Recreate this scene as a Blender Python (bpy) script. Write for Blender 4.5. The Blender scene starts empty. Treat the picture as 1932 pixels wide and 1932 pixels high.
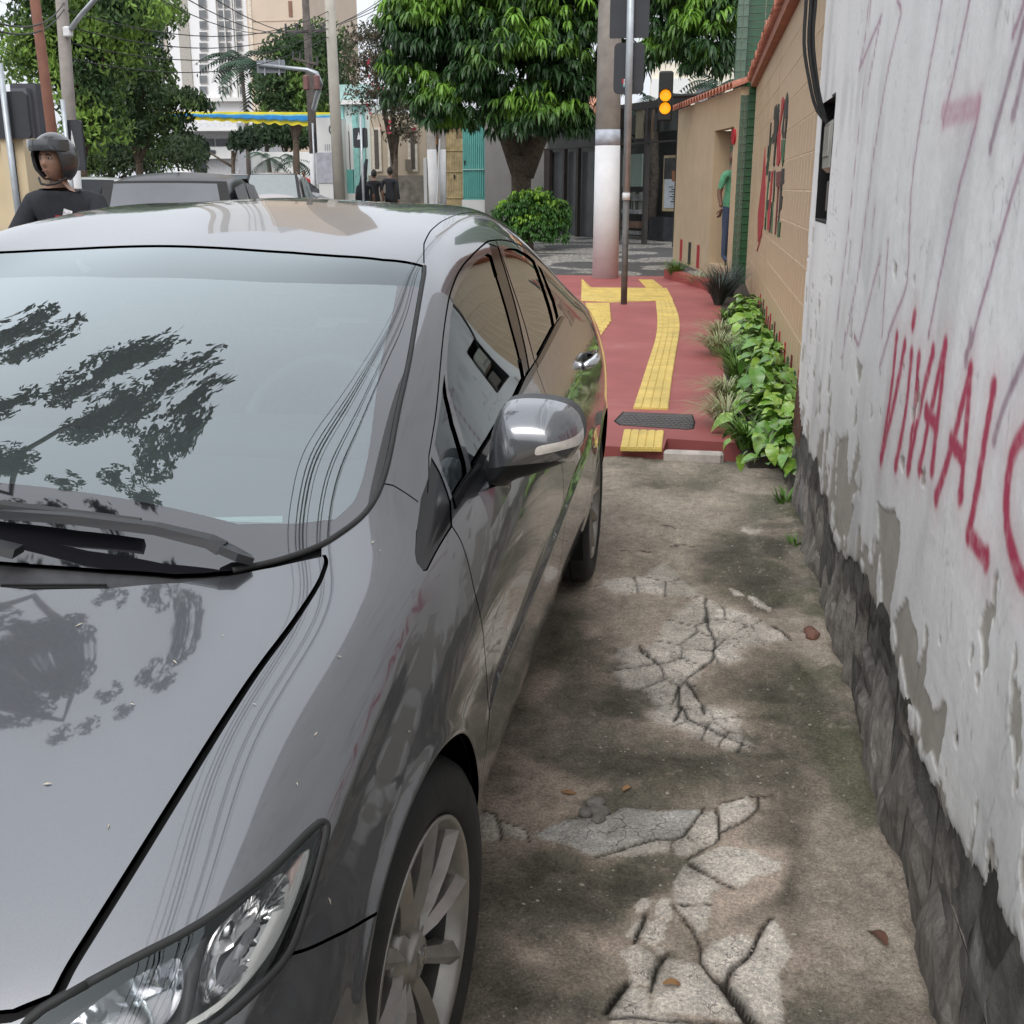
import bpy, bmesh, math, random
import numpy as np
from mathutils import Vector, Matrix
from mathutils.geometry import delaunay_2d_cdt

scene = bpy.context.scene
COL = scene.collection
R = math.radians

# ---------------------------------------------------------------- camera
# photo pixels are read on a 1932 x 1932 copy of the photograph
F_PX, PITCH, YAW, EYE = 2080.0, R(16.4), R(9.6), 1.48
cam_data = bpy.data.cameras.new("camera")
cam = bpy.data.objects.new("camera", cam_data)
COL.objects.link(cam)
cam.location = (0, 0, EYE)
cam.rotation_euler = (math.pi / 2 - PITCH, 0, YAW)
cam_data.sensor_width = 36.0
cam_data.lens = 36.0 * F_PX / 1932.0
cam_data.clip_start, cam_data.clip_end = 0.02, 3000.0
scene.camera = cam

# ---------------------------------------------------------------- sky and sun (overcast)
SUN_EL, SUN_ROT = R(48), R(188)
world = bpy.data.worlds.new("World")
scene.world = world
world.use_nodes = True
wn, wl = world.node_tree.nodes, world.node_tree.links
wn.clear()
w_out = wn.new("ShaderNodeOutputWorld")
w_bg = wn.new("ShaderNodeBackground")
w_sky = wn.new("ShaderNodeTexSky")
w_sky.sky_type = 'NISHITA'
w_sky.sun_disc = False
w_sky.sun_elevation, w_sky.sun_rotation = SUN_EL, SUN_ROT
w_sky.air_density, w_sky.dust_density, w_sky.ozone_density = 1.2, 6.0, 1.0
w_hs = wn.new("ShaderNodeHueSaturation")          # cloud cover takes most of the blue out
w_hs.inputs['Saturation'].default_value = 0.22
w_mix = wn.new("ShaderNodeMixRGB")
w_mix.blend_type = 'MIX'
w_mix.inputs[0].default_value = 0.62                # even layer of cloud in front of the clear sky
w_mix.inputs[2].default_value = (10.4, 10.9, 11.8, 1)
w_bg.inputs['Strength'].default_value = 0.10
wl.new(w_sky.outputs[0], w_hs.inputs['Color'])
wl.new(w_hs.outputs[0], w_mix.inputs[1])
# an overcast sky is brighter overhead than near the horizon
w_tc = wn.new("ShaderNodeTexCoord"); w_sx = wn.new("ShaderNodeSeparateXYZ"); w_ma = wn.new("ShaderNodeMath"); w_mu = wn.new("ShaderNodeMixRGB")
w_ma.operation = 'MULTIPLY_ADD'; w_ma.use_clamp = False; w_ma.inputs[1].default_value, w_ma.inputs[2].default_value = 0.55, 0.86
w_mu.blend_type = 'MULTIPLY'; w_mu.inputs[0].default_value = 1.0
wl.new(w_tc.outputs['Generated'], w_sx.inputs[0]); wl.new(w_sx.outputs['Z'], w_ma.inputs[0])
wl.new(w_mix.outputs[0], w_mu.inputs[1]); wl.new(w_ma.outputs[0], w_mu.inputs[2])
wl.new(w_mu.outputs[0], w_bg.inputs['Color'])
wl.new(w_bg.outputs[0], w_out.inputs['Surface'])

sun_data = bpy.data.lights.new("sun", 'SUN')
sun_data.energy, sun_data.angle, sun_data.color = 0.6, R(30), (1.0, 0.97, 0.93)
sun = bpy.data.objects.new("sun", sun_data)
COL.objects.link(sun)
sun.rotation_euler = (math.pi / 2 - SUN_EL, 0, math.pi - SUN_ROT)
sun.location = (0, 0, 30)

vs = scene.view_settings
vs.view_transform, vs.look = 'Standard', 'None'
vs.exposure, vs.gamma = 0.45, 1.0
vs.use_curve_mapping = False
scene.render.engine = 'CYCLES'
scene.cycles.max_bounces = 8
scene.cycles.transparent_max_bounces = 12
scene.cycles.use_denoising = True

# ---------------------------------------------------------------- pixel -> place helpers
_fw = np.array([-math.sin(YAW) * math.cos(PITCH), math.cos(YAW) * math.cos(PITCH), -math.sin(PITCH)])
_rt = np.array([math.cos(YAW), math.sin(YAW), 0.0])
_up = np.cross(_rt, _fw)
_C = np.array([0.0, 0.0, EYE])

def ray(px, py): return _fw + _rt * (px - 966) / F_PX + _up * (966 - py) / F_PX
def atX(px, py, X):
    d = ray(px, py); return _C + d * (X / d[0])
def atY(px, py, Y):
    d = ray(px, py); return _C + d * (Y / d[1])
def atZ(px, py, Z=0.0):
    d = ray(px, py); return _C + d * ((Z - EYE) / d[2])
def atPl(px, py, p0, n):
    d = ray(px, py); n = np.array(n, float)
    return _C + d * (np.dot(np.array(p0) - _C, n) / np.dot(d, n))
def project(P):
    d = np.asarray(P, float) - _C
    D = d @ _fw
    return np.stack([966 + F_PX * (d @ _rt) / D, 966 - F_PX * (d @ _up) / D, D], -1)

# ---------------------------------------------------------------- object helpers
def prop(o, label=None, cat=None, group=None, kind=None):
    if label: o['label'] = label
    if cat: o['category'] = cat
    if group: o['group'] = group
    if kind: o['kind'] = kind
    return o

def thing(name, label, cat, loc=(0, 0, 0), rz=0.0, group=None):
    o = bpy.data.objects.new(name, None)
    o.empty_display_size = 0.2
    COL.objects.link(o)
    o.location = loc; o.rotation_euler = (0, 0, rz)
    return prop(o, label, cat, group)

def mesh_obj(name, verts, faces, mat=None, parent=None, smooth=False, normals=None, attrs=None, mats=None, midx=None):
    me = bpy.data.meshes.new(name)
    verts = np.asarray(verts, float)
    if isinstance(faces, np.ndarray):
        faces = faces.tolist()
    me.from_pydata(verts.tolist(), [], faces)
    if mats:
        for m in mats: me.materials.append(m)
        me.polygons.foreach_set('material_index', np.asarray(midx, dtype=np.int32))
    elif mat:
        me.materials.append(mat)
    if smooth:
        me.polygons.foreach_set('use_smooth', np.ones(len(me.polygons), dtype=bool))
    if attrs:
        for an, av in attrs.items():
            av = np.asarray(av, float)
            if av.ndim == 1:
                a = me.attributes.new(an, 'FLOAT', 'POINT'); a.data.foreach_set('value', av.astype(np.float32))
            else:
                a = me.attributes.new(an, 'FLOAT_COLOR', 'POINT')
                c = np.ones((len(av), 4), np.float32); c[:, :3] = av[:, :3]
                a.data.foreach_set('color', c.ravel())
    me.update()
    if normals is not None:
        me.normals_split_custom_set_from_vertices(np.asarray(normals, float).tolist())
    o = bpy.data.objects.new(name, me)
    COL.objects.link(o)
    if parent: o.parent = parent
    return o

def copy_obj(o, parent=None, loc=None, rot=None, scale=None):
    c = o.copy(); COL.objects.link(c)
    if parent: c.parent = parent
    if loc is not None: c.location = loc
    if rot is not None: c.rotation_euler = rot
    if scale is not None: c.scale = scale
    return c

def copy_tree(o, parent=None):
    c = o.copy(); COL.objects.link(c)
    if parent: c.parent = parent
    for ch in list(o.children): copy_tree(ch, c)
    return c

class MB:
    """collects simple solids into one mesh"""
    def __init__(s): s.v, s.f, s.mi = [], [], []
    def add(s, verts, faces, mi=0):
        n = len(s.v); s.v.extend([tuple(map(float, p)) for p in verts])
        s.f.extend([tuple(i + n for i in f) for f in faces]); s.mi.extend([mi] * len(faces)); return s
    def box(s, c, d, rz=0.0, mi=0, bev=0.0, M=None):
        x, y, z = d[0] / 2, d[1] / 2, d[2] / 2
        b = min(bev, x * .9, y * .9, z * .9)
        if b <= 0:
            P = [(sx * x, sy * y, sz * z) for sz in (-1, 1) for sx, sy in ((-1, -1), (1, -1), (1, 1), (-1, 1))]
            Fc = [(3, 2, 1, 0), (4, 5, 6, 7), (0, 1, 5, 4), (1, 2, 6, 5), (2, 3, 7, 6), (3, 0, 4, 7)]
        else:
            def ring(zz, ix): 
                a, c2 = x - ix, y - ix
                return [(-a + b, -c2, zz), (a - b, -c2, zz), (a, -c2 + b, zz), (a, c2 - b, zz), (a - b, c2, zz), (-a + b, c2, zz), (-a, c2 - b, zz), (-a, -c2 + b, zz)]
            P = ring(-z, b) + ring(-z + b, 0) + ring(z - b, 0) + ring(z, b)
            Fc = [tuple(range(7, -1, -1)), tuple(range(24, 32))]
            for k in range(3):
                for i in range(8):
                    j = (i + 1) % 8; Fc.append((k * 8 + i, k * 8 + j, k * 8 + 8 + j, k * 8 + 8 + i))
        cr, sr = math.cos(rz), math.sin(rz)
        Q = []
        for p in P:
            if M is not None: p = tuple(M @ Vector(p))
            Q.append((c[0] + p[0] * cr - p[1] * sr, c[1] + p[0] * sr + p[1] * cr, c[2] + p[2]))
        return s.add(Q, Fc, mi)
    def tube(s, pts, r, n=8, mi=0, cap=True):
        pts = [np.array(p, float) for p in pts]
        rs = r if hasattr(r, '__len__') else [r] * len(pts)
        rings = []
        ref = None
        for i, p in enumerate(pts):
            t = pts[min(i + 1, len(pts) - 1)] - pts[max(i - 1, 0)]
            t = t / (np.linalg.norm(t) + 1e-12)
            if ref is None:
                ref = np.array([0, 0, 1.0]) if abs(t[2]) < .9 else np.array([1.0, 0, 0])
            u = ref - t * np.dot(ref, t); u /= (np.linalg.norm(u) + 1e-12)
            ref = u; w = np.cross(t, u)
            rings.append([p + rs[i] * (math.cos(a) * u + math.sin(a) * w) for a in np.linspace(0, 2 * math.pi, n, endpoint=False)])
        V = [q for rg in rings for q in rg]; Fc = []
        for k in range(len(pts) - 1):
            for i in range(n):
                j = (i + 1) % n; Fc.append((k * n + i, k * n + j, k * n + n + j, k * n + n + i))
        if cap:
            Fc.append(tuple(range(n - 1, -1, -1))); Fc.append(tuple(range((len(pts) - 1) * n, len(pts) * n)))
        return s.add(V, Fc, mi)
    def prism(s, poly, z0, z1, mi=0):
        n = len(poly)
        V = [(p[0], p[1], z0) for p in poly] + [(p[0], p[1], z1) for p in poly]
        Fc = [tuple(range(n - 1, -1, -1)), tuple(range(n, 2 * n))] + [(i, (i + 1) % n, n + (i + 1) % n, n + i) for i in range(n)]
        return s.add(V, Fc, mi)
    def ball(s, c, r, nu=12, nv=8, mi=0):
        r = r if hasattr(r, '__len__') else (r, r, r)
        V = [(c[0], c[1], c[2] - r[2])]; Fc = []
        for k in range(1, nv):
            a = -math.pi / 2 + math.pi * k / nv
            for i in range(nu):
                b = 2 * math.pi * i / nu
                V.append((c[0] + r[0] * math.cos(a) * math.cos(b), c[1] + r[1] * math.cos(a) * math.sin(b), c[2] + r[2] * math.sin(a)))
        V.append((c[0], c[1], c[2] + r[2])); L = len(V) - 1
        for i in range(nu):
            j = (i + 1) % nu
            Fc.append((0, 1 + j, 1 + i)); Fc.append((L, L - nu + i, L - nu + j))
            for k in range(nv - 2):
                a = 1 + k * nu; Fc.append((a + i, a + j, a + nu + j, a + nu + i))
        return s.add(V, Fc, mi)
    def lathe(s, prof, n=24, mi=0, c=(0, 0, 0), axis='z'):
        V, Fc = [], []
        for (r, z) in prof:
            for i in range(n):
                a = 2 * math.pi * i / n
                p = (r * math.cos(a), r * math.sin(a), z)
                if axis == 'x': p = (p[2], p[0], p[1])
                if axis == 'y': p = (p[0], p[2], p[1])
                V.append((c[0] + p[0], c[1] + p[1], c[2] + p[2]))
        for k in range(len(prof) - 1):
            for i in range(n):
                j = (i + 1) % n; Fc.append((k * n + i, k * n + j, k * n + n + j, k * n + n + i))
        return s.add(V, Fc, mi)
    def build(s, name, mat=None, parent=None, smooth=False, mats=None):
        return mesh_obj(name, s.v, s.f, mat, parent, smooth, mats=mats, midx=s.mi if mats else None)

# ---------------------------------------------------------------- noise in numpy
def vnoise(P, seed=0):
    P = np.asarray(P, float); D = P.shape[-1]
    i = np.floor(P).astype(np.int64); f = P - i; f = f * f * (3 - 2 * f)
    out = np.zeros(P.shape[:-1])
    for c in range(2 ** D):
        o = [(c >> k) & 1 for k in range(D)]
        h = np.full(P.shape[:-1], seed * 7919 + 13, np.int64); w = np.ones(P.shape[:-1])
        for k in range(D):
            h = (h * 73856093) ^ ((i[..., k] + o[k]) * (19349663 + 83492791 * k))
            w = w * (f[..., k] if o[k] else 1 - f[..., k])
        h = (h ^ (h >> 13)) * 1274126177; h = h & 0x7fffffff; h = (h ^ (h >> 16)) & 0xffff
        out += w * (h / 65535.0)
    return out
def fbm(P, oct=4, seed=0, gain=.5):
    P = np.asarray(P, float); s, a, t = 0, 1, 0
    for k in range(oct):
        s = s + a * vnoise(P * 2 ** k + 17.3 * k, seed + k); t += a; a *= gain
    return s / t
def sstep(a, b, x):
    t = np.clip((x - a) / (b - a), 0, 1); return t * t * (3 - 2 * t)
def pip(poly, X, Y):
    poly = np.asarray(poly, float); ins = np.zeros(np.shape(X), bool)
    x0, y0 = poly[:, 0], poly[:, 1]; x1, y1 = np.roll(x0, -1), np.roll(y0, -1)
    for a, b, c, d in zip(x0, y0, x1, y1):
        if b == d: continue
        k = ((b > Y) != (d > Y)) & (X < (c - a) * (Y - b) / (d - b) + a); ins ^= k
    return ins
def seg_dist(PX, PY, line):
    line = np.asarray(line, float); D = np.full(np.shape(PX), 1e9)
    for (a, b), (c, d) in zip(line[:-1], line[1:]):
        L = (c - a) ** 2 + (d - b) ** 2 + 1e-12
        t = np.clip(((PX - a) * (c - a) + (PY - b) * (d - b)) / L, 0, 1)
        D = np.minimum(D, np.hypot(PX - a - t * (c - a), PY - b - t * (d - b)))
    return D
# ---------------------------------------------------------------- materials
class NT:
    def __init__(s, name):
        s.m = bpy.data.materials.new(name); s.m.use_nodes = True
        s.n, s.l = s.m.node_tree.nodes, s.m.node_tree.links
        s.b = s.n['Principled BSDF']; s.tc = None
    def coord(s, kind='Object'):
        if s.tc is None: s.tc = s.n.new('ShaderNodeTexCoord')
        return s.tc.outputs[kind]
    def noise(s, scale, detail=4, rough=.55, vec=None, dist=0.0, sc3=None):
        v = vec or s.coord()
        if sc3:
            mp = s.n.new('ShaderNodeMapping'); s.l.new(v, mp.inputs[0]); mp.inputs['Scale'].default_value = sc3; v = mp.outputs[0]
        t = s.n.new('ShaderNodeTexNoise'); t.inputs['Scale'].default_value = scale
        t.inputs['Detail'].default_value = detail; t.inputs['Roughness'].default_value = rough; t.inputs['Distortion'].default_value = dist
        s.l.new(v, t.inputs['Vector']); return t.outputs['Fac']
    def ramp(s, fac, stops):
        r = s.n.new('ShaderNodeValToRGB'); e = r.color_ramp.elements
        while len(e) < len(stops): e.new(0.5)
        for k, (p, c) in enumerate(stops):
            e[k].position = p; e[k].color = (c if hasattr(c, '__len__') else (c, c, c)) + ((1,) if not hasattr(c, '__len__') or len(c) == 3 else ())
        s.l.new(fac, r.inputs[0]); return r.outputs[0]
    def mix(s, fac, a, b, mode='MIX'):
        m = s.n.new('ShaderNodeMixRGB'); m.blend_type = mode
        for k, v in enumerate((fac, a, b)):
            if isinstance(v, (int, float)): m.inputs[k].default_value = v if k == 0 else (v, v, v, 1)
            elif isinstance(v, tuple): m.inputs[k].default_value = v if len(v) == 4 else v + (1,)
            else: s.l.new(v, m.inputs[k])
        return m.outputs[0]
    def math(s, op, a, b=0.0):
        m = s.n.new('ShaderNodeMath'); m.operation = op
        for k, v in enumerate((a, b)):
            if isinstance(v, (int, float)): m.inputs[k].default_value = v
            else: s.l.new(v, m.inputs[k])
        return m.outputs[0]
    def attr(s, name, out='Fac'):
        a = s.n.new('ShaderNodeAttribute'); a.attribute_name = name; return a.outputs[out]
    def bump(s, h, strength=.3, dist=.01):
        b = s.n.new('ShaderNodeBump'); b.inputs['Strength'].default_value = strength; b.inputs['Distance'].default_value = dist
        s.l.new(h, b.inputs['Height']); s.l.new(b.outputs[0], s.b.inputs['Normal']); return b
    def set(s, **k):
        for n, v in k.items():
            n = {'base': 'Base Color', 'rough': 'Roughness', 'metal': 'Metallic', 'coat': 'Coat Weight', 'coat_r': 'Coat Roughness', 'spec': 'Specular IOR Level',
                 'trans': 'Transmission Weight', 'ior': 'IOR', 'emit': 'Emission Color', 'emit_s': 'Emission Strength', 'sub': 'Subsurface Weight', 'alpha': 'Alpha'}[n]
            if isinstance(v, tuple): s.b.inputs[n].default_value = v if len(v) == 4 else v + (1,)
            elif isinstance(v, (int, float)): s.b.inputs[n].default_value = v
            else: s.l.new(v, s.b.inputs[n])
        return s

def flat_mat(name, c, rough=.6, metal=0.0, var=.18, scale=6.0, bump=0.0, coat=0.0, spec=.5, dirt=0.0):
    t = NT(name)
    d = tuple(max(0, x * (1 - var)) for x in c); h = tuple(min(1, x * (1 + var)) for x in c)
    f = t.noise(scale, 5)
    col = t.ramp(f, [(.3, d), (.7, h)])
    if dirt > 0:
        g = t.ramp(t.noise(scale * .4, 6, .65), [(.45, 0.0), (.72, 1.0)])
        col = t.mix(t.math('MULTIPLY', g, dirt), col, (.06, .055, .045))
    t.set(base=col, rough=rough, metal=metal, spec=spec, coat=coat)
    if bump: t.bump(t.noise(scale * 8, 4), bump, .01)
    return t.m

def car_paint(name, c, metal=.75, rough=.32, dust=.25):
    t = NT(name)
    fl = t.noise(900, 2)
    col = t.ramp(fl, [(.35, tuple(x * .90 for x in c)), (.65, tuple(min(1, x * 1.1) for x in c))])
    du = t.ramp(t.noise(7, 7, .7), [(.45, 0.0), (.8, 1.0)])
    col = t.mix(t.math('MULTIPLY', du, dust * .35), col, (.25, .24, .23))
    t.set(base=col, metal=metal, rough=rough, coat=1.0, coat_r=.035)
    t.b.inputs['Coat IOR'].default_value = 1.95
    sp = t.ramp(t.noise(160, 3, .6), [(.62, .03), (.8, .12)])
    t.l.new(sp, t.b.inputs['Coat Roughness'])
    return t.m

def glass_mat(name, tint=(.62, .72, .70), dark=.55, rough=0.0, ior=1.52, haze=0.0):
    """thin car/window glass: part clear, tinted; mirror by angle"""
    t = NT(name); n, l = t.n, t.l
    n.remove(t.b)
    out = n['Material Output']
    tr = n.new('ShaderNodeBsdfTransparent'); tr.inputs[0].default_value = tuple(x * dark for x in tint) + (1,)
    gl = n.new('ShaderNodeBsdfGlossy'); gl.inputs['Roughness'].default_value = rough; gl.inputs['Color'].default_value = (.91, .99, 1.0, 1)
    fr = n.new('ShaderNodeFresnel'); fr.inputs[0].default_value = ior
    m = n.new('ShaderNodeMixShader')
    ad = t.math('MULTIPLY', fr.outputs[0], 1.9); ad = t.math('MINIMUM', ad, 1.0)
    l.new(ad, m.inputs[0]); l.new(tr.outputs[0], m.inputs[1]); l.new(gl.outputs[0], m.inputs[2])
    if haze:
        df = n.new('ShaderNodeBsdfDiffuse'); df.inputs[0].default_value = (.62, .70, .70, 1)
        m2 = n.new('ShaderNodeMixShader'); l.new(t.math('MULTIPLY', t.ramp(t.noise(3, 5), [(.2, .8), (.8, 1.2)]), haze), m2.inputs[0]); l.new(m.outputs[0], m2.inputs[1]); l.new(df.outputs[0], m2.inputs[2]); m = m2
    l.new(m.outputs[0], out.inputs['Surface'])
    return t.m

M_paint = car_paint('grey_metallic_paint', (.126, .131, .140), metal=.70, rough=.26)
M_glass = glass_mat('windscreen_glass', (.76, .95, .94), .92, ior=1.88, haze=.05)
M_glass_side = glass_mat('side_glass', (.55, .65, .62), .30)
M_black_gloss = flat_mat('black_gloss_trim', (.012, .012, .013), .12, var=.1)
M_rubber = flat_mat('black_rubber', (.018, .018, .018), .65, var=.25, scale=25)
M_plastic = flat_mat('dark_grey_plastic', (.045, .045, .048), .5, var=.2, scale=60, bump=.1)
M_dark = flat_mat('dark_cavity', (.008, .008, .008), .9, var=.1)
M_chrome = flat_mat('chrome', (.75, .76, .78), .09, 1.0, var=.05)
M_alloy = flat_mat('dusty_alloy', (.40, .385, .36), .36, .75, var=.22, scale=9, dirt=.35)
M_tyre = flat_mat('tyre_rubber', (.020, .021, .020), .75, var=.35, scale=14, bump=.15)
M_interior = flat_mat('grey_cloth_interior', (.20, .20, .195), .9, var=.15, scale=30)
M_interior_dark = flat_mat('dark_dash_plastic', (.05, .052, .052), .7, var=.15, scale=30)
M_white_plastic = flat_mat('white_plastic', (.75, .75, .72), .35, var=.06)
M_red_lens = flat_mat('red_lens', (.35, .01, .012), .1, var=.1, coat=1)
# ---------------------------------------------------------------- body surface of the parked sedan
# car frame: x to its left flank (towards the wall), y rearwards from the front axle, z up
CX, CY = -1.21, 1.43
def pchip(xk, yk, x):
    xk, yk = np.asarray(xk, float), np.asarray(yk, float)
    h = np.diff(xk); d = np.diff(yk) / h
    m = np.zeros(len(xk)); m[0], m[-1] = d[0], d[-1]
    for i in range(1, len(xk) - 1):
        if d[i - 1] * d[i] > 0:
            w1, w2 = 2 * h[i] + h[i - 1], h[i] + 2 * h[i - 1]
            m[i] = (w1 + w2) / (w1 / d[i - 1] + w2 / d[i])
    x = np.clip(x, xk[0], xk[-1]); i = np.clip(np.searchsorted(xk, x) - 1, 0, len(h) - 1)
    t = (x - xk[i]) / h[i]; t2, t3 = t * t, t * t * t
    return (2*t3-3*t2+1)*yk[i] + (t3-2*t2+t)*h[i]*m[i] + (-2*t3+3*t2)*yk[i+1] + (t3-t2)*h[i]*m[i+1]

class BodySurf:
    def __init__(s, curves, y0, y1, smooth=.05):
        # curves: list of {y: (x, z)}
        s.y0, s.y1 = y0, y1
        s.ys = np.linspace(y0, y1, 1200); dy = s.ys[1] - s.ys[0]
        C = []
        for cv in curves:
            k = sorted(cv); 
            C.append([pchip(k, [cv[a][0] for a in k], s.ys), pchip(k, [cv[a][1] for a in k], s.ys)])
        C = np.array(C)                                   # (nc, 2, ny)
        r = int(4 * smooth / dy); g = np.exp(-.5 * (np.arange(-r, r + 1) * dy / smooth) ** 2); g /= g.sum()
        for a in range(C.shape[0]):
            for b in range(2):
                p = C[a, b]
                e = np.concatenate([2 * p[0] - p[r:0:-1], p, 2 * p[-1] - p[-2:-r - 2:-1]])
                C[a, b] = np.convolve(e, g, 'valid')
        s.C = C
        ch = np.hypot(*(C[1:] - C[:-1]).transpose(1, 0, 2)).mean(1)
        s.t = np.concatenate([[0], np.cumsum(ch)]); s.W = s.t[-1]
        T = np.concatenate([-s.t[:0:-1], s.t]); n = len(T)
        A = np.zeros((n, n)); Bm = np.zeros((n, n)); A[0, 0] = A[-1, -1] = 1
        h = np.diff(T)
        for i in range(1, n - 1):
            A[i, i - 1], A[i, i], A[i, i + 1] = h[i - 1], 2 * (h[i - 1] + h[i]), h[i]
            Bm[i, i - 1], Bm[i, i], Bm[i, i + 1] = 6 / h[i - 1], -6 / h[i - 1] - 6 / h[i], 6 / h[i]
        M2 = np.linalg.solve(A, Bm)
        s.ws = np.linspace(-s.W, s.W, 3001)
        i = np.clip(np.searchsorted(T, s.ws) - 1, 0, n - 2); hh = h[i]
        a = (T[i + 1] - s.ws) / hh; b = 1 - a; I = np.eye(n)
        s.B = a[:, None] * I[i] + b[:, None] * I[i + 1] + ((a**3 - a) * hh**2 / 6)[:, None] * M2[i] + ((b**3 - b) * hh**2 / 6)[:, None] * M2[i + 1]
    def __call__(s, y, w):
        y = np.asarray(y, float); w = np.asarray(w, float)
        fy = np.clip((y - s.y0) / (s.y1 - s.y0), 0, 1) * (len(s.ys) - 1); iy = np.minimum(fy.astype(int), len(s.ys) - 2); ty = fy - iy
        fw_ = np.clip((w + s.W) / (2 * s.W), 0, 1) * (len(s.ws) - 1); iw = np.minimum(fw_.astype(int), len(s.ws) - 2); tw = fw_ - iw
        Bw = s.B[iw] * (1 - tw)[..., None] + s.B[iw + 1] * tw[..., None]
        Cx = s.C[:, 0]; Cz = s.C[:, 1]
        cx = (Cx[:, iy] * (1 - ty) + Cx[:, iy + 1] * ty); cz = (Cz[:, iy] * (1 - ty) + Cz[:, iy + 1] * ty)
        cx = np.moveaxis(cx, 0, -1); cz = np.moveaxis(cz, 0, -1)
        fx = np.concatenate([-cx[..., :0:-1], cx], -1); fz = np.concatenate([cz[..., :0:-1], cz], -1)
        return np.stack([(Bw * fx).sum(-1), y, (Bw * fz).sum(-1)], -1)
    def normal(s, y, w, e=2e-3):
        y, w = np.asarray(y, float), np.asarray(w, float)
        y1, y2 = np.clip(y - e, s.y0, s.y1), np.clip(y + e, s.y0, s.y1)
        w1, w2 = np.clip(w - e, -s.W, s.W), np.clip(w + e, -s.W, s.W)
        n = np.cross(s(y2, w) - s(y1, w), s(y, w2) - s(y, w1))
        n /= np.linalg.norm(n, axis=-1, keepdims=True) + 1e-12
        return -n

_c0 = {-.90:.56, -.84:.665, -.75:.735, -.6:.82, -.4:.902, -.2:.968, 0:1.068, .3:1.172, .6:1.258, .93:1.342, 1.2:1.395, 1.5:1.440, 1.8:1.452, 2.1:1.438, 2.4:1.390, 2.6:1.335, 3.0:1.175, 3.22:1.09, 3.35:1.07, 3.52:1.065, 3.6:1.03}
_c2 = {-.90:(.44,.545), -.80:(.56,.66), -.643:(.65,.765), -.376:(.675,.878), -.1:(.685,.942), .05:(.70,.972), .19:(.712,1.0), .5:(.668,1.128), .8:(.623,1.25), .98:(.60,1.318), 1.3:(.58,1.378), 1.8:(.57,1.408), 2.2:(.557,1.376), 2.6:(.555,1.275), 3.0:(.595,1.125), 3.3:(.63,1.05), 3.55:(.60,1.03), 3.6:(.58,1.0)}
_c3 = {-.90:(.54,.51), -.80:(.67,.62), -.643:(.755,.735), -.376:(.785,.840), -.1:(.785,.908), .05:(.78,.938), .19:(.772,.968), .5:(.735,1.085), .8:(.69,1.205), .98:(.668,1.265), 1.3:(.642,1.325), 1.8:(.632,1.35), 2.2:(.637,1.312), 2.6:(.652,1.185), 3.0:(.69,1.07), 3.3:(.70,1.01), 3.55:(.66,.99), 3.6:(.64,.97)}
_c4 = {-.90:(.60,.47), -.80:(.73,.56), -.643:(.81,.67), -.376:(.838,.775), -.1:(.838,.835), .19:(.832,.90), .5:(.828,.955), 1.0:(.825,1.015), 1.5:(.822,1.058), 2.0:(.815,1.088), 2.4:(.805,1.08), 2.8:(.79,1.035), 3.3:(.745,.965), 3.55:(.70,.94), 3.6:(.68,.92)}
_c5 = {-.90:(.64,.42), -.80:(.765,.48), -.643:(.84,.57), -.376:(.866,.66), 0:(.870,.735), .5:(.868,.80), 1:(.868,.835), 2:(.870,.87), 2.5:(.867,.875), 2.9:(.845,.87), 3.3:(.79,.83), 3.55:(.735,.80), 3.6:(.71,.79)}
_c6 = {-.90:(.65,.35), -.80:(.78,.37), -.643:(.85,.43), -.376:(.872,.50), 0:(.872,.57), .4:(.868,.60), 1:(.872,.625), 2:(.876,.63), 2.67:(.872,.64), 3.3:(.81,.60), 3.55:(.75,.58), 3.6:(.73,.57)}
_c7 = {-.90:(.64,.25), -.80:(.775,.25), -.643:(.845,.28), -.376:(.862,.33), 0:(.855,.38), .4:(.842,.38), 1:(.842,.38), 2:(.846,.38), 2.67:(.855,.38), 3.3:(.80,.38), 3.55:(.74,.38), 3.6:(.72,.38)}
_c8 = {-.90:(.60,.20), -.80:(.74,.19), -.643:(.81,.185), -.376:(.82,.185), 0:(.80,.19), .5:(.785,.20), 2:(.785,.20), 2.67:(.80,.20), 3.3:(.77,.22), 3.6:(.70,.24)}
def _lift(c): return {k: ((v, 0) if not hasattr(v, '__len__') else v) for k, v in c.items()}
_C0 = {k: (0.0, v) for k, v in _c0.items()}
_yk = sorted(_c2)
_C1 = {}
for _y in sorted(set(list(_c0) + list(_c2))):
    z0 = float(pchip(sorted(_c0), [_c0[k] for k in sorted(_c0)], np.array([_y]))[0])
    x2 = float(pchip(_yk, [_c2[k][0] for k in _yk], np.array([_y]))[0]); z2 = float(pchip(_yk, [_c2[k][1] for k in _yk], np.array([_y]))[0])
    _C1[_y] = (.60 * x2, z0 - (z0 - z2) * .33)
BODY = BodySurf([_C0, _C1, _c2, _c3, _c4, _c5, _c6, _c7, _c8], -.90, 3.6)

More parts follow.
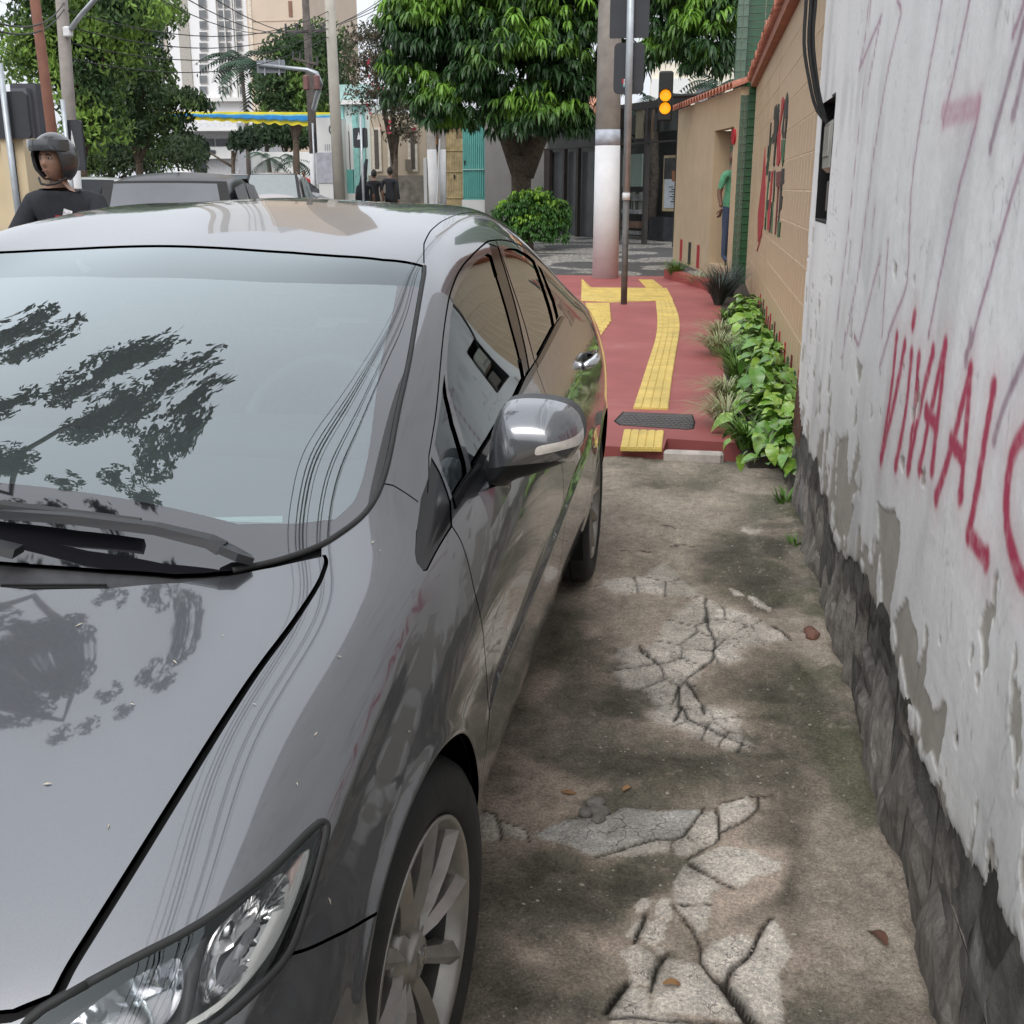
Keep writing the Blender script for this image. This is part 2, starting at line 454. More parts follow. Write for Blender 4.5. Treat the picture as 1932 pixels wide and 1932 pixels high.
# pixel -> (y, w) on the body surface, by the nearest face turned to the lens
_gy = np.linspace(-.9, 3.6, 451); _gw = np.linspace(-BODY.W, BODY.W, 401)
_GY, _GW = np.meshgrid(_gy, _gw, indexing='ij')
_GP = BODY(_GY, _GW) + np.array([CX, CY, 0]); _GN = BODY.normal(_GY, _GW)
_GS = project(_GP); _GF = ((_GP - _C) * _GN).sum(-1) < -1e-3
def trace(px, py, near=None):
    D = np.hypot(_GS[..., 0] - px, _GS[..., 1] - py); D = np.where(_GF, D, 1e9)
    m = D.min(); c = D < max(m * 1.5, 14)
    dep = np.where(c, _GS[..., 2] + D * .004, 1e9); i = np.unravel_index(np.argmin(dep), dep.shape)
    q = np.array([_GY[i], _GW[i]]); best = None
    for it in range(30):
        s0 = project(BODY(q[0], q[1]) + [CX, CY, 0])[:2]; r = np.array([px, py]) - s0
        e = np.hypot(*r)
        if best is None or e < best[0]: best = (e, q.copy())
        if e < .05: break
        a = (project(BODY(q[0] + 1e-3, q[1]) + [CX, CY, 0])[:2] - s0) / 1e-3
        b = (project(BODY(q[0], q[1] + 1e-3) + [CX, CY, 0])[:2] - s0) / 1e-3
        J = np.stack([a, b], 1)
        st = np.linalg.solve(J.T @ J + 1e-3 * np.trace(J.T @ J) * np.eye(2), J.T @ r)
        st *= min(1, .08 / (np.hypot(*st) + 1e-9)); q = np.clip(q + st, [-.9, -BODY.W], [3.6, BODY.W])
    return best[1], best[0]
# ---------------------------------------------------------------- the parked sedan
def lines_uv(pts):
    """mixed list of pixel pairs and ('yw',y,w) / ('s',y,z) points -> (y, w)"""
    out = []
    for p in pts:
        if p[0] == 'yw': out.append((p[1], p[2]))
        elif p[0] == 's':
            ww = np.linspace(BODY.t[3] * .9, BODY.W, 400); zz = BODY(np.full(400, p[1]), ww)[:, 2]
            out.append((p[1], float(ww[np.argmin(np.abs(zz - p[2]))])))
        elif p[0] == 't':
            ww = np.linspace(0, BODY.t[4], 300); xx = BODY(np.full(300, p[2]), ww)[:, 0]
            out.append((p[2], float(ww[np.argmin(np.abs(xx - p[1]))])))
        else:
            q, e = trace(*p); out.append((float(q[0]), float(q[1])))
    return np.array(out)
def resample(L, d=.012, closed=False):
    L = np.asarray(L, float)
    if closed: L = np.vstack([L, L[:1]])
    o = []
    for a, b in zip(L[:-1], L[1:]):
        n = max(1, int(math.ceil(np.hypot(*(b - a)) / d)))
        for k in range(n): o.append(a + (b - a) * k / n)
    if not closed: o.append(L[-1])
    return np.array(o)
def smooth_line(L, d=.012, it=2):
    L = np.asarray(L, float)
    for _ in range(it):
        M = [L[0]]
        for a, b in zip(L[:-1], L[1:]): M += [a * .75 + b * .25, a * .25 + b * .75]
        M.append(L[-1]); L = np.array(M)
    return resample(L, d)
def smooth_poly(L, it=2):
    L = np.asarray(L, float)
    for _ in range(it):
        n = np.roll(L, -1, 0); L = np.stack([L * .75 + n * .25, L * .25 + n * .75], 1).reshape(-1, 2)
    return L
def strip(L, w0, w1=None):
    w1 = w0 if w1 is None else w1
    L = np.asarray(L, float); t = np.gradient(L, axis=0); t /= np.linalg.norm(t, axis=1, keepdims=True) + 1e-9
    n = np.stack([-t[:, 1], t[:, 0]], 1); w = np.linspace(w0, w1, len(L))[:, None] / 2
    return np.vstack([L + n * w, (L - n * w)[::-1]])
def clip0(P):
    P = np.asarray(P, float).copy(); P[:, 1] = np.maximum(P[:, 1], 0); return P

W = BODY.W
T2, T3 = BODY.t[2], BODY.t[3]
# --- traced lines
hood_gap = smooth_line(lines_uv([(611, 1047), (616, 1056), (614, 1070), (600, 1106), (551, 1180), (489, 1260), (422, 1362), (355.6, 1469), (289, 1575.7), (231, 1669), (178, 1753), (133, 1824), (112, 1868), (100, 1886)]))
hood_front = smooth_line(np.vstack([lines_uv([(100, 1886), (60, 1901), (0, 1926)]), [(-.715, .45), (-.755, .25), (-.77, 0)]]))
ws_top = lines_uv([(340, 462.5), (440, 467), (552, 474.4), (640, 481), (722, 488), (775, 494)])
ws_right = lines_uv([(798, 500), (799, 519), (786, 591), (769, 693), (743.6, 803.7), (724.5, 890)])
ws_low = lines_uv([(714, 922), (700, 948), (680, 973.7), (637, 1005.5), (607.6, 1024.7), (565, 1041.6), (510, 1058.6), (431, 1074), (383, 1078), (331, 1080), (200, 1071), (60, 1061)])
y_top, y_bot = float(ws_top[0, 0]), float(ws_low[-1, 0])
ws_low_c = np.vstack([ws_low[ws_low[:, 1] > .02], [(y_bot - .02, 0)]])
windshield = np.vstack([[(y_top, 0)], ws_top[ws_top[:, 1] > .02], ws_right, ws_low_c])
cow_low = lines_uv([(606, 1051), (520, 1070), (428, 1089), (341, 1100), (205, 1110.6), (60, 1113)])
cow_low_c = np.vstack([cow_low[cow_low[:, 1] > .02], [(float(cow_low[-1, 0]) - .015, 0)]])
cowl = np.vstack([ws_low_c[4:], cow_low_c[::-1]])
apil_gap = lines_uv([(716, 911), (741.6, 915.7), (768, 932), (789, 947)])
a_out = lines_uv([(808, 929), (809, 861), (821, 790.7), (829.8, 702), (838.7, 614), (847.5, 561), (862, 520), (885.7, 487.6), (921, 455)])
a_out = np.vstack([a_out, [(1.75, T3 + .012), (2.0, T3 + .03), (2.2, T3 + .07), (2.36, T3 + .14), (2.42, T3 + .20)]])
sail = lines_uv([(807, 905), (794, 940), (786, 1000), (784, 1045), (787, 1061), (798.7, 1076), (806, 1075), (852.6, 993), (850, 945), (830, 890), (814, 862)])
dseam = smooth_line(lines_uv([(852.6, 993), (862, 1007), (872, 1025), (888.6, 1084), (895, 1117), (908, 1169), (914.7, 1241), (919.6, 1306), (922, 1340), ('s', .345, .45), ('s', .35, .30)]))
bseam = smooth_line(lines_uv([(936, 455), (950, 490), (968, 545), (988.7, 608), (1000.5, 652), (1012, 696.5), (1019.6, 716), (1031.4, 751), (1050, 830), (1062, 883), (1063.4, 951), ('s', 1.40, .55), ('s', 1.40, .42), ('s', 1.41, .30)]))
rseam = smooth_line(np.vstack([[(2.42, T3 + .20)], lines_uv([('s', 2.42, 1.02), ('s', 2.40, .92), ('s', 2.36, .80), ('s', 2.28, .68), ('s', 2.22, .58), ('s', 2.10, .45), ('s', 2.05, .30)])]))
bump_seam = smooth_line(np.vstack([lines_uv([(705, 1722.8), (680, 1742), (643.5, 1762.5), (584.7, 1792), (549, 1801)]), ]))
headlight = smooth_poly(lines_uv([(133, 1869), (249, 1806.8), (355.6, 1753.5), (444.5, 1693.5), (511, 1638), (569, 1580), (600, 1551), (612, 1547), (619, 1552), (621, 1566), (609, 1615.7), (586.7, 1695.7), (564.5, 1766.8), (542, 1811), (511, 1846.8), (466.7, 1886.8), (413, 1930), (340, 1975), (230, 2040), (120, 2060), (30, 2040), (20, 1960), (60, 1912)]), 1)
arch_f = np.vstack([lines_uv([('s', -.36, .17), ('s', -.385, .30)]), smooth_line(lines_uv([('s', -.40, .42), (676, 1889), (690.5, 1800.7), (705, 1723), (723, 1653.7), (752, 1565), (777, 1502.6), (810, 1437), (839.5, 1398), (862.4, 1381.7), (875.5, 1385), (888.6, 1411), (896.7, 1453.5), (898.4, 1502.6), ('s', .335, .36)])), lines_uv([('s', .34, .28), ('s', .335, .17)]), [(.33, W), (-.36, W)]])
_a = np.linspace(R(-25), R(205), 40)
arch_r = lines_uv([('s', 2.67 + .362 * math.cos(a), .325 + .352 * math.sin(a)) for a in _a])
arch_r = np.vstack([arch_r, [(2.36, W), (2.98, W)]])
g_quarter = lines_uv([(820, 838), (830, 772), (838, 705), (843, 745), (856, 800), (868, 838), (878, 872), (881, 893), (853, 938), (835, 890)])
g_front = lines_uv([(842.5, 690), (846, 645), (850.4, 596), (859, 555), (877, 520), (897.5, 495), (920, 478), (928, 482), (938.7, 520), (953.4, 567), (968, 620), (982.8, 676), (990, 711), (971, 752), (927, 820), (889, 884), (884, 862), (872, 820), (858, 775), (846, 735)])
g_rear = lines_uv([(951, 472), (960, 468), (977, 470), (997.5, 481.8), (1008, 491), (1027, 543.5), (1041.7, 590.6), (1046, 612), (1030, 642), (1013.7, 674), (1002, 640), (985.8, 588), (971, 540)])
g_rq = lines_uv([(1013, 498), (1021, 506), (1033, 535), (1046, 566), (1054, 597), (1050, 606)])
bpil = lines_uv([(923, 459), (938.7, 520), (953.4, 567), (968, 620), (982.8, 676), (991.6, 712), (1001, 709), (985.8, 629), (971, 567), (953, 505), (940, 465)])
top_band = np.vstack([[(y_top, 0)], ws_top[ws_top[:, 1] > .02], lines_uv([(797, 502), (796, 540), (752, 537), (650, 534), (500, 530), (345, 527)])]); top_band[-1, 1] = 0
ws_clear = np.vstack([[(top_band[-1, 0], 0)], lines_uv([(500, 530), (650, 534), (750, 537), (742, 583), (720, 676), (708, 761), (697, 846), (688, 889), (668, 944), (634, 976), (560, 985), (450, 986), (345, 985)])]); ws_clear[-1, 1] = 0; ws_clear[0, 1] = 0
belt_trim = np.vstack([lines_uv([(853, 941), (889, 886), (927, 822), (971, 754), (990, 713), (1013.7, 676), (1046, 614), (1058, 597), (1064, 599), (1052, 622), (1019.6, 683), (996, 724), (935, 830), (897, 900), (858, 962)])])
rear_window = np.array([(2.50, 0), (2.50, .25), (2.53, T2 * .80), (2.62, T2 * .90), (2.95, T2 * .90), (3.10, T2 * .86), (3.17, T2 * .5), (3.19, 0)])
trunk_gap = resample(np.array([(3.205, 0), (3.19, T2 * .5), (3.13, T2 * .92), (3.16, T2 * 1.06), (3.35, T2 * 1.06), (3.60, T2 * 1.05)]))
tail = lines_uv([('s', 3.60, .93), ('s', 3.40, .955), ('s', 3.22, .93), ('s', 3.30, .83), ('s', 3.45, .75), ('s', 3.60, .72)])
roof_gap = resample(np.vstack([lines_uv([(800, 497), (800, 460), (812, 436), (832.8, 418), (856, 407)]), [(1.9, T2 - .005), (2.2, T2), (2.55, T2 + .005), (2.95, T2 + .0), (3.12, T2)]]))
rocker_gap = resample(lines_uv([('s', .35, .295), ('s', .9, .285), ('s', 1.5, .285), ('s', 2.05, .295)]), .03)
fuel = None
crease = smooth_line(lines_uv([(923, 1336), (926, 1310), (937.6, 1261), (957, 1218), (986.6, 1150), (1025.8, 1055), (1061.8, 963), (1095, 879), (1112, 835)]))

gaps = [strip(hood_gap, .0055, .0095), strip(hood_front, .011), strip(apil_gap, .0035), strip(dseam, .0045), strip(bseam, .0045), strip(rseam, .0045), strip(bump_seam, .004),
        strip(trunk_gap, .005), strip(roof_gap, .004, .005), strip(rocker_gap, .004), strip(resample(a_out), .0035), strip(resample(sail[2:9]), .004)]
f_door = np.vstack([a_out[:10], bseam[:], dseam[::-1]])
f_door = np.vstack([a_out[a_out[:, 0] < bseam[0, 0]], bseam, dseam[::-1]])
r_door = np.vstack([bseam[::-1], a_out[a_out[:, 0] > bseam[0, 0]], rseam])
hood = np.vstack([cow_low_c[::-1], hood_gap, hood_front]); hood = clip0(hood)
fender = np.vstack([[(-.9, T2 * .8)], hood_gap[::-1], ws_low[3::-1], apil_gap, sail[1:8], dseam, [(.35, W), (-.4, W)], arch_f[1:4], bump_seam, [(-.48, BODY.t[4]), (-.9, T2)]])
bumper = np.vstack([[(-.9, 0), (-.715, 0)], hood_front[::-1], headlight[:0], [(-.6, T2 + .1)], bump_seam[::-1], [(-.40, W), (-.9, W)]])
roof = np.vstack([[(y_top, 0)], ws_top[ws_top[:, 1] > .02], roof_gap, [(3.12, T2 * .9), (2.9, 0)]]); roof = clip0(roof)
trunk = np.vstack([trunk_gap, [(3.6, 0)]])

# --- relief of the pressed panels: waist crease and rolled wheel-arch lips
_cr = crease[np.argsort(crease[:, 0])]
_lips = [np.vstack([arch_f[2:-4]]), arch_r[:-2]]
def disp(y, w):
    cw = np.interp(y, _cr[:, 0], _cr[:, 1]); f = sstep(.30, .42, y) * (1 - sstep(2.1, 2.3, y))
    d = w - cw                                           # >0 below the crease
    h = np.where(d < 0, np.exp(-np.abs(d) / .010), np.exp(-d / .05)) * .011 * f
    for L in _lips:
        h = h + .0045 * np.exp(-(seg_dist(y, w, L) / .020) ** 2)
    return h
def SURF(y, w): return BODY(y, w) + BODY.normal(y, w) * disp(y, w)[..., None]
def SNORM(y, w, e=1.5e-3):
    n = np.cross(SURF(np.clip(y + e, -.9, 3.6), w) - SURF(np.clip(y - e, -.9, 3.6), w), SURF(y, np.minimum(w + e, W)) - SURF(y, w - e))
    return -n / (np.linalg.norm(n, axis=-1, keepdims=True) + 1e-12)

# --- one constrained triangulation of the (y, w) sheet, cut by all lines
def cdt(points, polys, closed_flags, bounds):
    P = [tuple(p) for p in points]; E = []
    for L, cl in zip(polys, closed_flags):
        n0 = len(P); P += [tuple(map(float, q)) for q in L]
        E += [(n0 + i, n0 + i + 1) for i in range(len(L) - 1)]
        if cl: E.append((len(P) - 1, n0))
    r = delaunay_2d_cdt([Vector(p) for p in P], E, [], 0, 1e-5)
    V = np.array([(v[0], v[1]) for v in r[0]]); Fc = np.array([f for f in r[2] if len(f) == 3])
    return V, Fc

regions = [('gap', g) for g in gaps] + [
    ('void', arch_f), ('void', arch_r), ('headlight', headlight), ('top_band', top_band), ('ws_clear', ws_clear), ('ws_frit', windshield), ('cowl', cowl),
    ('sail', sail), ('g_quarter', g_quarter), ('g_front', g_front), ('g_rear', g_rear), ('g_rq', g_rq), ('belt', belt_trim), ('bpil', bpil),
    ('front_door', f_door), ('rear_door', r_door), ('hood', hood), ('rear_window', rear_window), ('tail', tail), ('trunk', trunk), ('roof', roof), ('bumper', bumper), ('fender', fender)]
_polys = [resample(p, .015, True) for n, p in regions]
_ln = [arch_f[2:-4], arch_r[:-2]]
_off = []
for _L in _ln:
    for _w in (.014, .028, .048, .07):
        _s = strip(resample(_L, .02), _w); _n = len(_s) // 2; _off += [_s[:_n], _s[_n:]]
_extra = _off + [crease, crease + [0, .012], crease - [0, .012], crease + [0, .03]]
_gy = np.arange(-.9, 3.6001, .022); _gw = np.linspace(0, W, int(W / .022) + 1)
_g = np.stack(np.meshgrid(_gy, _gw, indexing='ij'), -1).reshape(-1, 2)
_all = np.vstack(_polys + _extra)
_keep = np.ones(len(_g), bool)
_cell = {}
for q in _all: _cell.setdefault((int(q[0] // .02), int(q[1] // .02)), []).append(q)
for i, q in enumerate(_g):
    a, b = int(q[0] // .02), int(q[1] // .02)
    for da in (-1, 0, 1):
        for db in (-1, 0, 1):
            for p in _cell.get((a + da, b + db), ()):
                if (p[0] - q[0]) ** 2 + (p[1] - q[1]) ** 2 < .005 ** 2: _keep[i] = False
_edge = (_g[:, 0] < -.899) | (_g[:, 0] > 3.599) | (_g[:, 1] < 1e-6) | (_g[:, 1] > W - 1e-6)
cv, cf = cdt(_g[_keep | _edge], [np.clip(p, [-.9, 0], [3.6, W]) for p in _polys] + [np.clip(p, [-.899, .001], [3.599, W - .001]) for p in _extra], [True] * len(_polys) + [False] * len(_extra), None)
cen = cv[cf].mean(1)
reg = np.full(len(cf), 'quarter', dtype=object); done = np.zeros(len(cf), bool)
for n, p in regions:
    k = pip(p, cen[:, 0], cen[:, 1]) & ~done
    reg[k] = n; done |= k
CP, CN = SURF(cv[:, 0], cv[:, 1]), SNORM(cv[:, 0], cv[:, 1])
_ctr = cv[:, 1] < 1e-6
CP[_ctr, 0] = 0; CN[_ctr, 0] = 0
# orientation
_o = np.cross(CP[cf[:, 1]] - CP[cf[:, 0]], CP[cf[:, 2]] - CP[cf[:, 0]]); _fl = (_o * CN[cf].mean(1)).sum(-1) < 0
cf[_fl] = cf[_fl][:, ::-1]

car = thing('sedan_car', 'dark grey four-door sedan parked with its left wheels on the cracked sidewalk', 'car', (CX, CY, 0))

def panel_half(names, off, flange, mirror):
    k = np.isin(reg, names); F_ = cf[k]
    u, inv = np.unique(F_.ravel(), return_inverse=True); F_ = inv.reshape(-1, 3)
    P, N = CP[u] - CN[u] * off, CN[u].copy(); ctr = _ctr[u]
    ed = {}
    for a, b, c in F_.tolist():
        for e in ((a, b), (b, c), (c, a)): ed[(min(e), max(e))] = None if (min(e), max(e)) in ed else e
    bd = [e for e in ed.values() if e is not None and not (ctr[e[0]] and ctr[e[1]])]
    faces = F_.tolist(); nP = [P]; nN = [N]
    if flange > 0:
        base = len(P); bv = sorted({i for e in bd for i in e}); ix = {v: j for j, v in enumerate(bv)}
        top, bot = P[bv], P[bv] - N[bv] * flange
        fn = np.zeros_like(top)
        for a, b in bd:
            n = np.cross(P[b] - P[a], -N[a]); n = n / (np.linalg.norm(n) + 1e-12)
            fn[ix[a]] -= n; fn[ix[b]] -= n
        fn = -fn / (np.linalg.norm(fn, axis=1, keepdims=True) + 1e-12)
        m = len(bv); nP += [top, bot]; nN += [fn, fn]
        for a, b in bd: faces.append([base + ix[b], base + ix[a], base + m + ix[a], base + m + ix[b]])
    P, N = np.vstack(nP), np.vstack(nN)
    if mirror:
        P = P * [-1, 1, 1]; N = N * [-1, 1, 1]; faces = [f[::-1] for f in faces]
    return P, N, faces
def panel(name, names, mat, off=0.0, flange=.012, parent=None, join=False, right=True):
    out = []
    h = [panel_half(names, off, flange, False)]
    if right or join: h.append(panel_half(names, off, flange, True))
    if join:
        P = np.vstack([h[0][0], h[1][0]]); N = np.vstack([h[0][1], h[1][1]]); n0 = len(h[0][0])
        h = [(P, N, h[0][2] + [[i + n0 for i in f] for f in h[1][2]])]
    for P, N, Fc in h:
        out.append(mesh_obj(name, P, Fc, mat, parent or car, True, N))
    return out
fd = panel('front_door', ['front_door'], M_paint)
rd = panel('rear_door', ['rear_door'], M_paint)
hd = panel('hood', ['hood'], M_paint, join=True)
panel('fender', ['fender'], M_paint)
panel('front_bumper', ['bumper'], M_paint, join=True)
panel('roof', ['roof'], M_paint, join=True)
panel('rear_quarter', ['quarter'], M_paint)
panel('trunk_lid', ['trunk'], M_paint, join=True)
panel('tail_light', ['tail'], M_red_lens)
for d, n in ((fd, 'g_front'), (rd, 'g_rear')):
    for s, o in enumerate(d):
        P, N, Fc = panel_half([n], .005, .004, s == 1); mesh_obj('window', P, Fc, M_glass_side, o, True, N)
for nm, n, m, of in (('quarter_window', 'g_quarter', M_glass_side, .005), ('quarter_window', 'g_rq', M_glass_side, .005), ('window_bar', 'bpil', M_black_gloss, .002), ('mirror_garnish', 'sail', M_black_gloss, .002), ('belt_moulding', 'belt', M_black_gloss, -.004)):
    panel(nm, [n], m, of)
ws = panel('windscreen', ['ws_clear'], M_glass, .003, 0.0, join=True)[0]
panel('dark_band', ['top_band'], glass_mat('dark_top_glass', (.5, .5, .62), .35), .003, 0.0, ws, join=True)  # darker, bluer glass strip along the upper edge of the windscreen
M_frit = flat_mat('black_glass_border', (.013, .013, .016), .03, var=.1, coat=1, spec=.8)
panel('glass_border', ['ws_frit'], M_frit, .003, .006, ws, join=True)
panel('rear_window', ['rear_window'], glass_mat('rear_glass', (.6, .7, .68), .5), .003, 0.0, join=True)
cw = panel('cowl', ['cowl'], M_plastic, .012, .01, join=True)[0]
# dark structure under the skin (closes the gaps between panels)
_k = ~np.isin(reg, ['void', 'ws_clear', 'top_band', 'g_front', 'g_rear', 'g_quarter', 'g_rq', 'rear_window', 'headlight'])
_u, _inv = np.unique(cf[_k].ravel(), return_inverse=True)
_P = CP[_u] - CN[_u] * .014; _Fi = _inv.reshape(-1, 3)
mesh_obj('inner_frame', np.vstack([_P, _P * [-1, 1, 1]]), np.vstack([_Fi, _Fi[:, ::-1] + len(_P)]), M_dark, car, True)
# weather strip round the windscreen
_seal = lines_uv([(801, 503), (801, 519), (788, 591), (771, 693), (745.6, 803.7), (727, 892), (716, 924), (702, 951), (681, 977), (638, 1009), (608, 1028), (565, 1045), (510, 1062), (440, 1076)])
_seal = smooth_line(_seal, .02)
for sx in (1, -1):
    q = SURF(_seal[:, 0], _seal[:, 1]) * [sx, 1, 1]; MB().tube(q, .005, 6).build('windscreen_seal', M_rubber, car, True)

# --- wheel arches (dark liners)
for sx in (1, -1):
    for yc in (0.0, 2.67):
        b = MB(); n = 26; V = []; Fc = []
        for k in range(n + 1):
            a = math.pi * (-.12 + 1.24 * k / n)
            rr = .372
            V += [(sx * .835, yc + rr * math.cos(a), .325 + rr * math.sin(a)), (sx * .50, yc + rr * math.cos(a), .325 + rr * math.sin(a))]
        for k in range(n): Fc.append((2 * k, 2 * k + 1, 2 * k + 3, 2 * k + 2))
        b.add(V, Fc)
        b.add([(sx * .50, yc + .372 * math.cos(a), .325 + .372 * math.sin(a)) for a in np.linspace(-.4, math.pi + .4, n)], [tuple(range(n))])
        b.build('wheel_arch_liner', M_dark, car, True)
# floor pan
MB().box((0, 1.3, .26), (1.50, 3.9, .10)).build('floor_pan', M_dark, car)

# --- wheels
def make_wheel(sx, yc, xf, steer=0.0):
    """x outward; face plane at xf"""
    hubE = bpy.data.objects.new('wheel', None); COL.objects.link(hubE); hubE.parent = car
    hubE.location = (sx * (xf - .1), yc, .316); hubE.rotation_euler = (0, 0, steer if sx > 0 else math.pi + steer)
    prof = [(.205, -.205), (.225, -.200), (.285, -.212), (.305, -.205), (.314, -.185), (.316, -.15), (.316, -.06), (.314, -.028), (.306, -.010), (.290, .002), (.262, .006), (.240, .003), (.224, -.006), (.2205, -.014)]
    ty = MB().lathe([(r, x + .1) for r, x in prof], 72, axis='x')
    for gx in (-.15, -.105, -.06): pass
    ty.build('tyre', M_tyre, hubE, True)
    gb = MB()
    for gx in (-.145, -.105, -.065): gb.lathe([(.3168, gx + .1 - .004), (.3172, gx + .1), (.3168, gx + .1 + .004)], 72, axis='x')
    gb.build('tread_groove', M_dark, hubE, True)
    rim = MB().lathe([(.205, -.10), (.200, -.05), (.203, .06), (.209, .082), (.221, .091), (.2225, .097), (.219, .100), (.2135, .098), (.209, .090), (.203, .078), (.200, .066)], 72, axis='x')
    MB().lathe([(.200, .066), (.194, .03), (.17, -.06), (.0, -.065)], 72, axis='x').build('rim_barrel', flat_mat('dark_rim_barrel', (.07, .068, .065), .5, .5, dirt=.3) if 'dark_rim_barrel' not in bpy.data.materials else bpy.data.materials['dark_rim_barrel'], hubE, True)
    rimo = rim.build('rim', M_alloy, hubE, True)
    # ten spokes in five pairs, proud ridge on each
    sp = []
    for p in range(5):
        for q in (-1, 1):
            ang = R(90 + 72 * p + q * 17.0)
            ca, sa = math.cos(ang), math.sin(ang)
            b = MB()
            st = [(.040, .012, .068, .040), (.085, .0145, .082, .045), (.14, .0165, .090, .048), (.19, .019, .093, .048), (.2135, .024, .094, .050)]
            V = []
            for r, hw, xt, xb in st:
                skew = q * (r - .04) * .04
                for (t_, x_) in ((-hw, xb), (-hw * .92, xt - .012), (-q * hw * .15, xt + .004), (hw * .92, xt - .012), (hw, xb)):
                    t = t_ + skew; V.append((x_, r * ca - t * sa, r * sa + t * ca))
            Fc = []
            for k in range(len(st) - 1):
                for i in range(4): a0 = k * 5 + i; Fc.append((a0, a0 + 1, a0 + 6, a0 + 5))
                Fc.append((k * 5 + 4, k * 5, k * 5 + 5, k * 5 + 9))
            b.add(V, [f[::-1] for f in Fc]); b.build('spoke', M_alloy, hubE, False)
    hb = MB().lathe([(.068, .040), (.070, .060), (.062, .070), (.040, .072), (.036, .080), (.033, .084), (.0, .086)], 32, axis='x'); hb.build('hub', M_alloy, hubE, True)
    em = MB()                                   # slanted H badge on the cap
    for s in (-1, 1): em.box((.088, s * .010, 0), (.004, .006, .034), M=Matrix.Rotation(s * .12, 3, 'X'))
    em.box((.088, 0, 0), (.004, .016, .006)); em.build('hub_badge', M_chrome, hubE)
    for k in range(5):
        a = R(90 + 72 * k + 36); MB().lathe([(.0105, .045), (.0105, .066), (.007, .070), (0, .070)], 6, axis='x', c=(0, .052 * math.cos(a), .052 * math.sin(a))).build('wheel_nut', M_plastic, hubE)
    MB().lathe([(.0, -.02), (.135, -.02), (.135, -.008), (.05, -.004), (.0, -.004)], 40, axis='x').build('brake_disc', flat_mat('brake_iron', (.16, .15, .145), .45, .8), hubE, True)
    return hubE
wf = make_wheel(1, 0, .838, R(-5))
make_wheel(1, 2.67, .842, 0); make_wheel(-1, 0, .838, R(-5)); make_wheel(-1, 2.67, .842, 0)

# --- headlight: housing, reflectors, divider, side lamp, clear lens
_hp = resample(headlight, .02, True)
def patch(poly, off, name, mat, parent, side=1, dome=0.0, d=.008, flange=0.0):
    poly = np.clip(np.asarray(poly, float), [-.899, .001], [3.599, W - .001])
    a0, a1 = poly.min(0), poly.max(0)
    gx, gw = np.meshgrid(np.arange(a0[0], a1[0], d), np.arange(a0[1], a1[1], d), indexing='ij')
    g = np.stack([gx.ravel(), gw.ravel()], 1); rp = resample(poly, d, True)
    dist = seg_dist(g[:, 0], g[:, 1], np.vstack([rp, rp[:1]]))
    g = g[pip(poly, g[:, 0], g[:, 1]) & (dist > d * .45)]
    V, Fc = cdt(g, [rp], [True], None); c = V[Fc].mean(1); Fc = Fc[pip(poly, c[:, 0], c[:, 1])]
    N = BODY.normal(V[:, 0], V[:, 1]); dd = seg_dist(V[:, 0], V[:, 1], np.vstack([rp, rp[:1]])); mx = dd.max() + 1e-9
    P = BODY(V[:, 0], V[:, 1]) - N * (off + dome * np.sqrt(np.clip(1 - (1 - dd / mx) ** 2, 0, 1)))[:, None]
    o = np.cross(P[Fc[:, 1]] - P[Fc[:, 0]], P[Fc[:, 2]] - P[Fc[:, 0]]); fl = (o * N[Fc].mean(1)).sum(-1) < 0; Fc[fl] = Fc[fl][:, ::-1]
    Fl = Fc.tolist()
    if flange:
        ed = {}
        for a, b, c_ in Fl:
            for e in ((a, b), (b, c_), (c_, a)): ed[(min(e), max(e))] = None if (min(e), max(e)) in ed else e
        bd = [e for e in ed.values() if e]; n0 = len(P); P = np.vstack([P, P - np.vstack([N]) * flange])
        for a, b in bd: Fl.append([b, a, a + n0, b + n0])
    if side < 0: P = P * [-1, 1, 1]; Fl = [f[::-1] for f in Fl]
    return mesh_obj(name, P, Fl, mat, parent, True)
M_lens = glass_mat('clear_lens', (1, 1, 1), .93, ior=1.42)
_refl = NT('faceted_reflector'); _refl.set(base=(.82, .82, .82), metal=1.0, rough=.12)
_vv = _refl.n.new('ShaderNodeTexVoronoi'); _vv.inputs['Scale'].default_value = 20; _refl.l.new(_refl.coord(), _vv.inputs['Vector']); _refl.bump(_vv.outputs['Distance'], .5, .02)
M_refl = _refl.m
hl_bowl_o = smooth_poly(lines_uv([(402, 1752), (440, 1716), (485, 1676), (528, 1640), (548, 1640), (556, 1668), (548, 1720), (528, 1768), (500, 1806), (462, 1846), (420, 1880), (388, 1898), (372, 1876), (380, 1810)]), 2)
hl_bowl_i = smooth_poly(lines_uv([(168, 1890), (230, 1846), (290, 1815), (340, 1792), (346, 1830), (340, 1890), (300, 1940), (230, 1975), (140, 1985), (100, 1950)]), 2)
hl_div = lines_uv([(349, 1790), (372, 1772), (392, 1756), (380, 1808), (364, 1890), (352, 1932), (338, 1930), (346, 1860)])
hl_drl = smooth_poly(lines_uv([(584, 1606), (590, 1596), (594, 1600), (584, 1650), (562, 1718), (536, 1776), (500, 1826), (455, 1872), (410, 1908), (350, 1940), (344, 1930), (400, 1898), (446, 1862), (490, 1816), (524, 1766), (552, 1706), (574, 1640)]), 1)
hl_amber = lines_uv([(560, 1628), (586, 1600), (590, 1612), (574, 1656), (562, 1690), (560, 1650)])
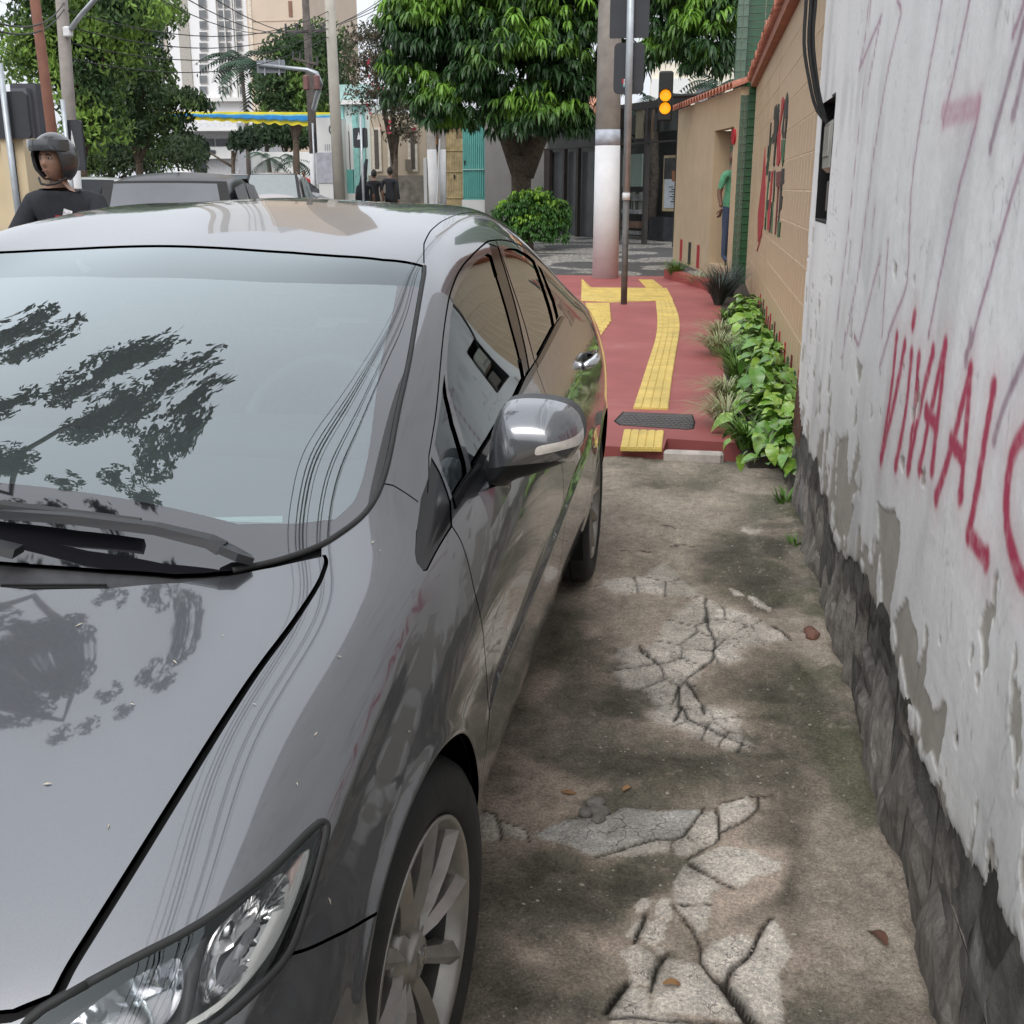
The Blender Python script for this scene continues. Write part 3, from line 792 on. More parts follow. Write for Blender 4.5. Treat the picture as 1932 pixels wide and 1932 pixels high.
for sx in (1, -1):
    h = patch(headlight, .055, 'headlight', flat_mat('headlight_housing', (.30, .30, .31), .25, .8), car, sx, 0.0, .012)
    patch(hl_bowl_o, .010, 'reflector_bowl', M_refl, h, sx, .050)
    patch(hl_bowl_i, .012, 'reflector_bowl', M_chrome, h, sx, .052)
    patch(hl_div, .012, 'divider', M_plastic, h, sx, 0, flange=.04)
    patch(hl_drl, .008, 'light_bar', M_white_plastic, h, sx, 0, .006, .02)
    patch(hl_amber, .014, 'side_marker', flat_mat('pale_amber_lens', (.55, .42, .38), .2), h, sx, 0, .006, .02)
    _t = resample(np.vstack([headlight]), .02, True); q = SURF(_t[:, 0], _t[:, 1]) - SNORM(_t[:, 0], _t[:, 1]) * .004
    q = np.vstack([q, q[:1]]) * [sx, 1, 1]; MB().tube(q, .0055, 6).build('headlight_seal', M_rubber, h, True)
    _ci = BODY(*np.array(lines_uv([(210, 1925)])[0])) ; _cn = BODY.normal(*np.array(lines_uv([(210, 1925)])[0]))
    MB().ball((_ci - _cn * .04) * [sx, 1, 1], .034, 20, 12).build('projector_lens', M_lens, h, True)
    patch(headlight, .003, 'clear_lens', M_lens, h, sx, 0.0, .012)

# --- door mirrors
my = CY + .545
def mp(p, y=my):
    P = atY(p[0], p[1], y); return (P[0] - CX, P[2])
m_out = smooth_poly(np.array([mp(p) for p in [(956, 758), (982, 754), (1005, 754), (1031, 756), (1055.6, 761), (1075, 769), (1090, 783), (1096.4, 799.5), (1099.7, 816), (1100, 831), (1098, 840), (1088, 855), (1080, 865), (1060.5, 874), (1031, 885), (1006.5, 894), (982, 900), (970, 906), (962, 913), (954, 914.7), (938, 912), (923, 907), (920, 899), (920.8, 881), (924, 856.7), (926.5, 824), (933, 794.6), (944.5, 770)]]), 1)
m_low = lambda: np.array([mdome(p) for p in [(905, 870), (920.8, 873), (949, 879.6), (998, 875.5), (1047, 869.8), (1080, 863), (1110, 858), (1110, 940), (905, 940)]])
m_lens = lambda: smooth_poly(np.array([mdome(p) for p in [(1009, 852), (1012, 844), (1023, 840), (1047, 835.5), (1072, 829), (1088, 821), (1103, 805), (1106, 836), (1088, 841), (1064, 848), (1039, 854), (1015, 859.5), (1009, 858)]]), 1)
mc = m_out.mean(0)
def mdome(p):
    y = my
    for _ in range(8):
        q = mp(p, y); y = CY + float(mirror_y(np.array([q]))[0])
    return mp(p, y)
def mirror_y(V):
    """front face bulges forward; the rim lies rearwards"""
    rp = np.vstack([resample(m_out, .004, True), m_out[:1]])
    d = seg_dist(V[:, 0], V[:, 1], rp); d = np.where(pip(m_out, V[:, 0], V[:, 1]), d, 0); e = np.clip(d / .062, 0, 1)
    bulge = np.sqrt(np.clip(1 - (1 - e) ** 2.2, 0, 1))
    return .56 - .105 * bulge - .02 * (V[:, 0] - mc[0]) * -2
m_low, m_lens = m_low(), m_lens()
_gx, _gz = np.meshgrid(np.arange(m_out[:, 0].min(), m_out[:, 0].max(), .004), np.arange(m_out[:, 1].min(), m_out[:, 1].max(), .004), indexing='ij')
_gg = np.stack([_gx.ravel(), _gz.ravel()], 1); _ro = resample(m_out, .003, True)
_gg = _gg[pip(m_out, _gg[:, 0], _gg[:, 1]) & (seg_dist(_gg[:, 0], _gg[:, 1], np.vstack([_ro, _ro[:1]])) > .0015)]
mV, mF = cdt(_gg, [_ro, resample(m_low, .004, True), resample(m_lens, .003, True)], [True] * 3, None)
_c = mV[mF].mean(1); mF = mF[pip(m_out, _c[:, 0], _c[:, 1])]; _c = mV[mF].mean(1)
_isl = pip(m_low, _c[:, 0], _c[:, 1]); _isL = pip(m_lens, _c[:, 0], _c[:, 1]) & ~_isl
mP = np.stack([mV[:, 0], mirror_y(mV), mV[:, 1]], 1)
_o = np.cross(mP[mF[:, 1]] - mP[mF[:, 0]], mP[mF[:, 2]] - mP[mF[:, 0]])[:, 1] > 0; mF[_o] = mF[_o][:, ::-1]
_vn = np.zeros_like(mP); 
for i in range(3): np.add.at(_vn, mF[:, i], np.cross(mP[mF[:, 1]] - mP[mF[:, 0]], mP[mF[:, 2]] - mP[mF[:, 0]]))
_vn /= np.linalg.norm(_vn, axis=1, keepdims=True) + 1e-12
M_ind = flat_mat('clear_indicator_lens', (.62, .58, .52), .12, var=.12, scale=80, coat=1)
for sx in (1, -1):
    root = None
    for nm, k, m in (('door_mirror', ~_isl & ~_isL, M_paint), ('lower_shell', _isl, flat_mat('satin_black_plastic', (.012, .012, .013), .45, spec=.3)), ('indicator_lens', _isL, M_ind)):
        u, inv = np.unique(mF[k].ravel(), return_inverse=True)
        Fk = inv.reshape(-1, 3); Pk = mP[u] * [sx, 1, 1]; Nk = _vn[u] * [sx, 1, 1]
        if sx < 0: Fk = Fk[:, ::-1]
        o = mesh_obj(nm, Pk, Fk, m, root or car, True, Nk); root = root or o
    _r = np.stack([_ro[:, 0], np.full(len(_ro), 0), _ro[:, 1]], 1); _r[:, 1] = mirror_y(_ro)
    n = len(_r); b = MB(); b.add(np.vstack([_r * [sx, 1, 1], _r * [sx, 1, 1] + [0, .05, 0], _r * [sx, 1, 1] * [1, 1, 1] + [0, .05, 0]]), [(i, (i + 1) % n, n + (i + 1) % n, n + i) for i in range(n)])
    b.build('mirror_rim', M_plastic, root, True)
    mesh_obj('mirror_glass', _r * [sx, 1, 1] + [0, .045, 0], [tuple(range(n))], M_chrome, root)
    # foot on the door skin
    ft = [SURF(*[np.array(v) for v in lines_uv([p])[0]]) for p in ((902, 930), (926, 999), (964, 922), (940, 905))]
    tp = [np.array([mp(p)[0], .53, mp(p)[1]]) for p in ((920, 905), (938, 914), (968, 906), (950, 900))]
    ft = [q * [sx, 1, 1] for q in ft]; tp = [q * [sx, 1, 1] for q in tp]
    MB().add([ft[0], ft[1], ft[2], tp[0], tp[1], tp[2], ft[3], tp[3]], [(0, 1, 4, 3), (1, 2, 5, 4), (2, 6, 7, 5), (6, 0, 3, 7)] if sx > 0 else [(3, 4, 1, 0), (4, 5, 2, 1), (5, 7, 6, 2), (7, 3, 0, 6)]).build('mirror_foot', M_paint, root)

# --- door handles
for (yy, zz, dr) in ((1.04, .925, fd), (2.05, .955, rd)):
    for sx, d in ((1, dr[0]), (-1, dr[1])):
        q = lines_uv([('s', yy - .10, zz - .006), ('s', yy - .07, zz), ('s', yy, zz + .004), ('s', yy + .07, zz + .006), ('s', yy + .10, zz)])
        P = SURF(q[:, 0], q[:, 1]) + SNORM(q[:, 0], q[:, 1]) * np.array([[.0], [.028], [.036], [.028], [.0]])
        q2 = resample(P, .02) if False else P
        MB().tube(q2 * [sx, 1, 1], [.012, .014, .014, .014, .012], 10).build('door_handle', M_chrome, d, True)
        qc = lines_uv([('s', yy - .03, zz)])[0]; Pc = SURF(qc[0:1], qc[1:2])[0]
        MB().ball((Pc - [.006, 0, 0]) * [sx, 1, 1], (.016, .055, .026), 14, 8).build('handle_recess', M_dark, d, True)

# --- wipers
def on_glass(px, py, up):
    q = lines_uv([(px, py)])[0]; return BODY(q[0], q[1]) + BODY.normal(q[0], q[1]) * up
def flat_bar(pts, wid, th, name, mat, parent, up=(0, 0, 1)):
    pts = [np.array(p) for p in pts]; b = MB(); V = []
    for i, p in enumerate(pts):
        t = pts[min(i + 1, len(pts) - 1)] - pts[max(i - 1, 0)]; t /= np.linalg.norm(t)
        u = np.array(up, float); u -= t * np.dot(u, t); u /= np.linalg.norm(u); s = np.cross(t, u)
        w = wid[i] / 2; V += [p - s * w, p + s * w, p + s * w * .7 + u * th, p - s * w * .7 + u * th]
    Fc = [(3, 2, 1, 0), tuple(range(4 * len(pts) - 4, 4 * len(pts)))]
    for k in range(len(pts) - 1):
        for i in range(4): j = (i + 1) % 4; Fc.append((k * 4 + i, k * 4 + j, k * 4 + 4 + j, k * 4 + 4 + i))
    return b.add(V, Fc).build(name, mat, parent)
M_wiper = flat_mat('satin_black_wiper', (.014, .014, .016), .5, var=.15)
wip = flat_bar([on_glass(418, 1064, .022), on_glass(396, 1056, .026), on_glass(300, 1038, .032), on_glass(150, 1016, .030), on_glass(10, 996, .020), on_glass(-60, 984, .016)], [.034, .032, .026, .022, .016, .012], .012, 'wiper', M_wiper, car)
flat_bar([on_glass(266, 1010, .012), on_glass(140, 996, .014), on_glass(0, 980, .016), on_glass(-140, 962, .014), on_glass(-260, 948, .012)], [.020, .024, .026, .024, .014], .014, 'blade', M_rubber, wip)
flat_bar([on_glass(470, 1066, .004), on_glass(440, 1066, .016), on_glass(412, 1062, .024)], [.03, .05, .04], .010, 'pivot_cover', M_wiper, wip)
w2 = flat_bar([SURF(*np.array([-.15, -.10])) + [0, 0, .02], SURF(*np.array([-.10, -.30])) + [0, 0, .03], SURF(*np.array([-.02, -.50])) + [0, 0, .02]] if False else
              [on_glass(40, 1062, .014), on_glass(-80, 1046, .03), on_glass(-260, 1022, .028), on_glass(-420, 1000, .016)], [.032, .028, .020, .014], .012, 'wiper', M_wiper, car)
# cowl ventilation slots
cv_ = MB()
for i in range(26):
    for j in range(3):
        x = 4 + i * 7.9 + j * 2.5; y = 1096.5 + j * 5.2 - i * .02
        if x > 200: continue
        q = lines_uv([(x, y)])[0]; P = BODY(q[0], q[1]) - BODY.normal(q[0], q[1]) * .0085
        cv_.box(P, (.0075, .0045, .004), rz=.5)
cv_.build('vent_slots', M_dark, cw)
prop(bpy.data.objects['vent_slots'], kind='stuff')

# --- nose and tail ends of the shell
def end_cap(name, ys, sgn, steps):
    ww = np.linspace(-W, W, 61); P0 = BODY(np.full(61, ys), ww); c = np.array([0, ys, (P0[30, 2] + P0[0, 2]) / 2]); rings = []
    for k, (sc_, dy) in enumerate(steps): rings.append((P0 - c) * [sc_, 1, sc_] + c + [0, sgn * dy, 0])
    V = np.vstack(rings); Fc = []
    for k in range(len(steps) - 1):
        for i in range(60): Fc.append([k * 61 + i, k * 61 + i + 1, (k + 1) * 61 + i + 1, (k + 1) * 61 + i])
        Fc.append([k * 61 + 60, k * 61, (k + 1) * 61, (k + 1) * 61 + 60])
    Fc.append([(len(steps) - 1) * 61 + i for i in range(61)])
    if sgn > 0: Fc = [f[::-1] for f in Fc]
    return mesh_obj(name, V, Fc, M_paint, car, True)
end_cap('nose_panel', -.90, -1, [(1, -.004), (.97, .018), (.90, .034), (.78, .044)])
end_cap('tail_panel', 3.60, 1, [(1, -.004), (.97, .02), (.90, .036), (.78, .046)])
MB().box((0, -.945, .475), (.70, .03, .085), bev=.012).build('grille', M_black_gloss, car); MB().box((0, -.950, .275), (.78, .03, .10), bev=.012).build('lower_intake', M_dark, car)
MB().box((0, -.962, .475), (.055, .012, .05), bev=.004).build('nose_badge', M_chrome, car); MB().box((0, -.955, .385), (.40, .012, .12), bev=.004).build('number_plate', flat_mat('plain_grey_plate', (.42, .42, .42), .5, var=.05), car)
# --- boot spoiler lip
_sp = [(-.56, 3.40, 1.075), (-.3, 3.44, 1.10), (0, 3.45, 1.108), (.3, 3.44, 1.10), (.56, 3.40, 1.075)]
flat_bar([np.array(p) for p in _sp], [.05, .10, .11, .10, .05], .022, 'spoiler', M_paint, car)
# --- cabin
MB().box((0, .55, .86), (1.36, .62, .20), bev=.06).box((.37, .72, .965), (.40, .22, .09), bev=.03).build('dashboard', M_interior_dark, car, True)
_pp = lines_uv([(285, 968), (400, 969), (534, 966), (534, 979), (400, 976), (285, 971)])
MB().add([BODY(q[0], q[1]) - BODY.normal(q[0], q[1]) * .007 for q in _pp], [(0, 1, 4, 5), (1, 2, 3, 4)]).build('paper_slip', flat_mat('white_paper', (.8, .82, .8), .7, var=.03), car)
sw = MB(); n = 40
ct = np.array([.37, .93, .93]); tilt = R(25)
ring = [ct + np.array([.185 * math.cos(a), .185 * math.sin(a) * math.sin(tilt), .185 * math.sin(a) * math.cos(tilt)]) for a in np.linspace(0, 2 * math.pi, n)]
sw.tube(ring, .016, 8).box(ct, (.15, .03, .11), bev=.01).box(ct, (.34, .02, .035), bev=.005).build('steering_wheel', flat_mat('steering_wheel_grey', (.16, .16, .16), .6), car, True)
for sx in (1, -1):
    MB().box((sx * .37, 1.28, .44), (.50, .50, .18), bev=.06).build('seat', M_interior, car, True)
    MB().box((sx * .37, 1.58, .80), (.48, .16, .62), bev=.06, M=Matrix.Rotation(R(-16), 3, 'X')).build('seat_back', M_interior, car, True)
    MB().box((sx * .37, 1.66, 1.20), (.26, .10, .18), bev=.04).build('headrest', M_interior, car, True)
    MB().box((sx * .37, 2.62, 1.00), (.28, .10, .16), bev=.04).build('headrest', M_interior, car, True)
MB().box((0, 2.55, .70), (1.25, .20, .55), bev=.06).build('rear_seat', M_interior, car, True)
MB().box((0, 2.85, .93), (1.20, .50, .04)).build('parcel_shelf', M_interior, car)
mi = MB().box((0, .98, 1.255), (.235, .03, .065), bev=.012); mi.tube([(0, .97, 1.29), (0, .90, 1.325)], .008, 6); mi.build('rear_view_mirror', M_interior_dark, car, True)
# ---------------------------------------------------------------- sidewalk of cracked concrete
def zz(pts, k, ox, oy): return [(x * k + ox, y * k + oy) for x, y in pts]
def A6(*p): return np.array([atZ(x, y)[:2] for x, y in zz(p, .3595, 884, 820.8)])
def A7(*p): return np.array([atZ(x, y)[:2] for x, y in zz(p, .3595, 820.8, 1389)])
def A8(*p): return np.array([atX(x, y, .5)[1:] for x, y in zz(p, .3922, 1427, 631.4)])
def A5(*p): return np.array([atX(x, y, .5)[1:] for x, y in zz(p, .327, 1490, 0)])

patch_big = A6((1020,660),(1100,720),(1180,790),(1240,850),(1330,905),(1440,935),(1560,990),(1695,1080),(1600,1100),(1480,1112),(1400,1150),(1465,1180),(1380,1215),(1280,1205),(1235,1230),(1190,1330),(1230,1410),(1400,1450),(1430,1480),(1435,1560),(1510,1640),(1480,1665),(1340,1665),(1200,1600),(1090,1550),(1000,1520),(935,1480),(970,1420),(930,1350),(820,1320),(750,1230),(800,1200),(770,1160),(790,1120),(880,1100),(915,1140),(1000,1060),(1020,990),(1080,940),(1190,865),(1020,840),(900,830),(750,840),(660,800),(700,760),(830,750),(915,740),(960,690))
seeds_big = A6((1020,730),(1110,790),(960,790),(800,790),(1190,930),(1290,940),(1390,945),(1340,1020),(1450,1070),(1590,1060),(1200,1110),(1080,1060),(1020,1140),(1370,1160),(1210,1170),(1140,1240),(860,1170),(900,1270),(1010,1360),(1160,1390),(1060,1470),(1190,1470),(1320,1450),(1380,1530),(1270,1580),(1190,1560),(1400,1610),(1470,1630))
pieces_px = [
 A7((500,535),(600,480),(700,440),(840,420),(930,410),(980,370),(1080,380),(1200,405),(1400,395),(1400,420),(1330,500),(1270,545),(1180,540),(1040,570),(840,628),(780,615),(700,570),(600,545)),
 A7((845,636),(1040,582),(1180,552),(1240,556),(1225,600),(1100,620),(960,625)),
 A7((232,420),(262,392),(305,414),(335,470),(335,520),(300,545),(235,540)), A7((348,452),(400,462),(480,498),(490,540),(420,530),(350,500)),
 A7((1250,572),(1300,548),(1400,432),(1470,405),(1488,480),(1468,575),(1330,632),(1260,622)), A7((1500,470),(1500,372),(1640,345),(1690,400),(1610,460),(1530,525),(1498,520)),
 A7((1345,650),(1500,600),(1640,610),(1820,680),(1815,720),(1700,760),(1590,808),(1440,730)), A7((1310,668),(1440,740),(1525,800),(1445,835),(1450,890),(1260,895),(1240,780)),
 A7((1265,905),(1450,897),(1440,960),(1425,1030),(1375,1040),(1310,960)),
 A7((1155,900),(1185,865),(1230,862),(1250,900),(1245,960),(1215,985),(1165,950)), A7((1075,1020),(1110,975),(1170,968),(1220,1000),(1205,1070),(1150,1098),(1090,1075)),
 A7((1045,890),(1070,850),(1120,850),(1135,890),(1110,930),(1060,930)), A7((1145,1110),(1170,1095),(1200,1105),(1200,1135),(1170,1145)), A7((995,1030),(1060,960),(1090,960),(1060,1050),(1000,1050)),
 A7((970,1130),(1050,1085),(1140,1130),(1158,1190),(1120,1300),(1012,1300),(1020,1220)), A7((1145,1295),(1205,1160),(1280,1168),(1385,1190),(1500,1315),(1640,1490),(1500,1475),(1140,1440)),
 A7((1005,1310),(1115,1310),(1130,1440),(1300,1475),(1600,1505),(930,1520),(915,1440)),
 A7((1400,1130),(1450,1080),(1600,1050),(1680,1080),(1635,1150),(1520,1285),(1395,1180)), A7((1765,980),(1835,1050),(1870,1150),(1800,1250),(1830,1510),(1705,1490),(1540,1320),(1565,1235),(1665,1145),(1725,1055)),
 A6((1365,810),(1420,820),(1450,850),(1400,855)), A6((1455,850),(1500,850),(1590,920),(1580,940),(1500,900)),
]
cracks = [(A7((1515,1295),(1590,1390),(1670,1500)), .016), (A7((1520,1292),(1560,1222),(1650,1150),(1710,1050),(1765,965)), .006), (A7((1250,900),(1300,970),(1380,1080),(1390,1180),(1500,1290)), .004),
 (A7((1330,670),(1440,738),(1570,812)), .004), (A7((255,383),(310,410),(338,470),(338,530)), .004), (A7((340,438),(420,475),(485,495),(497,550)), .003), (A7((840,632),(1040,577),(1180,547),(1285,545),(1400,425),(1412,380)), .004),
 (A7((1480,395),(1493,480),(1470,578),(1330,640)), .004), (A7((1500,528),(1600,480),(1695,405),(1690,330)), .004), (A7((1010,1280),(935,1370),(900,1450)), .008), (A7((1125,1330),(1160,1200),(1215,1130)), .005), (A7((1255,895),(1450,892)), .003),
 (A7((1105,930),(1070,1020),(1050,1085)), .006), (A7((1500,365),(1640,340),(1760,325)), .004), (A7((930,1480),(1300,1490),(1660,1512)), .006),
 (A6((900,1105),(912,1150),(980,1190),(1000,1215)), .005), (A6((1060,575),(1130,565),(1190,578)), .006), (A6((960,470),(1060,470),(1085,485)), .006), (A6((800,605),(950,605)), .006), (A6((1600,1010),(1695,1080)), .006), (A6((1140,1290),(1110,1320),(1100,1440),(1080,1510)), .006), (A6((1110,1420),(1150,1490),(1230,1540),(1330,1590),(1500,1655)), .006),(A6((1280,1180),(1290,1090),(1250,1010),(1250,910)), .005), (A6((1140,1290),(1190,1350),(1220,1410),(1230,1460)), .006), (A6((1140,1290),(1220,1235),(1285,1185)), .006)]
gx = np.concatenate([np.linspace(-1.9, -.62, 24), np.arange(-.60, .66, .0058)])
gy = [-1.2]
while gy[-1] < 6.16: gy.append(gy[-1] + (.05 if gy[-1] < .85 else max(.0062, .0042 * gy[-1])))
gy = np.array(gy)
GX, GY = np.meshgrid(gx, gy, indexing='ij')
P2 = np.stack([GX, GY], -1)
wob = np.stack([fbm(P2 * 9, 4, 3) - .5, fbm(P2 * 9, 4, 4) - .5], -1) * .05 + np.stack([fbm(P2 * 45, 2, 5) - .5, fbm(P2 * 45, 2, 6) - .5], -1) * .012
Q = P2 + wob * .55
light = np.zeros(GX.shape); lab = np.full(GX.shape, -1)
n1, n2, n3 = fbm(P2 * 2.2, 5, 11), fbm(P2 * 7, 5, 12), fbm(P2 * 40, 3, 13)
# big patch split by its crack net
inb = pip(patch_big, Q[..., 0], Q[..., 1])
sd = np.stack([np.hypot(Q[..., 0] - s[0], (Q[..., 1] - s[1]) * .75) for s in seeds_big]); so = np.sort(sd, 0)
cellb = np.argmin(sd, 0); edge_b = so[1] - so[0]
lab[inb] = cellb[inb]
db = seg_dist(Q[..., 0], Q[..., 1], np.vstack([patch_big, patch_big[:1]]))
light = np.where(inb, .35 + .65 * sstep(0, .03, db), 0)
crackd = np.where(inb, np.exp(-(edge_b / .006) ** 2) * (.45 + .55 * sstep(.35, .5, fbm(P2 * 5, 3, 9))), 0) * .007
raise_ = np.where(inb, .0025 * sstep(0, .02, db), 0)
for i, pp in enumerate(pieces_px):
    k = pip(pp, Q[..., 0] * .5 + P2[..., 0] * .5, Q[..., 1] * .5 + P2[..., 1] * .5)
    d = seg_dist(Q[..., 0], Q[..., 1], np.vstack([pp, pp[:1]]))
    lab[k] = 100 + i; light = np.where(k, np.maximum(light, .72 + .28 * sstep(0, .012, d)), light); raise_ = np.where(k, .0032 * sstep(0, .006, d), raise_)
dark = np.zeros(GX.shape)
for L, w in cracks:
    d = seg_dist(P2[..., 0] + wob[..., 0] * .3, P2[..., 1] + wob[..., 1] * .3, L); c = np.exp(-(d / (w * .38)) ** 2)
    crackd = np.maximum(crackd, c * min(.022, .003 + w * 1.1)); dark = np.maximum(dark, np.exp(-(d / (w * 1.0)) ** 2) * .8)
pits = sstep(.66, .8, fbm(P2 * 14, 4, 21)) 
flakes = sstep(.60, .66, fbm(P2 * [9, 14], 3, 31) + .12 * (n2 - .5)) * sstep(.42, .6, n1)
edge_wall = np.exp(-np.abs(GX - .46) / .035)
Zg = (n1 - .5) * .030 + (n2 - .5) * .012 + raise_ - crackd - .006 * pits + .004 * flakes + (n3 - .5) * .0022
Zg = Zg * sstep(-.62, -.30, GX) - .010 * (1 - sstep(-.62, -.40, GX)) + .012 * np.exp(-np.abs(GX - .47) / .03)
tan_ = sstep(.40, .62, fbm(P2 * [2.2, 1.4], 4, 41) + .20 * sstep(-.1, -.45, GX) )
mossc = np.array([.140, .131, .108]); brown = np.array([.305, .270, .232]); pale = np.array([.50, .475, .44]); grey = np.array([.40, .40, .395]); green = np.array([.060, .070, .036])
Cg = mossc + (brown - mossc) * (tan_ * .85)[..., None]
Cg = Cg * (.72 + .56 * n2)[..., None] * (.80 + .4 * n3)[..., None]
Cg = Cg + (np.array([.25, .215, .185]) - Cg) * (flakes * .55)[..., None]
pink = np.zeros(GX.shape)
for pp in (A7((250,60),(420,40),(620,150),(760,230),(960,260),(1080,330),(960,370),(800,420),(600,470),(350,440),(250,360)), A6((290,1250),(420,1230),(480,1300),(420,1400),(300,1440),(230,1350)), A6((600,960),(720,1000),(720,1050),(600,1060)), A6((790,600),(1000,590),(960,700),(800,690)), A7((390,1060),(640,1100),(650,1240),(430,1180)), A6((1540,600),(1700,610),(1690,700),(1560,650)), A7((700,1000),(900,990),(1000,1080),(900,1130),(720,1060)), A7((1500,560),(1830,600),(1840,820),(1500,1000),(1440,900))):
    d = seg_dist(Q[..., 0], Q[..., 1], np.vstack([pp, pp[:1]])) * np.where(pip(pp, Q[..., 0], Q[..., 1]), 1, -1); pink = np.maximum(pink, sstep(-.03, .05, d))
mossy = np.zeros(GX.shape)
for pp in (A6((1500,1110),(1700,1150),(1850,1300),(1900,1750),(1500,1700),(1560,1640),(1440,1480),(1260,1390),(1240,1260),(1400,1225)), A6((1300,500),(1700,560),(1700,900),(1560,960),(1350,880),(1200,760),(1150,600)), A7((1550,100),(1932,60),(1932,1500),(1880,1500),(1850,1100),(1800,950),(1600,1000),(1480,900),(1470,820),(1600,800),(1850,720),(1720,480),(1700,330)), A7((220,560),(500,580),(840,650),(1230,640),(1230,850),(1040,900),(900,980),(600,960),(300,900),(150,900)), A7((100,1150),(400,1200),(650,1250),(1000,1200),(1000,1290),(880,1450),(700,1510),(80,1510)), A6((400,900),(650,900),(760,1100),(750,1230),(900,1330),(920,1480),(700,1480),(500,1380),(560,1250),(350,1180)), A7((760,60),(1500,100),(1480,230),(1300,330),(1050,240),(800,190))):
    d = seg_dist(Q[..., 0], Q[..., 1], np.vstack([pp, pp[:1]])) * np.where(pip(pp, Q[..., 0], Q[..., 1]), 1, -1); mossy = np.maximum(mossy, sstep(-.05, .06, d + (n2 - .5) * .10))
Cg = Cg + (np.array([.078, .074, .058]) * (.55 + .9 * n2)[..., None] - Cg) * np.clip(mossy * (.55 + .6 * sstep(.35, .6, n1)), 0, .92)[..., None]
halo = np.zeros(GX.shape)
for pp in pieces_px[:-2] + [patch_big]:
    d = np.where(pip(pp, Q[..., 0], Q[..., 1]), 0, seg_dist(Q[..., 0], Q[..., 1], np.vstack([pp, pp[:1]]))); halo = np.maximum(halo, np.exp(-d / .07))
Cg = Cg + (np.array([.40, .335, .29]) * (.75 + .5 * n2)[..., None] - Cg) * np.clip(pink * .75 * sstep(.3, .5, n2) + halo * .62 * sstep(.34, .52, n2), 0, .85)[..., None]
pl = pale * (.78 + .42 * n2)[..., None]
pl = np.where((lab == 100)[..., None], grey * (.85 + .3 * n2)[..., None], pl)
Cg = Cg + (pl - Cg) * (light * (.70 + .30 * sstep(.3, .55, n2)))[..., None]
gm_ = sstep(.52, .7, fbm(P2 * 4, 4, 51)) * (.25 + .75 * edge_wall + .5 * sstep(.25, .45, GX))
Cg = Cg + (green - Cg) * np.clip(gm_ * .55, 0, .6)[..., None]
white = np.exp(-(np.hypot(GX - .24, (GY - 4.75) * .7) / .10) ** 2) * sstep(.45, .6, n2)
Cg = Cg + (np.array([.5, .48, .44]) - Cg) * white[..., None]
spk = (vnoise(P2 * 95, 77) > .91) & (n2 > .42)
Cg = np.where(spk[..., None], Cg + (np.array([.36, .33, .28]) - Cg) * .28, Cg)
Cg = Cg * (1 - np.clip(dark + np.clip(crackd / .006, 0, 1) * .75, 0, .9))[..., None]
Cg = Cg * np.array([1.32, 1.27, 1.19])
t = NT('weathered_concrete')
gr = t.noise(130, 5, .7); g2 = t.noise(420, 3, .6)
base = t.mix(.75, t.attr('col', 'Color'), t.ramp(gr, [(.28, .40), (.48, .95), (.75, 1.8)]), 'MULTIPLY')
base = t.mix(.6, base, t.ramp(g2, [(.32, .50), (.68, 1.6)]), 'MULTIPLY')
sp_ = t.n.new('ShaderNodeTexVoronoi'); sp_.inputs['Scale'].default_value = 62; t.l.new(t.coord(), sp_.inputs['Vector'])
base = t.mix(t.math('MULTIPLY', t.ramp(sp_.outputs['Distance'], [(.10, 1), (.20, 0)]), t.math('MULTIPLY', t.ramp(t.noise(9, 3), [(.48, 0), (.6, 1)]), .55)), base, (.42, .39, .34))
ve = t.n.new('ShaderNodeTexVoronoi'); ve.feature = 'DISTANCE_TO_EDGE'; ve.inputs['Scale'].default_value = 13
wv_ = t.mix(.06, t.coord(), t.n.new('ShaderNodeTexNoise').outputs['Color']); t.l.new(wv_, ve.inputs['Vector'])
hl_ = t.math('MULTIPLY', t.ramp(ve.outputs['Distance'], [(.0, 1), (.022, 0)]), t.math('MULTIPLY', t.attr('lt'), t.ramp(t.noise(4, 3), [(.46, 0), (.54, .85)])))
base = t.mix(hl_, base, (.06, .052, .043))
mo = t.noise(24, 5, .65); base = t.mix(.5, base, t.ramp(mo, [(.30, .50), (.5, 1.0), (.72, 1.4)]), 'MULTIPLY')
t.set(base=base, rough=.93, spec=.25)
t.bump(t.mix(.35, t.mix(.45, gr, g2), mo), 1.0, .010)
M_conc = t.m
ni, nj = GX.shape
fi = (np.arange(ni - 1)[:, None] * nj + np.arange(nj - 1)[None]).ravel()
quads = np.stack([fi, fi + nj, fi + nj + 1, fi + 1], 1)
labf = lab.ravel()[quads]; fl = labf[:, 0]
_cnt = {v: int((fl == v).sum()) for v in np.unique(fl)}
fl = np.array([v if v >= 0 and _cnt[v] > 12 else -1 for v in fl])
GP_ = np.stack([GX, GY, Zg], -1).reshape(-1, 3); GC_ = Cg.reshape(-1, 3)
def sub_mesh(name, k, V, Fq, C, mat, parent):
    lt = light.ravel()
    u, inv = np.unique(Fq[k].ravel(), return_inverse=True)
    return mesh_obj(name, V[u], inv.reshape(-1, Fq.shape[1]), mat, parent, True, attrs={'col': C[u], 'lt': lt[u]})
walk = prop(sub_mesh('sidewalk', fl < 0, GP_, quads, GC_, M_conc, None), 'mossy cracked concrete sidewalk between the grey sedan and the graffiti wall', kind='structure')
for v in np.unique(fl):
    if v >= 0 and (fl == v).sum() > 12: sub_mesh('concrete_piece', fl == v, GP_, quads, GC_, M_conc, walk)

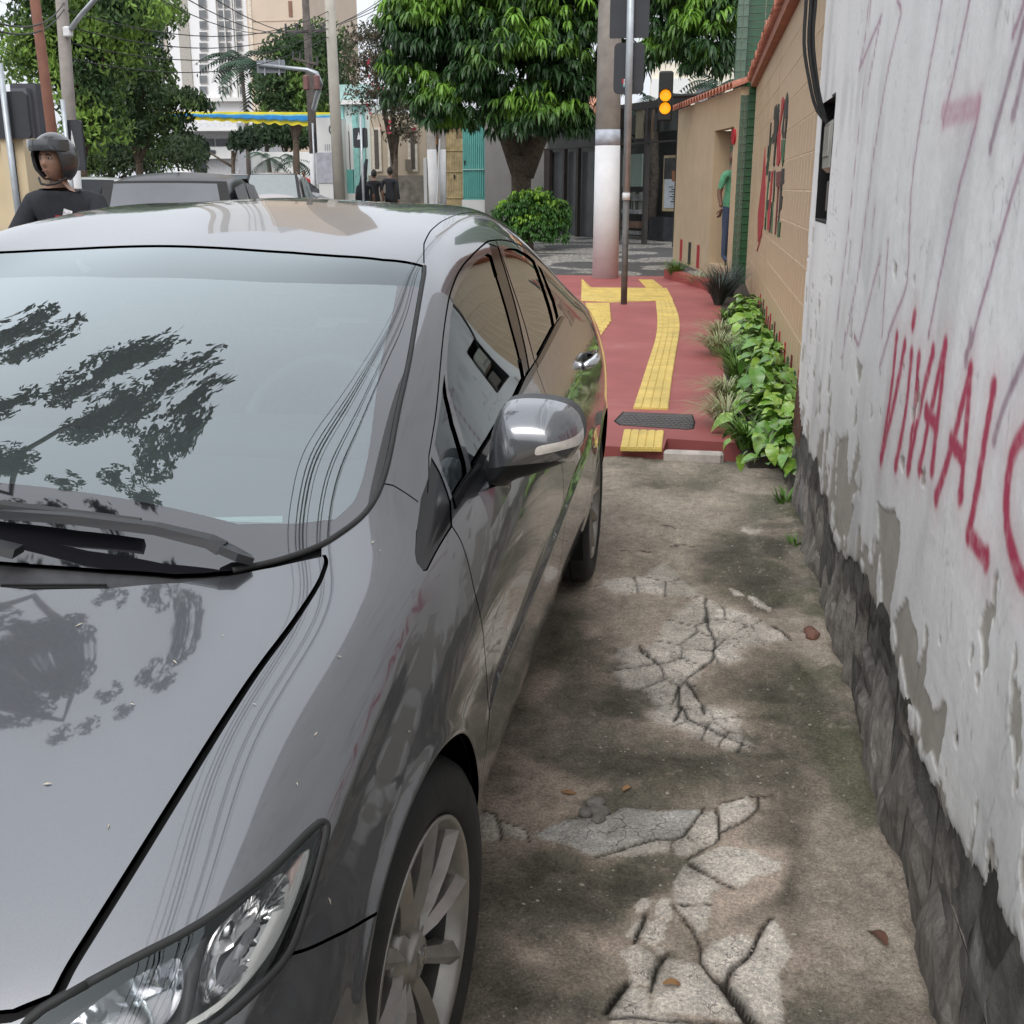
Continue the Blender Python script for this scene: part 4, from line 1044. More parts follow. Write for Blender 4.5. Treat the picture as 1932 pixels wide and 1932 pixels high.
# ---------------------------------------------------------------- graffiti wall
WX = .50
wy = [-2.5]
while wy[-1] < 5.65: wy.append(wy[-1] + (.12 if wy[-1] < 1.15 else max(.0045, .0016 * wy[-1] ** 2)))
wy[-1] = 5.65; wy = np.array(wy); wz = np.concatenate([np.arange(.0, 2.5, .0062), np.arange(2.52, 5.6, .05)])
YY, ZZ = np.meshgrid(wy, wz, indexing='ij'); PW = np.stack([YY, ZZ], -1)
bnd = np.array([atX(x, y, WX)[1:] for x, y in [(1932, 1840), (1880, 1722), (1860, 1690), (1820, 1595), (1790, 1560), (1745, 1450), (1721, 1389), (1709, 1337), (1697, 1290), (1685, 1235), (1674, 1196), (1654, 1157), (1639, 1121), (1631, 1086), (1622, 1063), (1595, 1055), (1572, 1020), (1564, 996), (1558, 941), (1545, 934), (1541, 879), (1528, 851)]])
bz = np.interp(YY, np.concatenate([[-3], bnd[:, 0][::1]]) if bnd[0, 0] < bnd[-1, 0] else bnd[::-1, 0], np.concatenate([[.40], bnd[:, 1]]) if bnd[0, 0] < bnd[-1, 0] else bnd[::-1, 1])
bz = bz + (fbm(PW[..., :1] * 9, 4, 5) - .5) * .045 + (fbm(PW * 22, 3, 6) - .5) * .02
above = ZZ - bz
wb = np.stack([fbm(PW * 14, 4, 61) - .5, fbm(PW * 14, 4, 62) - .5], -1) * .045
peel_polys = [A8((580,790),(610,850),(640,855),(660,835),(690,900),(690,1000),(660,1200),(630,1370),(600,1330),(600,1200),(585,1000)), A8((390,490),(440,490),(435,600),(440,740),(470,850),(440,960),(400,990),(370,900),(380,750),(385,580)), A8((300,480),(330,440),(320,560),(310,650),(290,600)),
 A8((725,1270),(740,1330),(780,1500),(770,1560),(800,1680),(830,1750),(850,1820),(890,1760),(915,1800),(900,1932),(870,2080),(830,2000),(790,1860),(740,1770),(700,1600),(680,1480),(660,1380),(700,1290)), A8((470,380),(490,290),(480,430),(465,470)), A8((490,500),(495,600),(470,700),(490,760),(450,800),(440,740)), A8((515,1010),(535,1050),(520,1120),(500,1080)), A8((480,120),(510,150),(490,230),(475,200)),
 A8((880,1430),(893,1440),(885,1480),(875,1470)), A8((1040,1480),(1050,1500),(1040,1580),(1030,1560)), A8((1060,1610),(1080,1630),(1070,1700),(1060,1690)), A8((950,1890),(970,1932),(960,2000),(940,1950))]
peel = np.zeros(YY.shape)
for pp in peel_polys:
    k = pip(pp, YY + wb[..., 0] * .6, ZZ + wb[..., 1] * .9); peel = np.maximum(peel, k * 1.0)
flk = sstep(.735, .75, fbm(PW * [11, 7], 5, 71) + .22 * np.exp(-np.clip(above, 0, 9) / .22) + .10 * np.exp(-(5.65 - YY) / .10)) * (ZZ < 1.3)
peel = np.maximum(peel, flk)
h_ = -(peel * .0045) + (fbm(PW * 3, 4, 81) - .5) * .007 + (fbm(PW * 28, 4, 82) - .5) * .0022
wn1 = fbm(PW * [3.0, 1.0], 5, 91); wn2 = fbm(PW * 16, 5, 92); streak = fbm(PW * [26, 1.6], 4, 93)
Cw = np.array([.755, .745, .725]) * (.86 + .22 * wn1 + .10 * (streak - .5))[..., None]
grime = sstep(.52, .78, fbm(PW * [5, 2.2], 5, 95)) * .18
Cw = Cw * (1 - grime)[..., None]
Cw = Cw + (np.array([.385, .36, .315]) * (.85 + .3 * wn2)[..., None] - Cw) * peel[..., None]
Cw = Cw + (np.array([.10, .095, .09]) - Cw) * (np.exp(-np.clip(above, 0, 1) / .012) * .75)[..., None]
hair = sstep(.012, .0, np.abs(fbm(PW * [7, 4], 4, 97) - .5)) * sstep(.5, .7, fbm(PW * 2.5, 3, 98))
Cw = Cw * (1 - .30 * hair)[..., None]
def spray(lines, width, col, dens, soft):
    global Cw
    al = np.zeros(YY.shape)
    for L in lines:
        L = resample(smooth_line(L, .02, 1) if len(L) > 2 else L, .03)
        m = (YY > L[:, 0].min() - .2) & (YY < L[:, 0].max() + .2) & (ZZ > L[:, 1].min() - .2) & (ZZ < L[:, 1].max() + .2)
        d = seg_dist(YY[m], ZZ[m], L)
        e = width * .5
        a = np.clip(1 - sstep(e * (1 - soft), e * (1 + soft), d), 0, 1)
        for ed in (L[0], L[-1]):                                 # heavier paint where the can stops
            a = np.maximum(a, 1 - sstep(e * .6, e * 1.9, np.hypot(YY[m] - ed[0], ZZ[m] - ed[1])))
        a = np.maximum(a, .22 * np.exp(-(d / (width * 1.6)) ** 2))
        al[m] = np.maximum(al[m], a)
    al = al * dens * (.72 + .5 * fbm(PW * 60, 2, 99)) * (1 - .5 * peel)
    Cw = Cw + (np.array(col) - Cw) * np.clip(al, 0, .95)[..., None]
red = [A8((675,20),(655,250),(600,595)), A8((712,60),(660,350),(605,580)), A8((745,100),(720,350),(670,625)), A8((780,120),(760,350),(728,640)), A8((845,90),(790,330),(735,620)), A8((905,55),(850,300),(785,640)), A8((905,55),(880,330),(845,640)), A8((815,370),(865,440)), A8((1030,180),(960,470),(865,780)), A8((1030,180),(1015,450),(985,770)), A8((935,515),(995,590)), A8((1140,265),(1090,600),(1025,960)), A8((1025,960),(1110,1080)),
 A8((1420,400),(1320,440),(1235,560),(1205,750),(1210,950),(1250,1100),(1288,1200),(1400,1230)), A5((716,1835),(712,1865))]
purple = [A5((470,0),(440,400),(395,800),(350,1200),(300,1600),(265,1932)), A5((460,0),(430,250),(400,400)), A5((530,90),(500,170),(400,400)), A5((530,90),(500,250),(460,480)), A5((620,0),(645,60),(620,170),(560,440),(500,780),(450,1150),(400,1550),(330,1932)),
 A5((880,0),(800,440),(720,900),(690,1250),(680,1600),(660,1690),(570,1932)), A5((1040,0),(960,380),(890,700)), A5((1100,580),(1095,660),(1020,920),(960,1140),(880,1500),(800,1932)), A5((1352,900),(1200,1400),(1060,1932)), A5((520,1480),(410,1932)), A5((568,1390),(530,1932)), A5((490,1210),(480,1300)),
 A8((430,0),(418,100)), A8((470,10),(490,60),(500,0)), A8((640,0),(595,150)), A5((1352,0),(1340,60),(1290,200))]
spray(purple, .017, (.37, .23, .28), .92, .75)
spray([A5((890,640),(1090,590)), A5((895,690),(1085,640))], .034, (.50, .28, .33), .75, .9)
spray([A5((1352,130),(1260,480),(1160,850)), A5((1352,380),(1290,660)), A8((1310,80),(1200,320),(1150,500)), A8((1030,0),(1010,130)), A8((1035,30),(1008,100))], .026, (.27, .17, .21), .8, .7)
spray(red, .040, (.40, .02, .07), 1.0, .6)
t = NT('whitewashed_plaster')
g1 = t.noise(60, 6, .65); g2 = t.noise(300, 3, .6)
base = t.mix(.25, t.attr('col', 'Color'), t.ramp(g1, [(.25, .7), (.6, 1.15)]), 'MULTIPLY')
t.set(base=base, rough=.88, spec=.3); t.bump(t.mix(.4, g1, g2), .28, .006)
M_plaster = t.m
niche = np.array([atX(x, y, WX)[1:] for x, y in [(1558.7, 193), (1578, 178), (1557, 417), (1539, 410)]])
ny0, ny1, nz0, nz1 = 4.92, 5.40, 1.345, 1.84
ni, nj = YY.shape
fi = (np.arange(ni - 1)[:, None] * nj + np.arange(nj - 1)[None]).ravel()
wq = np.stack([fi, fi + 1, fi + nj + 1, fi + nj], 1)
cy_, cz_ = YY.ravel()[wq].mean(1), ZZ.ravel()[wq].mean(1)
keep = (above.ravel()[wq].mean(1) > 0) & ~((cy_ > ny0) & (cy_ < ny1) & (cz_ > nz0) & (cz_ < nz1))
WP_ = np.stack([WX - h_, YY, ZZ], -1).reshape(-1, 3)
gwall = thing('plaster_wall', 'white plastered wall with red VIVA AL graffiti above a rubble stone base', 'wall', (WX, 2, 0))
def world_child(o, p):
    o.parent = p; o.matrix_parent_inverse = Matrix.Translation(Vector(p.location)).inverted() if p.rotation_euler[2] == 0 else (Matrix.Translation(Vector(p.location)) @ Matrix.Rotation(p.rotation_euler[2], 4, 'Z')).inverted()
    return o
u, inv = np.unique(wq[keep].ravel(), return_inverse=True)
world_child(mesh_obj('plaster', WP_[u], inv.reshape(-1, 4), M_plaster, None, True, attrs={'col': Cw.reshape(-1, 3)[u]}), gwall)
M_wallplain = flat_mat('plain_plaster', (.56, .56, .555), .9, var=.15, scale=3, bump=.2, dirt=.25)
b2 = MB().box((WX + .165, 5.64, 2.95), (.30, .03, 5.3))
world_child(b2.build('wall_end', M_wallplain), gwall)
mort = flat_mat('dark_mortar', (.11, .105, .095), .95, var=.6, scale=14, bump=.6, dirt=.5)
world_child(MB().box((WX + .021, 1.57, .26), (.03, 8.12, .56)).build('mortar_bed', mort), gwall)
world_child(MB().box((WX + .25, 1.57, 2.8), (.14, 8.1, 5.6)).build('wall_core', M_wallplain), gwall)
# niche with the meter box
nb = MB(); yc, zc = (ny0 + ny1) / 2, (nz0 + nz1) / 2
nb.box((WX + .16, yc, zc), (.02, ny1 - ny0 + .02, nz1 - nz0 + .02)); nb.box((WX + .08, ny0 - .006, zc), (.16, .012, nz1 - nz0)); nb.box((WX + .08, ny1 + .006, zc), (.16, .012, nz1 - nz0)); nb.box((WX + .08, yc, nz1 + .006), (.16, ny1 - ny0, .012)); nb.box((WX + .08, yc, nz0 - .006), (.16, ny1 - ny0, .012))
world_child(nb.build('niche', M_dark), gwall)
mb_ = thing('meter_box', 'old grey electricity meter box in a dark niche of the graffiti wall', 'meter box', (WX + .05, yc, zc - .2))
MB().box((0, .03, .26), (.09, .30, .22), bev=.02).build('meter_case', flat_mat('aged_metal', (.34, .33, .29), .5, .4, dirt=.5), mb_, False)
MB().box((-.046, .03, .28), (.006, .22, .13), bev=.004).build('meter_glass', flat_mat('dusty_glass', (.42, .41, .36), .15), mb_)
MB().box((.0, .0, .05), (.05, .20, .14), bev=.01).tube([(0, -.05, .1), (-.02, -.07, 0), (0, -.1, -.04)], .012, 6).build('fuse_holder', flat_mat('bakelite', (.12, .10, .085), .5, dirt=.4), mb_)

# rubble stones under the plaster
rng = random.Random(5)
t = NT('rough_stone')
oi = t.n.new('ShaderNodeObjectInfo')
f = t.noise(11, 8, .72, sc3=(1, 1, .7)); sc = t.ramp(f, [(.28, (.125, .118, .11)), (.45, (.275, .258, .238)), (.68, (.47, .445, .41))])
sc = t.mix(.6, sc, t.ramp(oi.outputs['Random'], [(0, (.55, .56, .60)), (.3, (1.05, .98, .9)), (.55, (.75, .72, .70)), (.8, (1.25, 1.2, 1.1)), (1, (.62, .68, .78))]), 'MULTIPLY')
sxz = t.n.new('ShaderNodeSeparateXYZ'); t.l.new(t.coord(), sxz.inputs[0])
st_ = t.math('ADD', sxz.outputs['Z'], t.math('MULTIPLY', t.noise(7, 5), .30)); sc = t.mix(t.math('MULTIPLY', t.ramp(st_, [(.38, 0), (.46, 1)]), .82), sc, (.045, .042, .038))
lay = t.noise(30, 5, .7, sc3=(1, 1.6, .28)); sc = t.mix(.6, sc, t.ramp(lay, [(.3, .5), (.6, 1.25)]), 'MULTIPLY')
ms = t.ramp(t.noise(5, 5), [(.56, 0), (.75, 1)]); sc = t.mix(t.math('MULTIPLY', ms, .5), sc, (.05, .055, .03))
t.set(base=sc, rough=.92, spec=.25); t.bump(t.noise(34, 8, .75, sc3=(1, 1, .6)), 1.0, .03)
M_stone = t.m
ycur = .55
stones = []
while ycur < 5.60:
    wdt = rng.uniform(.16, .34)
    if ycur + wdt > 5.62: wdt = 5.63 - ycur
    top = float(np.interp(ycur + wdt / 2, wy, bz[:, 0])) + .03
    if 5.0 < ycur: top = .40
    nrow = rng.choice([2, 2, 3]); zs = [-.03] + sorted(rng.uniform(.10, top - .08) for _ in range(nrow - 1)) + [top]
    for a, c in zip(zs[:-1], zs[1:]):
        if c - a > .03: stones.append((ycur, ycur + wdt, a, c))
    ycur += wdt
for (a, b_, c, d) in stones:
    sk = rng.uniform(-.07, .05); j = lambda: rng.uniform(-.02, .02)
    q = [np.array([a + j() - sk * .5, c + j() * .6]), np.array([b_ + j() - sk * .5, c + j() * .6]), np.array([b_ + j() + sk * .5, d + j() * .6]), np.array([a + j() + sk * .5, d + j() * .6])]
    planes = [(rng.uniform(.15, .85), rng.uniform(.15, .85), rng.gauss(0, .045), rng.gauss(0, .04), rng.uniform(-.002, .016)) for _ in range(7)]
    nU, nV = 9, 9; V = []; Fc = []
    pr_ = rng.uniform(.004, .040); tl1, tl2 = rng.uniform(-.022, .022), rng.uniform(-.02, .02)
    for iu in range(nU + 1):
        for iv in range(nV + 1):
            uu, vv = iu / nU, iv / nV
            eu, ev = .008 + .984 * uu, .006 + .988 * vv
            p = q[0] * (1 - eu) * (1 - ev) + q[1] * eu * (1 - ev) + q[2] * eu * ev + q[3] * (1 - eu) * ev
            e = min(uu, 1 - uu, vv, 1 - vv); dome = min(1, e / .13)
            r1 = float(fbm(np.array([[p[0] * 13 + a * 3, p[1] * 8 + c]]), 3, 7)[0]) - .5
            batter = .03 * (1 - p[1] / .4)
            r2 = float(fbm(np.array([[p[0] * 40 + a * 7, p[1] * 26 + c]]), 2, 9)[0]) - .5
            V.append((WX + .017 - (pr_ * .38 + batter * .6) * (dome ** .3) - min(h0 + a_ * (uu - pu) + b_2 * (vv - pv) for pu, pv, a_, b_2, h0 in planes) * dome * .9 - (r1 * .012 + r2 * .014) * (.3 + .7 * dome) - .012, p[0] + r1 * .016, p[1] + r2 * .01))
    for iu in range(nU):
        for iv in range(nV): k = iu * (nV + 1) + iv; Fc.append((k, k + 1, k + nV + 2, k + nV + 1))
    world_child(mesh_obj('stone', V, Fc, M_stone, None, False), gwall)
# wire lath showing at the broken wall end
b = MB()
for i in range(9):
    y = 5.24 + i * .045; b.tube([(WX - .012, y, .30), (WX - .006, y + .03, .40 + .02 * i)], .003, 5)
world_child(b.build('rusty_lath', flat_mat('rusty_wire', (.10, .05, .035), .9, var=.4)), gwall)

# cables that drop from above into the niche
for i, pts in enumerate([[(1522, -80), (1521, 0), (1517, 82), (1526, 147), (1542, 209), (1553, 250)], [(1531, -80), (1530, 0), (1526, 80), (1534, 147), (1547, 203), (1555, 246)], [(1540, -80), (1539, 0), (1534, 65), (1539, 131), (1550, 196), (1557, 240)], [(1534, -80), (1533, 0), (1529, 72), (1536, 140), (1548, 200), (1554, 262)]]):
    P = [atY(x, y, 5.32 + .012 * i) for x, y in pts]; P[-1] = np.array([WX + .05, 5.30, 1.72 - .02 * i])
    S_ = [P[0]]
    for k in range(len(P) - 1):
        p0, p1, p2, p3 = P[max(k - 1, 0)], P[k], P[k + 1], P[min(k + 2, len(P) - 1)]
        for tt in (.33, .66, 1): S_.append(.5 * (2 * p1 + (p2 - p0) * tt + (2 * p0 - 5 * p1 + 4 * p2 - p3) * tt ** 2 + (3 * p1 - p0 - 3 * p2 + p3) * tt ** 3))
    prop(MB().tube(S_, .0075, 8).build('cable', M_rubber, None, True), ['outermost black cable hanging beside the white wall into the meter niche', 'second black cable from the outside dropping into the meter niche', 'black cable closest to the white wall edge above the meter niche', 'black cable in the middle of the bundle dropping into the meter niche'][i], 'cable', 'cables dropping into the meter niche')

# ---------------------------------------------------------------- red painted sidewalk with yellow guide tiles
SZ = .06
t = NT('red_floor_paint')
f1 = t.noise(1.3, 6, .65); f2 = t.noise(14, 6, .7)
c1 = t.ramp(f1, [(.3, (.28, .075, .070)), (.55, (.35, .098, .09)), (.75, (.40, .15, .135))])
c1 = t.mix(t.math('MULTIPLY', t.ramp(f2, [(.55, 0), (.8, 1)]), .35), c1, (.12, .055, .05))
c1 = t.mix(t.math('MULTIPLY', t.ramp(t.noise(.9, 7, .7), [(.60, 0), (.78, 1)]), .45), c1, (.46, .32, .29))
t.set(base=c1, rough=.55, spec=.4); t.bump(f2, .15, .01)
M_red = t.m
def poly_slab(name, poly, z0, z1, mat, parent=None, bev=0): return MB().prism([tuple(p[:2]) for p in poly], z0, z1).build(name, mat, parent)
def pz(*p, z=SZ): return [atZ(x, y, z)[:2] for x, y in p]
red = prop(poly_slab('painted_sidewalk', [(-1.75, 6.18), (-.17, 6.16), (-.16, 6.42), (.30, 6.36), (.42, 9.5), (.42, 14), (.45, 18.9), (-3.2, 18.9), (-1.9, 15.5), (-1.75, 12)], -.05, SZ, M_red), 'red painted sidewalk with yellow tactile paving', kind='structure')
prop(MB().box((.0, 6.15, .018), (.335, .07, .07), bev=.012).box((.155, 6.15, .018), (.01, .07, .06)).build('kerb_stone', flat_mat('worn_white_paint', (.52, .47, .43), .8, var=.2, scale=12, bump=.3, dirt=.35), None), 'chipped white kerb block at the near edge of the red sidewalk', 'kerb block')
M_yel = flat_mat('yellow_tactile', (.66, .50, .14), .62, var=.14, scale=7, bump=.15, dirt=.16)
M_yel2 = M_yel
Lp = np.array(pz((1194, 772), (1208, 730), (1225, 677), (1238, 638), (1241, 605), (1237, 569))); Rp = np.array(pz((1261, 774), (1267, 720), (1277, 658), (1284, 618), (1280, 592), (1269, 568)))
def along(L, n):
    L = np.asarray(L); s = np.concatenate([[0], np.cumsum(np.hypot(*np.diff(L, axis=0).T))]); q = np.linspace(0, s[-1], n)
    return np.stack([np.interp(q, s, L[:, 0]), np.interp(q, s, L[:, 1])], 1)
nT = 20; La, Ra = along(smooth_line(Lp, .05, 2), nT * 4 + 1), along(smooth_line(Rp, .05, 2), nT * 4 + 1)
def tactile(La, Ra, i0, i1, parent, nb=4):
    b = MB(); l0, l1, r0, r1 = La[i0], La[i1], Ra[i0], Ra[i1]
    g = .005
    def P(u, v): return (l0 * (1 - u) + r0 * u) * (1 - v) + (l1 * (1 - u) + r1 * u) * v
    b.prism([P(g, g), P(1 - g, g), P(1 - g, 1 - g), P(g, 1 - g)], SZ - .01, SZ + .006)
    for k in range(nb):
        u0, u1 = (k + .10) / nb, (k + .90) / nb
        b.prism([P(u0, .015), P(u1, .015), P(u1, .985), P(u0, .985)], SZ + .004, SZ + .013)
    return b.build('tactile_tile', M_yel, parent)
for k in range(nT): tactile(La, Ra, k * 4, k * 4 + 4, red)
na = np.array(pz((1170, 848), (1177, 813))); nb_ = np.array(pz((1249, 849), (1253, 815))); tactile(na, nb_, 0, 1, red, 5)
def tile_poly(poly, n, m, parent):
    p = [np.array(q) for q in poly]
    for i in range(n):
        for j in range(m):
            def P(u, v): return (p[0] * (1 - u) + p[1] * u) * (1 - v) + (p[3] * (1 - u) + p[2] * u) * v
            g = .012
            u0, u1, v0, v1 = i / n + g / n, (i + 1) / n - g / n, j / m + g / m, (j + 1) / m - g / m
            b = MB().prism([P(u0, v0), P(u1, v0), P(u1, v1), P(u0, v1)], SZ - .01, SZ + .007)
            for a in range(3):
                for c in range(3):
                    q = P(u0 + (u1 - u0) * (a + .5) / 3, v0 + (v1 - v0) * (c + .5) / 3); b.box((q[0], q[1], SZ + .009), (.05, .05, .006))
            b.build('tactile_tile', M_yel, parent)
tile_poly(pz((1150, 571), (1270, 567), (1258, 544), (1112, 543)), 6, 3, red)
tile_poly(pz((1124, 648), (1152, 606), (1150, 572), (1104, 572)), 2, 4, red)
tile_poly(pz((1096, 568), (1150, 570), (1112, 543), (1098, 526)), 2, 2, red)
tile_poly(pz((1219, 543), (1250, 543), (1231, 528), (1205, 528)), 2, 3, red)
mh = pz((1178, 778), (1304, 783), (1309, 797), (1306, 809), (1293, 810), (1172, 802), (1162, 795))
mho = thing('manhole_cover', 'grey metal inspection cover set in the red sidewalk between yellow tiles', 'manhole cover', (-.25, 6.95, SZ))
M_iron = flat_mat('worn_iron_cover', (.085, .080, .078), .6, .35, var=.35, scale=9, dirt=.3)
world_child(MB().prism(mh, SZ - .01, SZ + .003).build('cover_plate', M_iron), mho)
b = MB(); mc_ = np.mean(mh, 0)
for i in range(15):
    for j in range(6):
        q = np.array([-.47 + i * .0305 + (j % 2) * .015, 6.79 + j * .055])
        if pip(np.array(mh) * .94 + mc_ * .06, q[0], q[1]): b.box((q[0], q[1], SZ + .004), (.018, .036, .004), rz=.4)
world_child(b.build('raised_studs', flat_mat('stud_iron', (.12, .115, .11), .5, .4)), mho); bpy.data.objects['raised_studs']['kind'] = 'stuff'
_m = np.array(mh); world_child(MB().prism((_m - mc_) * 1.05 + mc_, SZ - .02, SZ + .0015).build('cover_frame', M_dark), mho)

# fallen leaves and litter on the concrete
t = NT('dry_leaf'); oi = t.n.new('ShaderNodeObjectInfo'); t.set(base=t.mix(.3, t.ramp(oi.outputs['Random'], [(0, (.36, .20, .08)), (.5, (.22, .10, .05)), (1, (.13, .06, .04))]), t.ramp(t.noise(60, 3), [(.3, .5), (.7, 1.4)]), 'MULTIPLY'), rough=.7)
M_dry = t.m
def leaf_mesh(L, Wd, curl=.25, n=5, fold=.2):
    V, Fc = [], []
    for i in range(n + 1):
        s = i / n; w = Wd * .5 * math.sin(math.pi * min(1, s * .94 + .05)) ** .8 * (1 - .25 * s); z = curl * L * (s - s * s) * 1.2 - curl * L * .6 * s * s
        V += [(s * L, -w, z + fold * w), (s * L, 0, z), (s * L, w, z + fold * w)]
    for i in range(n):
        a = i * 3; Fc += [(a, a + 1, a + 4, a + 3), (a + 1, a + 2, a + 5, a + 4)]
    return V, Fc
def gz_at(x, y):
    i, j = np.argmin(np.abs(gx - x)), np.argmin(np.abs(gy - y)); return float(Zg[i, j])
for (px, py, L, rz, lb, cu) in [(1250, 1861, .045, .3, 'pale orange dry leaf on the light concrete pieces', .5), (1672, 1795, .075, 2.0, 'large brown curled leaf near the stone wall base', .5), (1175, 1494, .045, 1.0, 'brown leaf on the pinkish concrete beside a dark lump', .4), (1058, 1497, .045, .1, 'dark brown leaf on the pinkish concrete near the car', .2), (872, 1668, .05, 1.5, 'rusty leaf beside the front tyre', .4)]:
    p = atZ(px, py); V, Fc = leaf_mesh(L, L * .42, cu); o = prop(mesh_obj('fallen_leaf', V, Fc, M_dry, None, True), lb, 'leaf'); o.location = (p[0], p[1], gz_at(p[0], p[1]) + .006); o.rotation_euler = (.1, .05, rz)
V = []; p = atZ(1527, 1195)
b = MB(); 
for k in range(7):
    a = rng.uniform(0, 6.28); b.ball((p[0] + .012 * math.cos(a), p[1] - .03 + .022 * math.sin(a), .012), (.022, .028, .016), 7, 5)
prop(b.build('broken_brick', flat_mat('brick_rubble', (.22, .11, .08), .95, var=.4, scale=18, bump=.6), None, True), 'broken reddish brick lump against the stone wall base', 'rubble lump')
p = atZ(1128, 1530)
b = MB()
for k in range(9): b.ball((p[0] + rng.uniform(-.03, .03), p[1] + rng.uniform(-.04, .04), .004), (.02, .022, .012), 7, 5)
prop(b.build('concrete_lump', flat_mat('grey_mortar_lump', (.20, .185, .165), .95, var=.4, scale=30, bump=.6), None, True), 'dark grey mortar lump beside a brown leaf on the concrete', 'rubble lump')

# loose grit on the concrete
rs = np.random.RandomState(9); V, Fc = [], []
for k in range(900):
    x, y = rs.uniform(-.5, .46), 1.0 + 5 * rs.uniform() ** 1.5; r = rs.uniform(.0012, .0042) * (1.6 if rs.uniform() < .06 else 1); z = gz_at(x, y) + r * .3; n0 = len(V); a = rs.uniform(0, 6.28)
    for q in ((1, 0, 0), (0, 1, 0), (-1, 0, 0), (0, -1, 0), (0, 0, .8), (0, 0, -.6)):
        j = 1 + rs.uniform(-.35, .35); V.append((x + r * j * (q[0] * math.cos(a) - q[1] * math.sin(a)) * 1.3, y + r * j * (q[0] * math.sin(a) + q[1] * math.cos(a)), z + r * j * q[2]))
    Fc += [(n0 + i, n0 + (i + 1) % 4, n0 + 4) for i in range(4)] + [(n0 + (i + 1) % 4, n0 + i, n0 + 5) for i in range(4)]
prop(mesh_obj('grit', V, Fc, flat_mat('pale_grit', (.36, .33, .28), .9, var=.5, scale=40)), 'pale loose grit scattered on the cracked concrete', kind='stuff')
# ---------------------------------------------------------------- planting bed
t = NT('pothos_leaf'); oi = t.n.new('ShaderNodeObjectInfo')
var = t.ramp(t.noise(26, 3, .6, sc3=(1, 2.6, 1)), [(.50, 0.0), (.60, 1.0)])
gcol = t.ramp(oi.outputs['Random'], [(0, (.075, .20, .03)), (.35, (.13, .31, .04)), (.7, (.24, .43, .05)), (1, (.045, .13, .024))])
vm = t.math('MULTIPLY', var, t.ramp(oi.outputs['Random'], [(.2, .12), (.55, .85), (.8, .3)]))
t.set(base=t.mix(vm, gcol, (.46, .52, .16)), rough=.30, spec=.6)
M_pothos = t.m
def heart(L, Wd, droop=.5, n=5):
    V, Fc = [], []
    for i in range(n + 1):
        s = i / n
        w = Wd * .5 * (math.sin(math.pi * (s * .80 + .20)) ** .75) * (1 if s < .98 else .15)
        z = -droop * L * s * s * .8 + .10 * L * math.sin(math.pi * s)
        y = s * L - (.10 * L if i == 0 else 0)
        V += [(-w, y - .03 * L * (1 - s), z + .16 * w), (-w * .5, y, z + .02 * L), (0, y + .02 * L, z - .02 * L), (w * .5, y, z + .02 * L), (w, y - .03 * L * (1 - s), z + .16 * w)]
    for i in range(n):
        for k in range(4): a = i * 5 + k; Fc.append((a, a + 1, a + 6, a + 5))
    return V, Fc
leaf_protos = []
for k, (L, w_, d) in enumerate([(.115, .09, .5), (.095, .08, .9), (.14, .105, .7), (.08, .068, .3)]):
    V, Fc = heart(L, w_, d); me = bpy.data.meshes.new('leaf'); me.from_pydata(V, [], Fc); me.materials.append(M_pothos)
    me.polygons.foreach_set('use_smooth', np.ones(len(me.polygons), dtype=bool)); leaf_protos.append(me)
rng = random.Random(11)
prop(MB().prism([(.30, 6.02), (.70, 6.02), (.70, 17.6), (.30, 17.6), (.22, 12), (.20, 7)], -.06, .066).build('planting_soil', flat_mat('planter_soil', (.045, .035, .026), .95, var=.4, scale=30, bump=.6), None), 'dark soil strip between the red sidewalk and the tan tiled wall', kind='structure')
py_list = [5.72, 6.02, 6.35, 6.70, 7.05, 7.5, 7.9, 8.3, 8.75, 9.2, 9.7, 10.2, 10.7, 11.3, 11.9, 12.6]
pl_lab = ['glossy pothos with big hanging leaves at the near corner of the bed', 'pothos spilling over the bed corner beside the white kerb block', 'bright pothos clump behind the nearest pale grass tuft', 'yellow-green pothos beside the manhole cover', 'pothos mound just past the manhole cover', 'lime variegated pothos by the tan wall middle of the bed', 'low pothos between two pale grass tufts', 'pothos with yellowish leaves against the tan tiles', 'dense pothos mound halfway along the bed', 'pothos below the red and green tile marks', 'pothos next to the far pale grass tuft', 'small-leaved pothos past the bed middle', 'pothos under the red wall lettering', 'pothos before the dark grass tuft', 'farther low pothos along the tan wall', 'last pothos of the bed by the dark grass']
for i, yc in enumerate(py_list):
    xc = .49 + rng.uniform(-.05, .04)
    pt = thing('pothos_plant', pl_lab[i], 'plant', (xc, yc, .06), 0, 'pothos plants in the bed')
    nl = 74 if yc < 8 else 52
    for k in range(nl):
        a = rng.uniform(0, 6.283); rr = abs(rng.gauss(0, .5)); rr = min(rr, 1.1)
        lx, ly = .235 * rr * math.cos(a), .30 * rr * math.sin(a)
        if xc + lx > .66: lx = .64 - xc
        h = (.02 if i < 2 else .05) + .19 * max(0, 1 - rr ** 1.6) * rng.uniform(.35, 1) + rng.uniform(0, .07)
        o = bpy.data.objects.new('leaf', rng.choice(leaf_protos)); COL.objects.link(o); o.parent = pt
        s = rng.uniform(.5, 1.12)
        yaw = math.atan2(ly, lx) - math.pi / 2 + rng.gauss(0, .6)
        o.location = (lx, ly, h); o.rotation_euler = (rng.uniform(-.9, .25), rng.uniform(-.5, .5), yaw); o.scale = (s, s, s)
    st = MB()
    for k in range(9):
        a = rng.uniform(0, 6.28); st.tube([(0, 0, -.02), (.08 * math.cos(a), .08 * math.sin(a), .14), (.2 * math.cos(a), .2 * math.sin(a), .2)], [.006, .005, .003], 5)
    st.build('stems', flat_mat('green_stem', (.06, .11, .03), .6) if i == 0 else bpy.data.materials['green_stem'], pt)
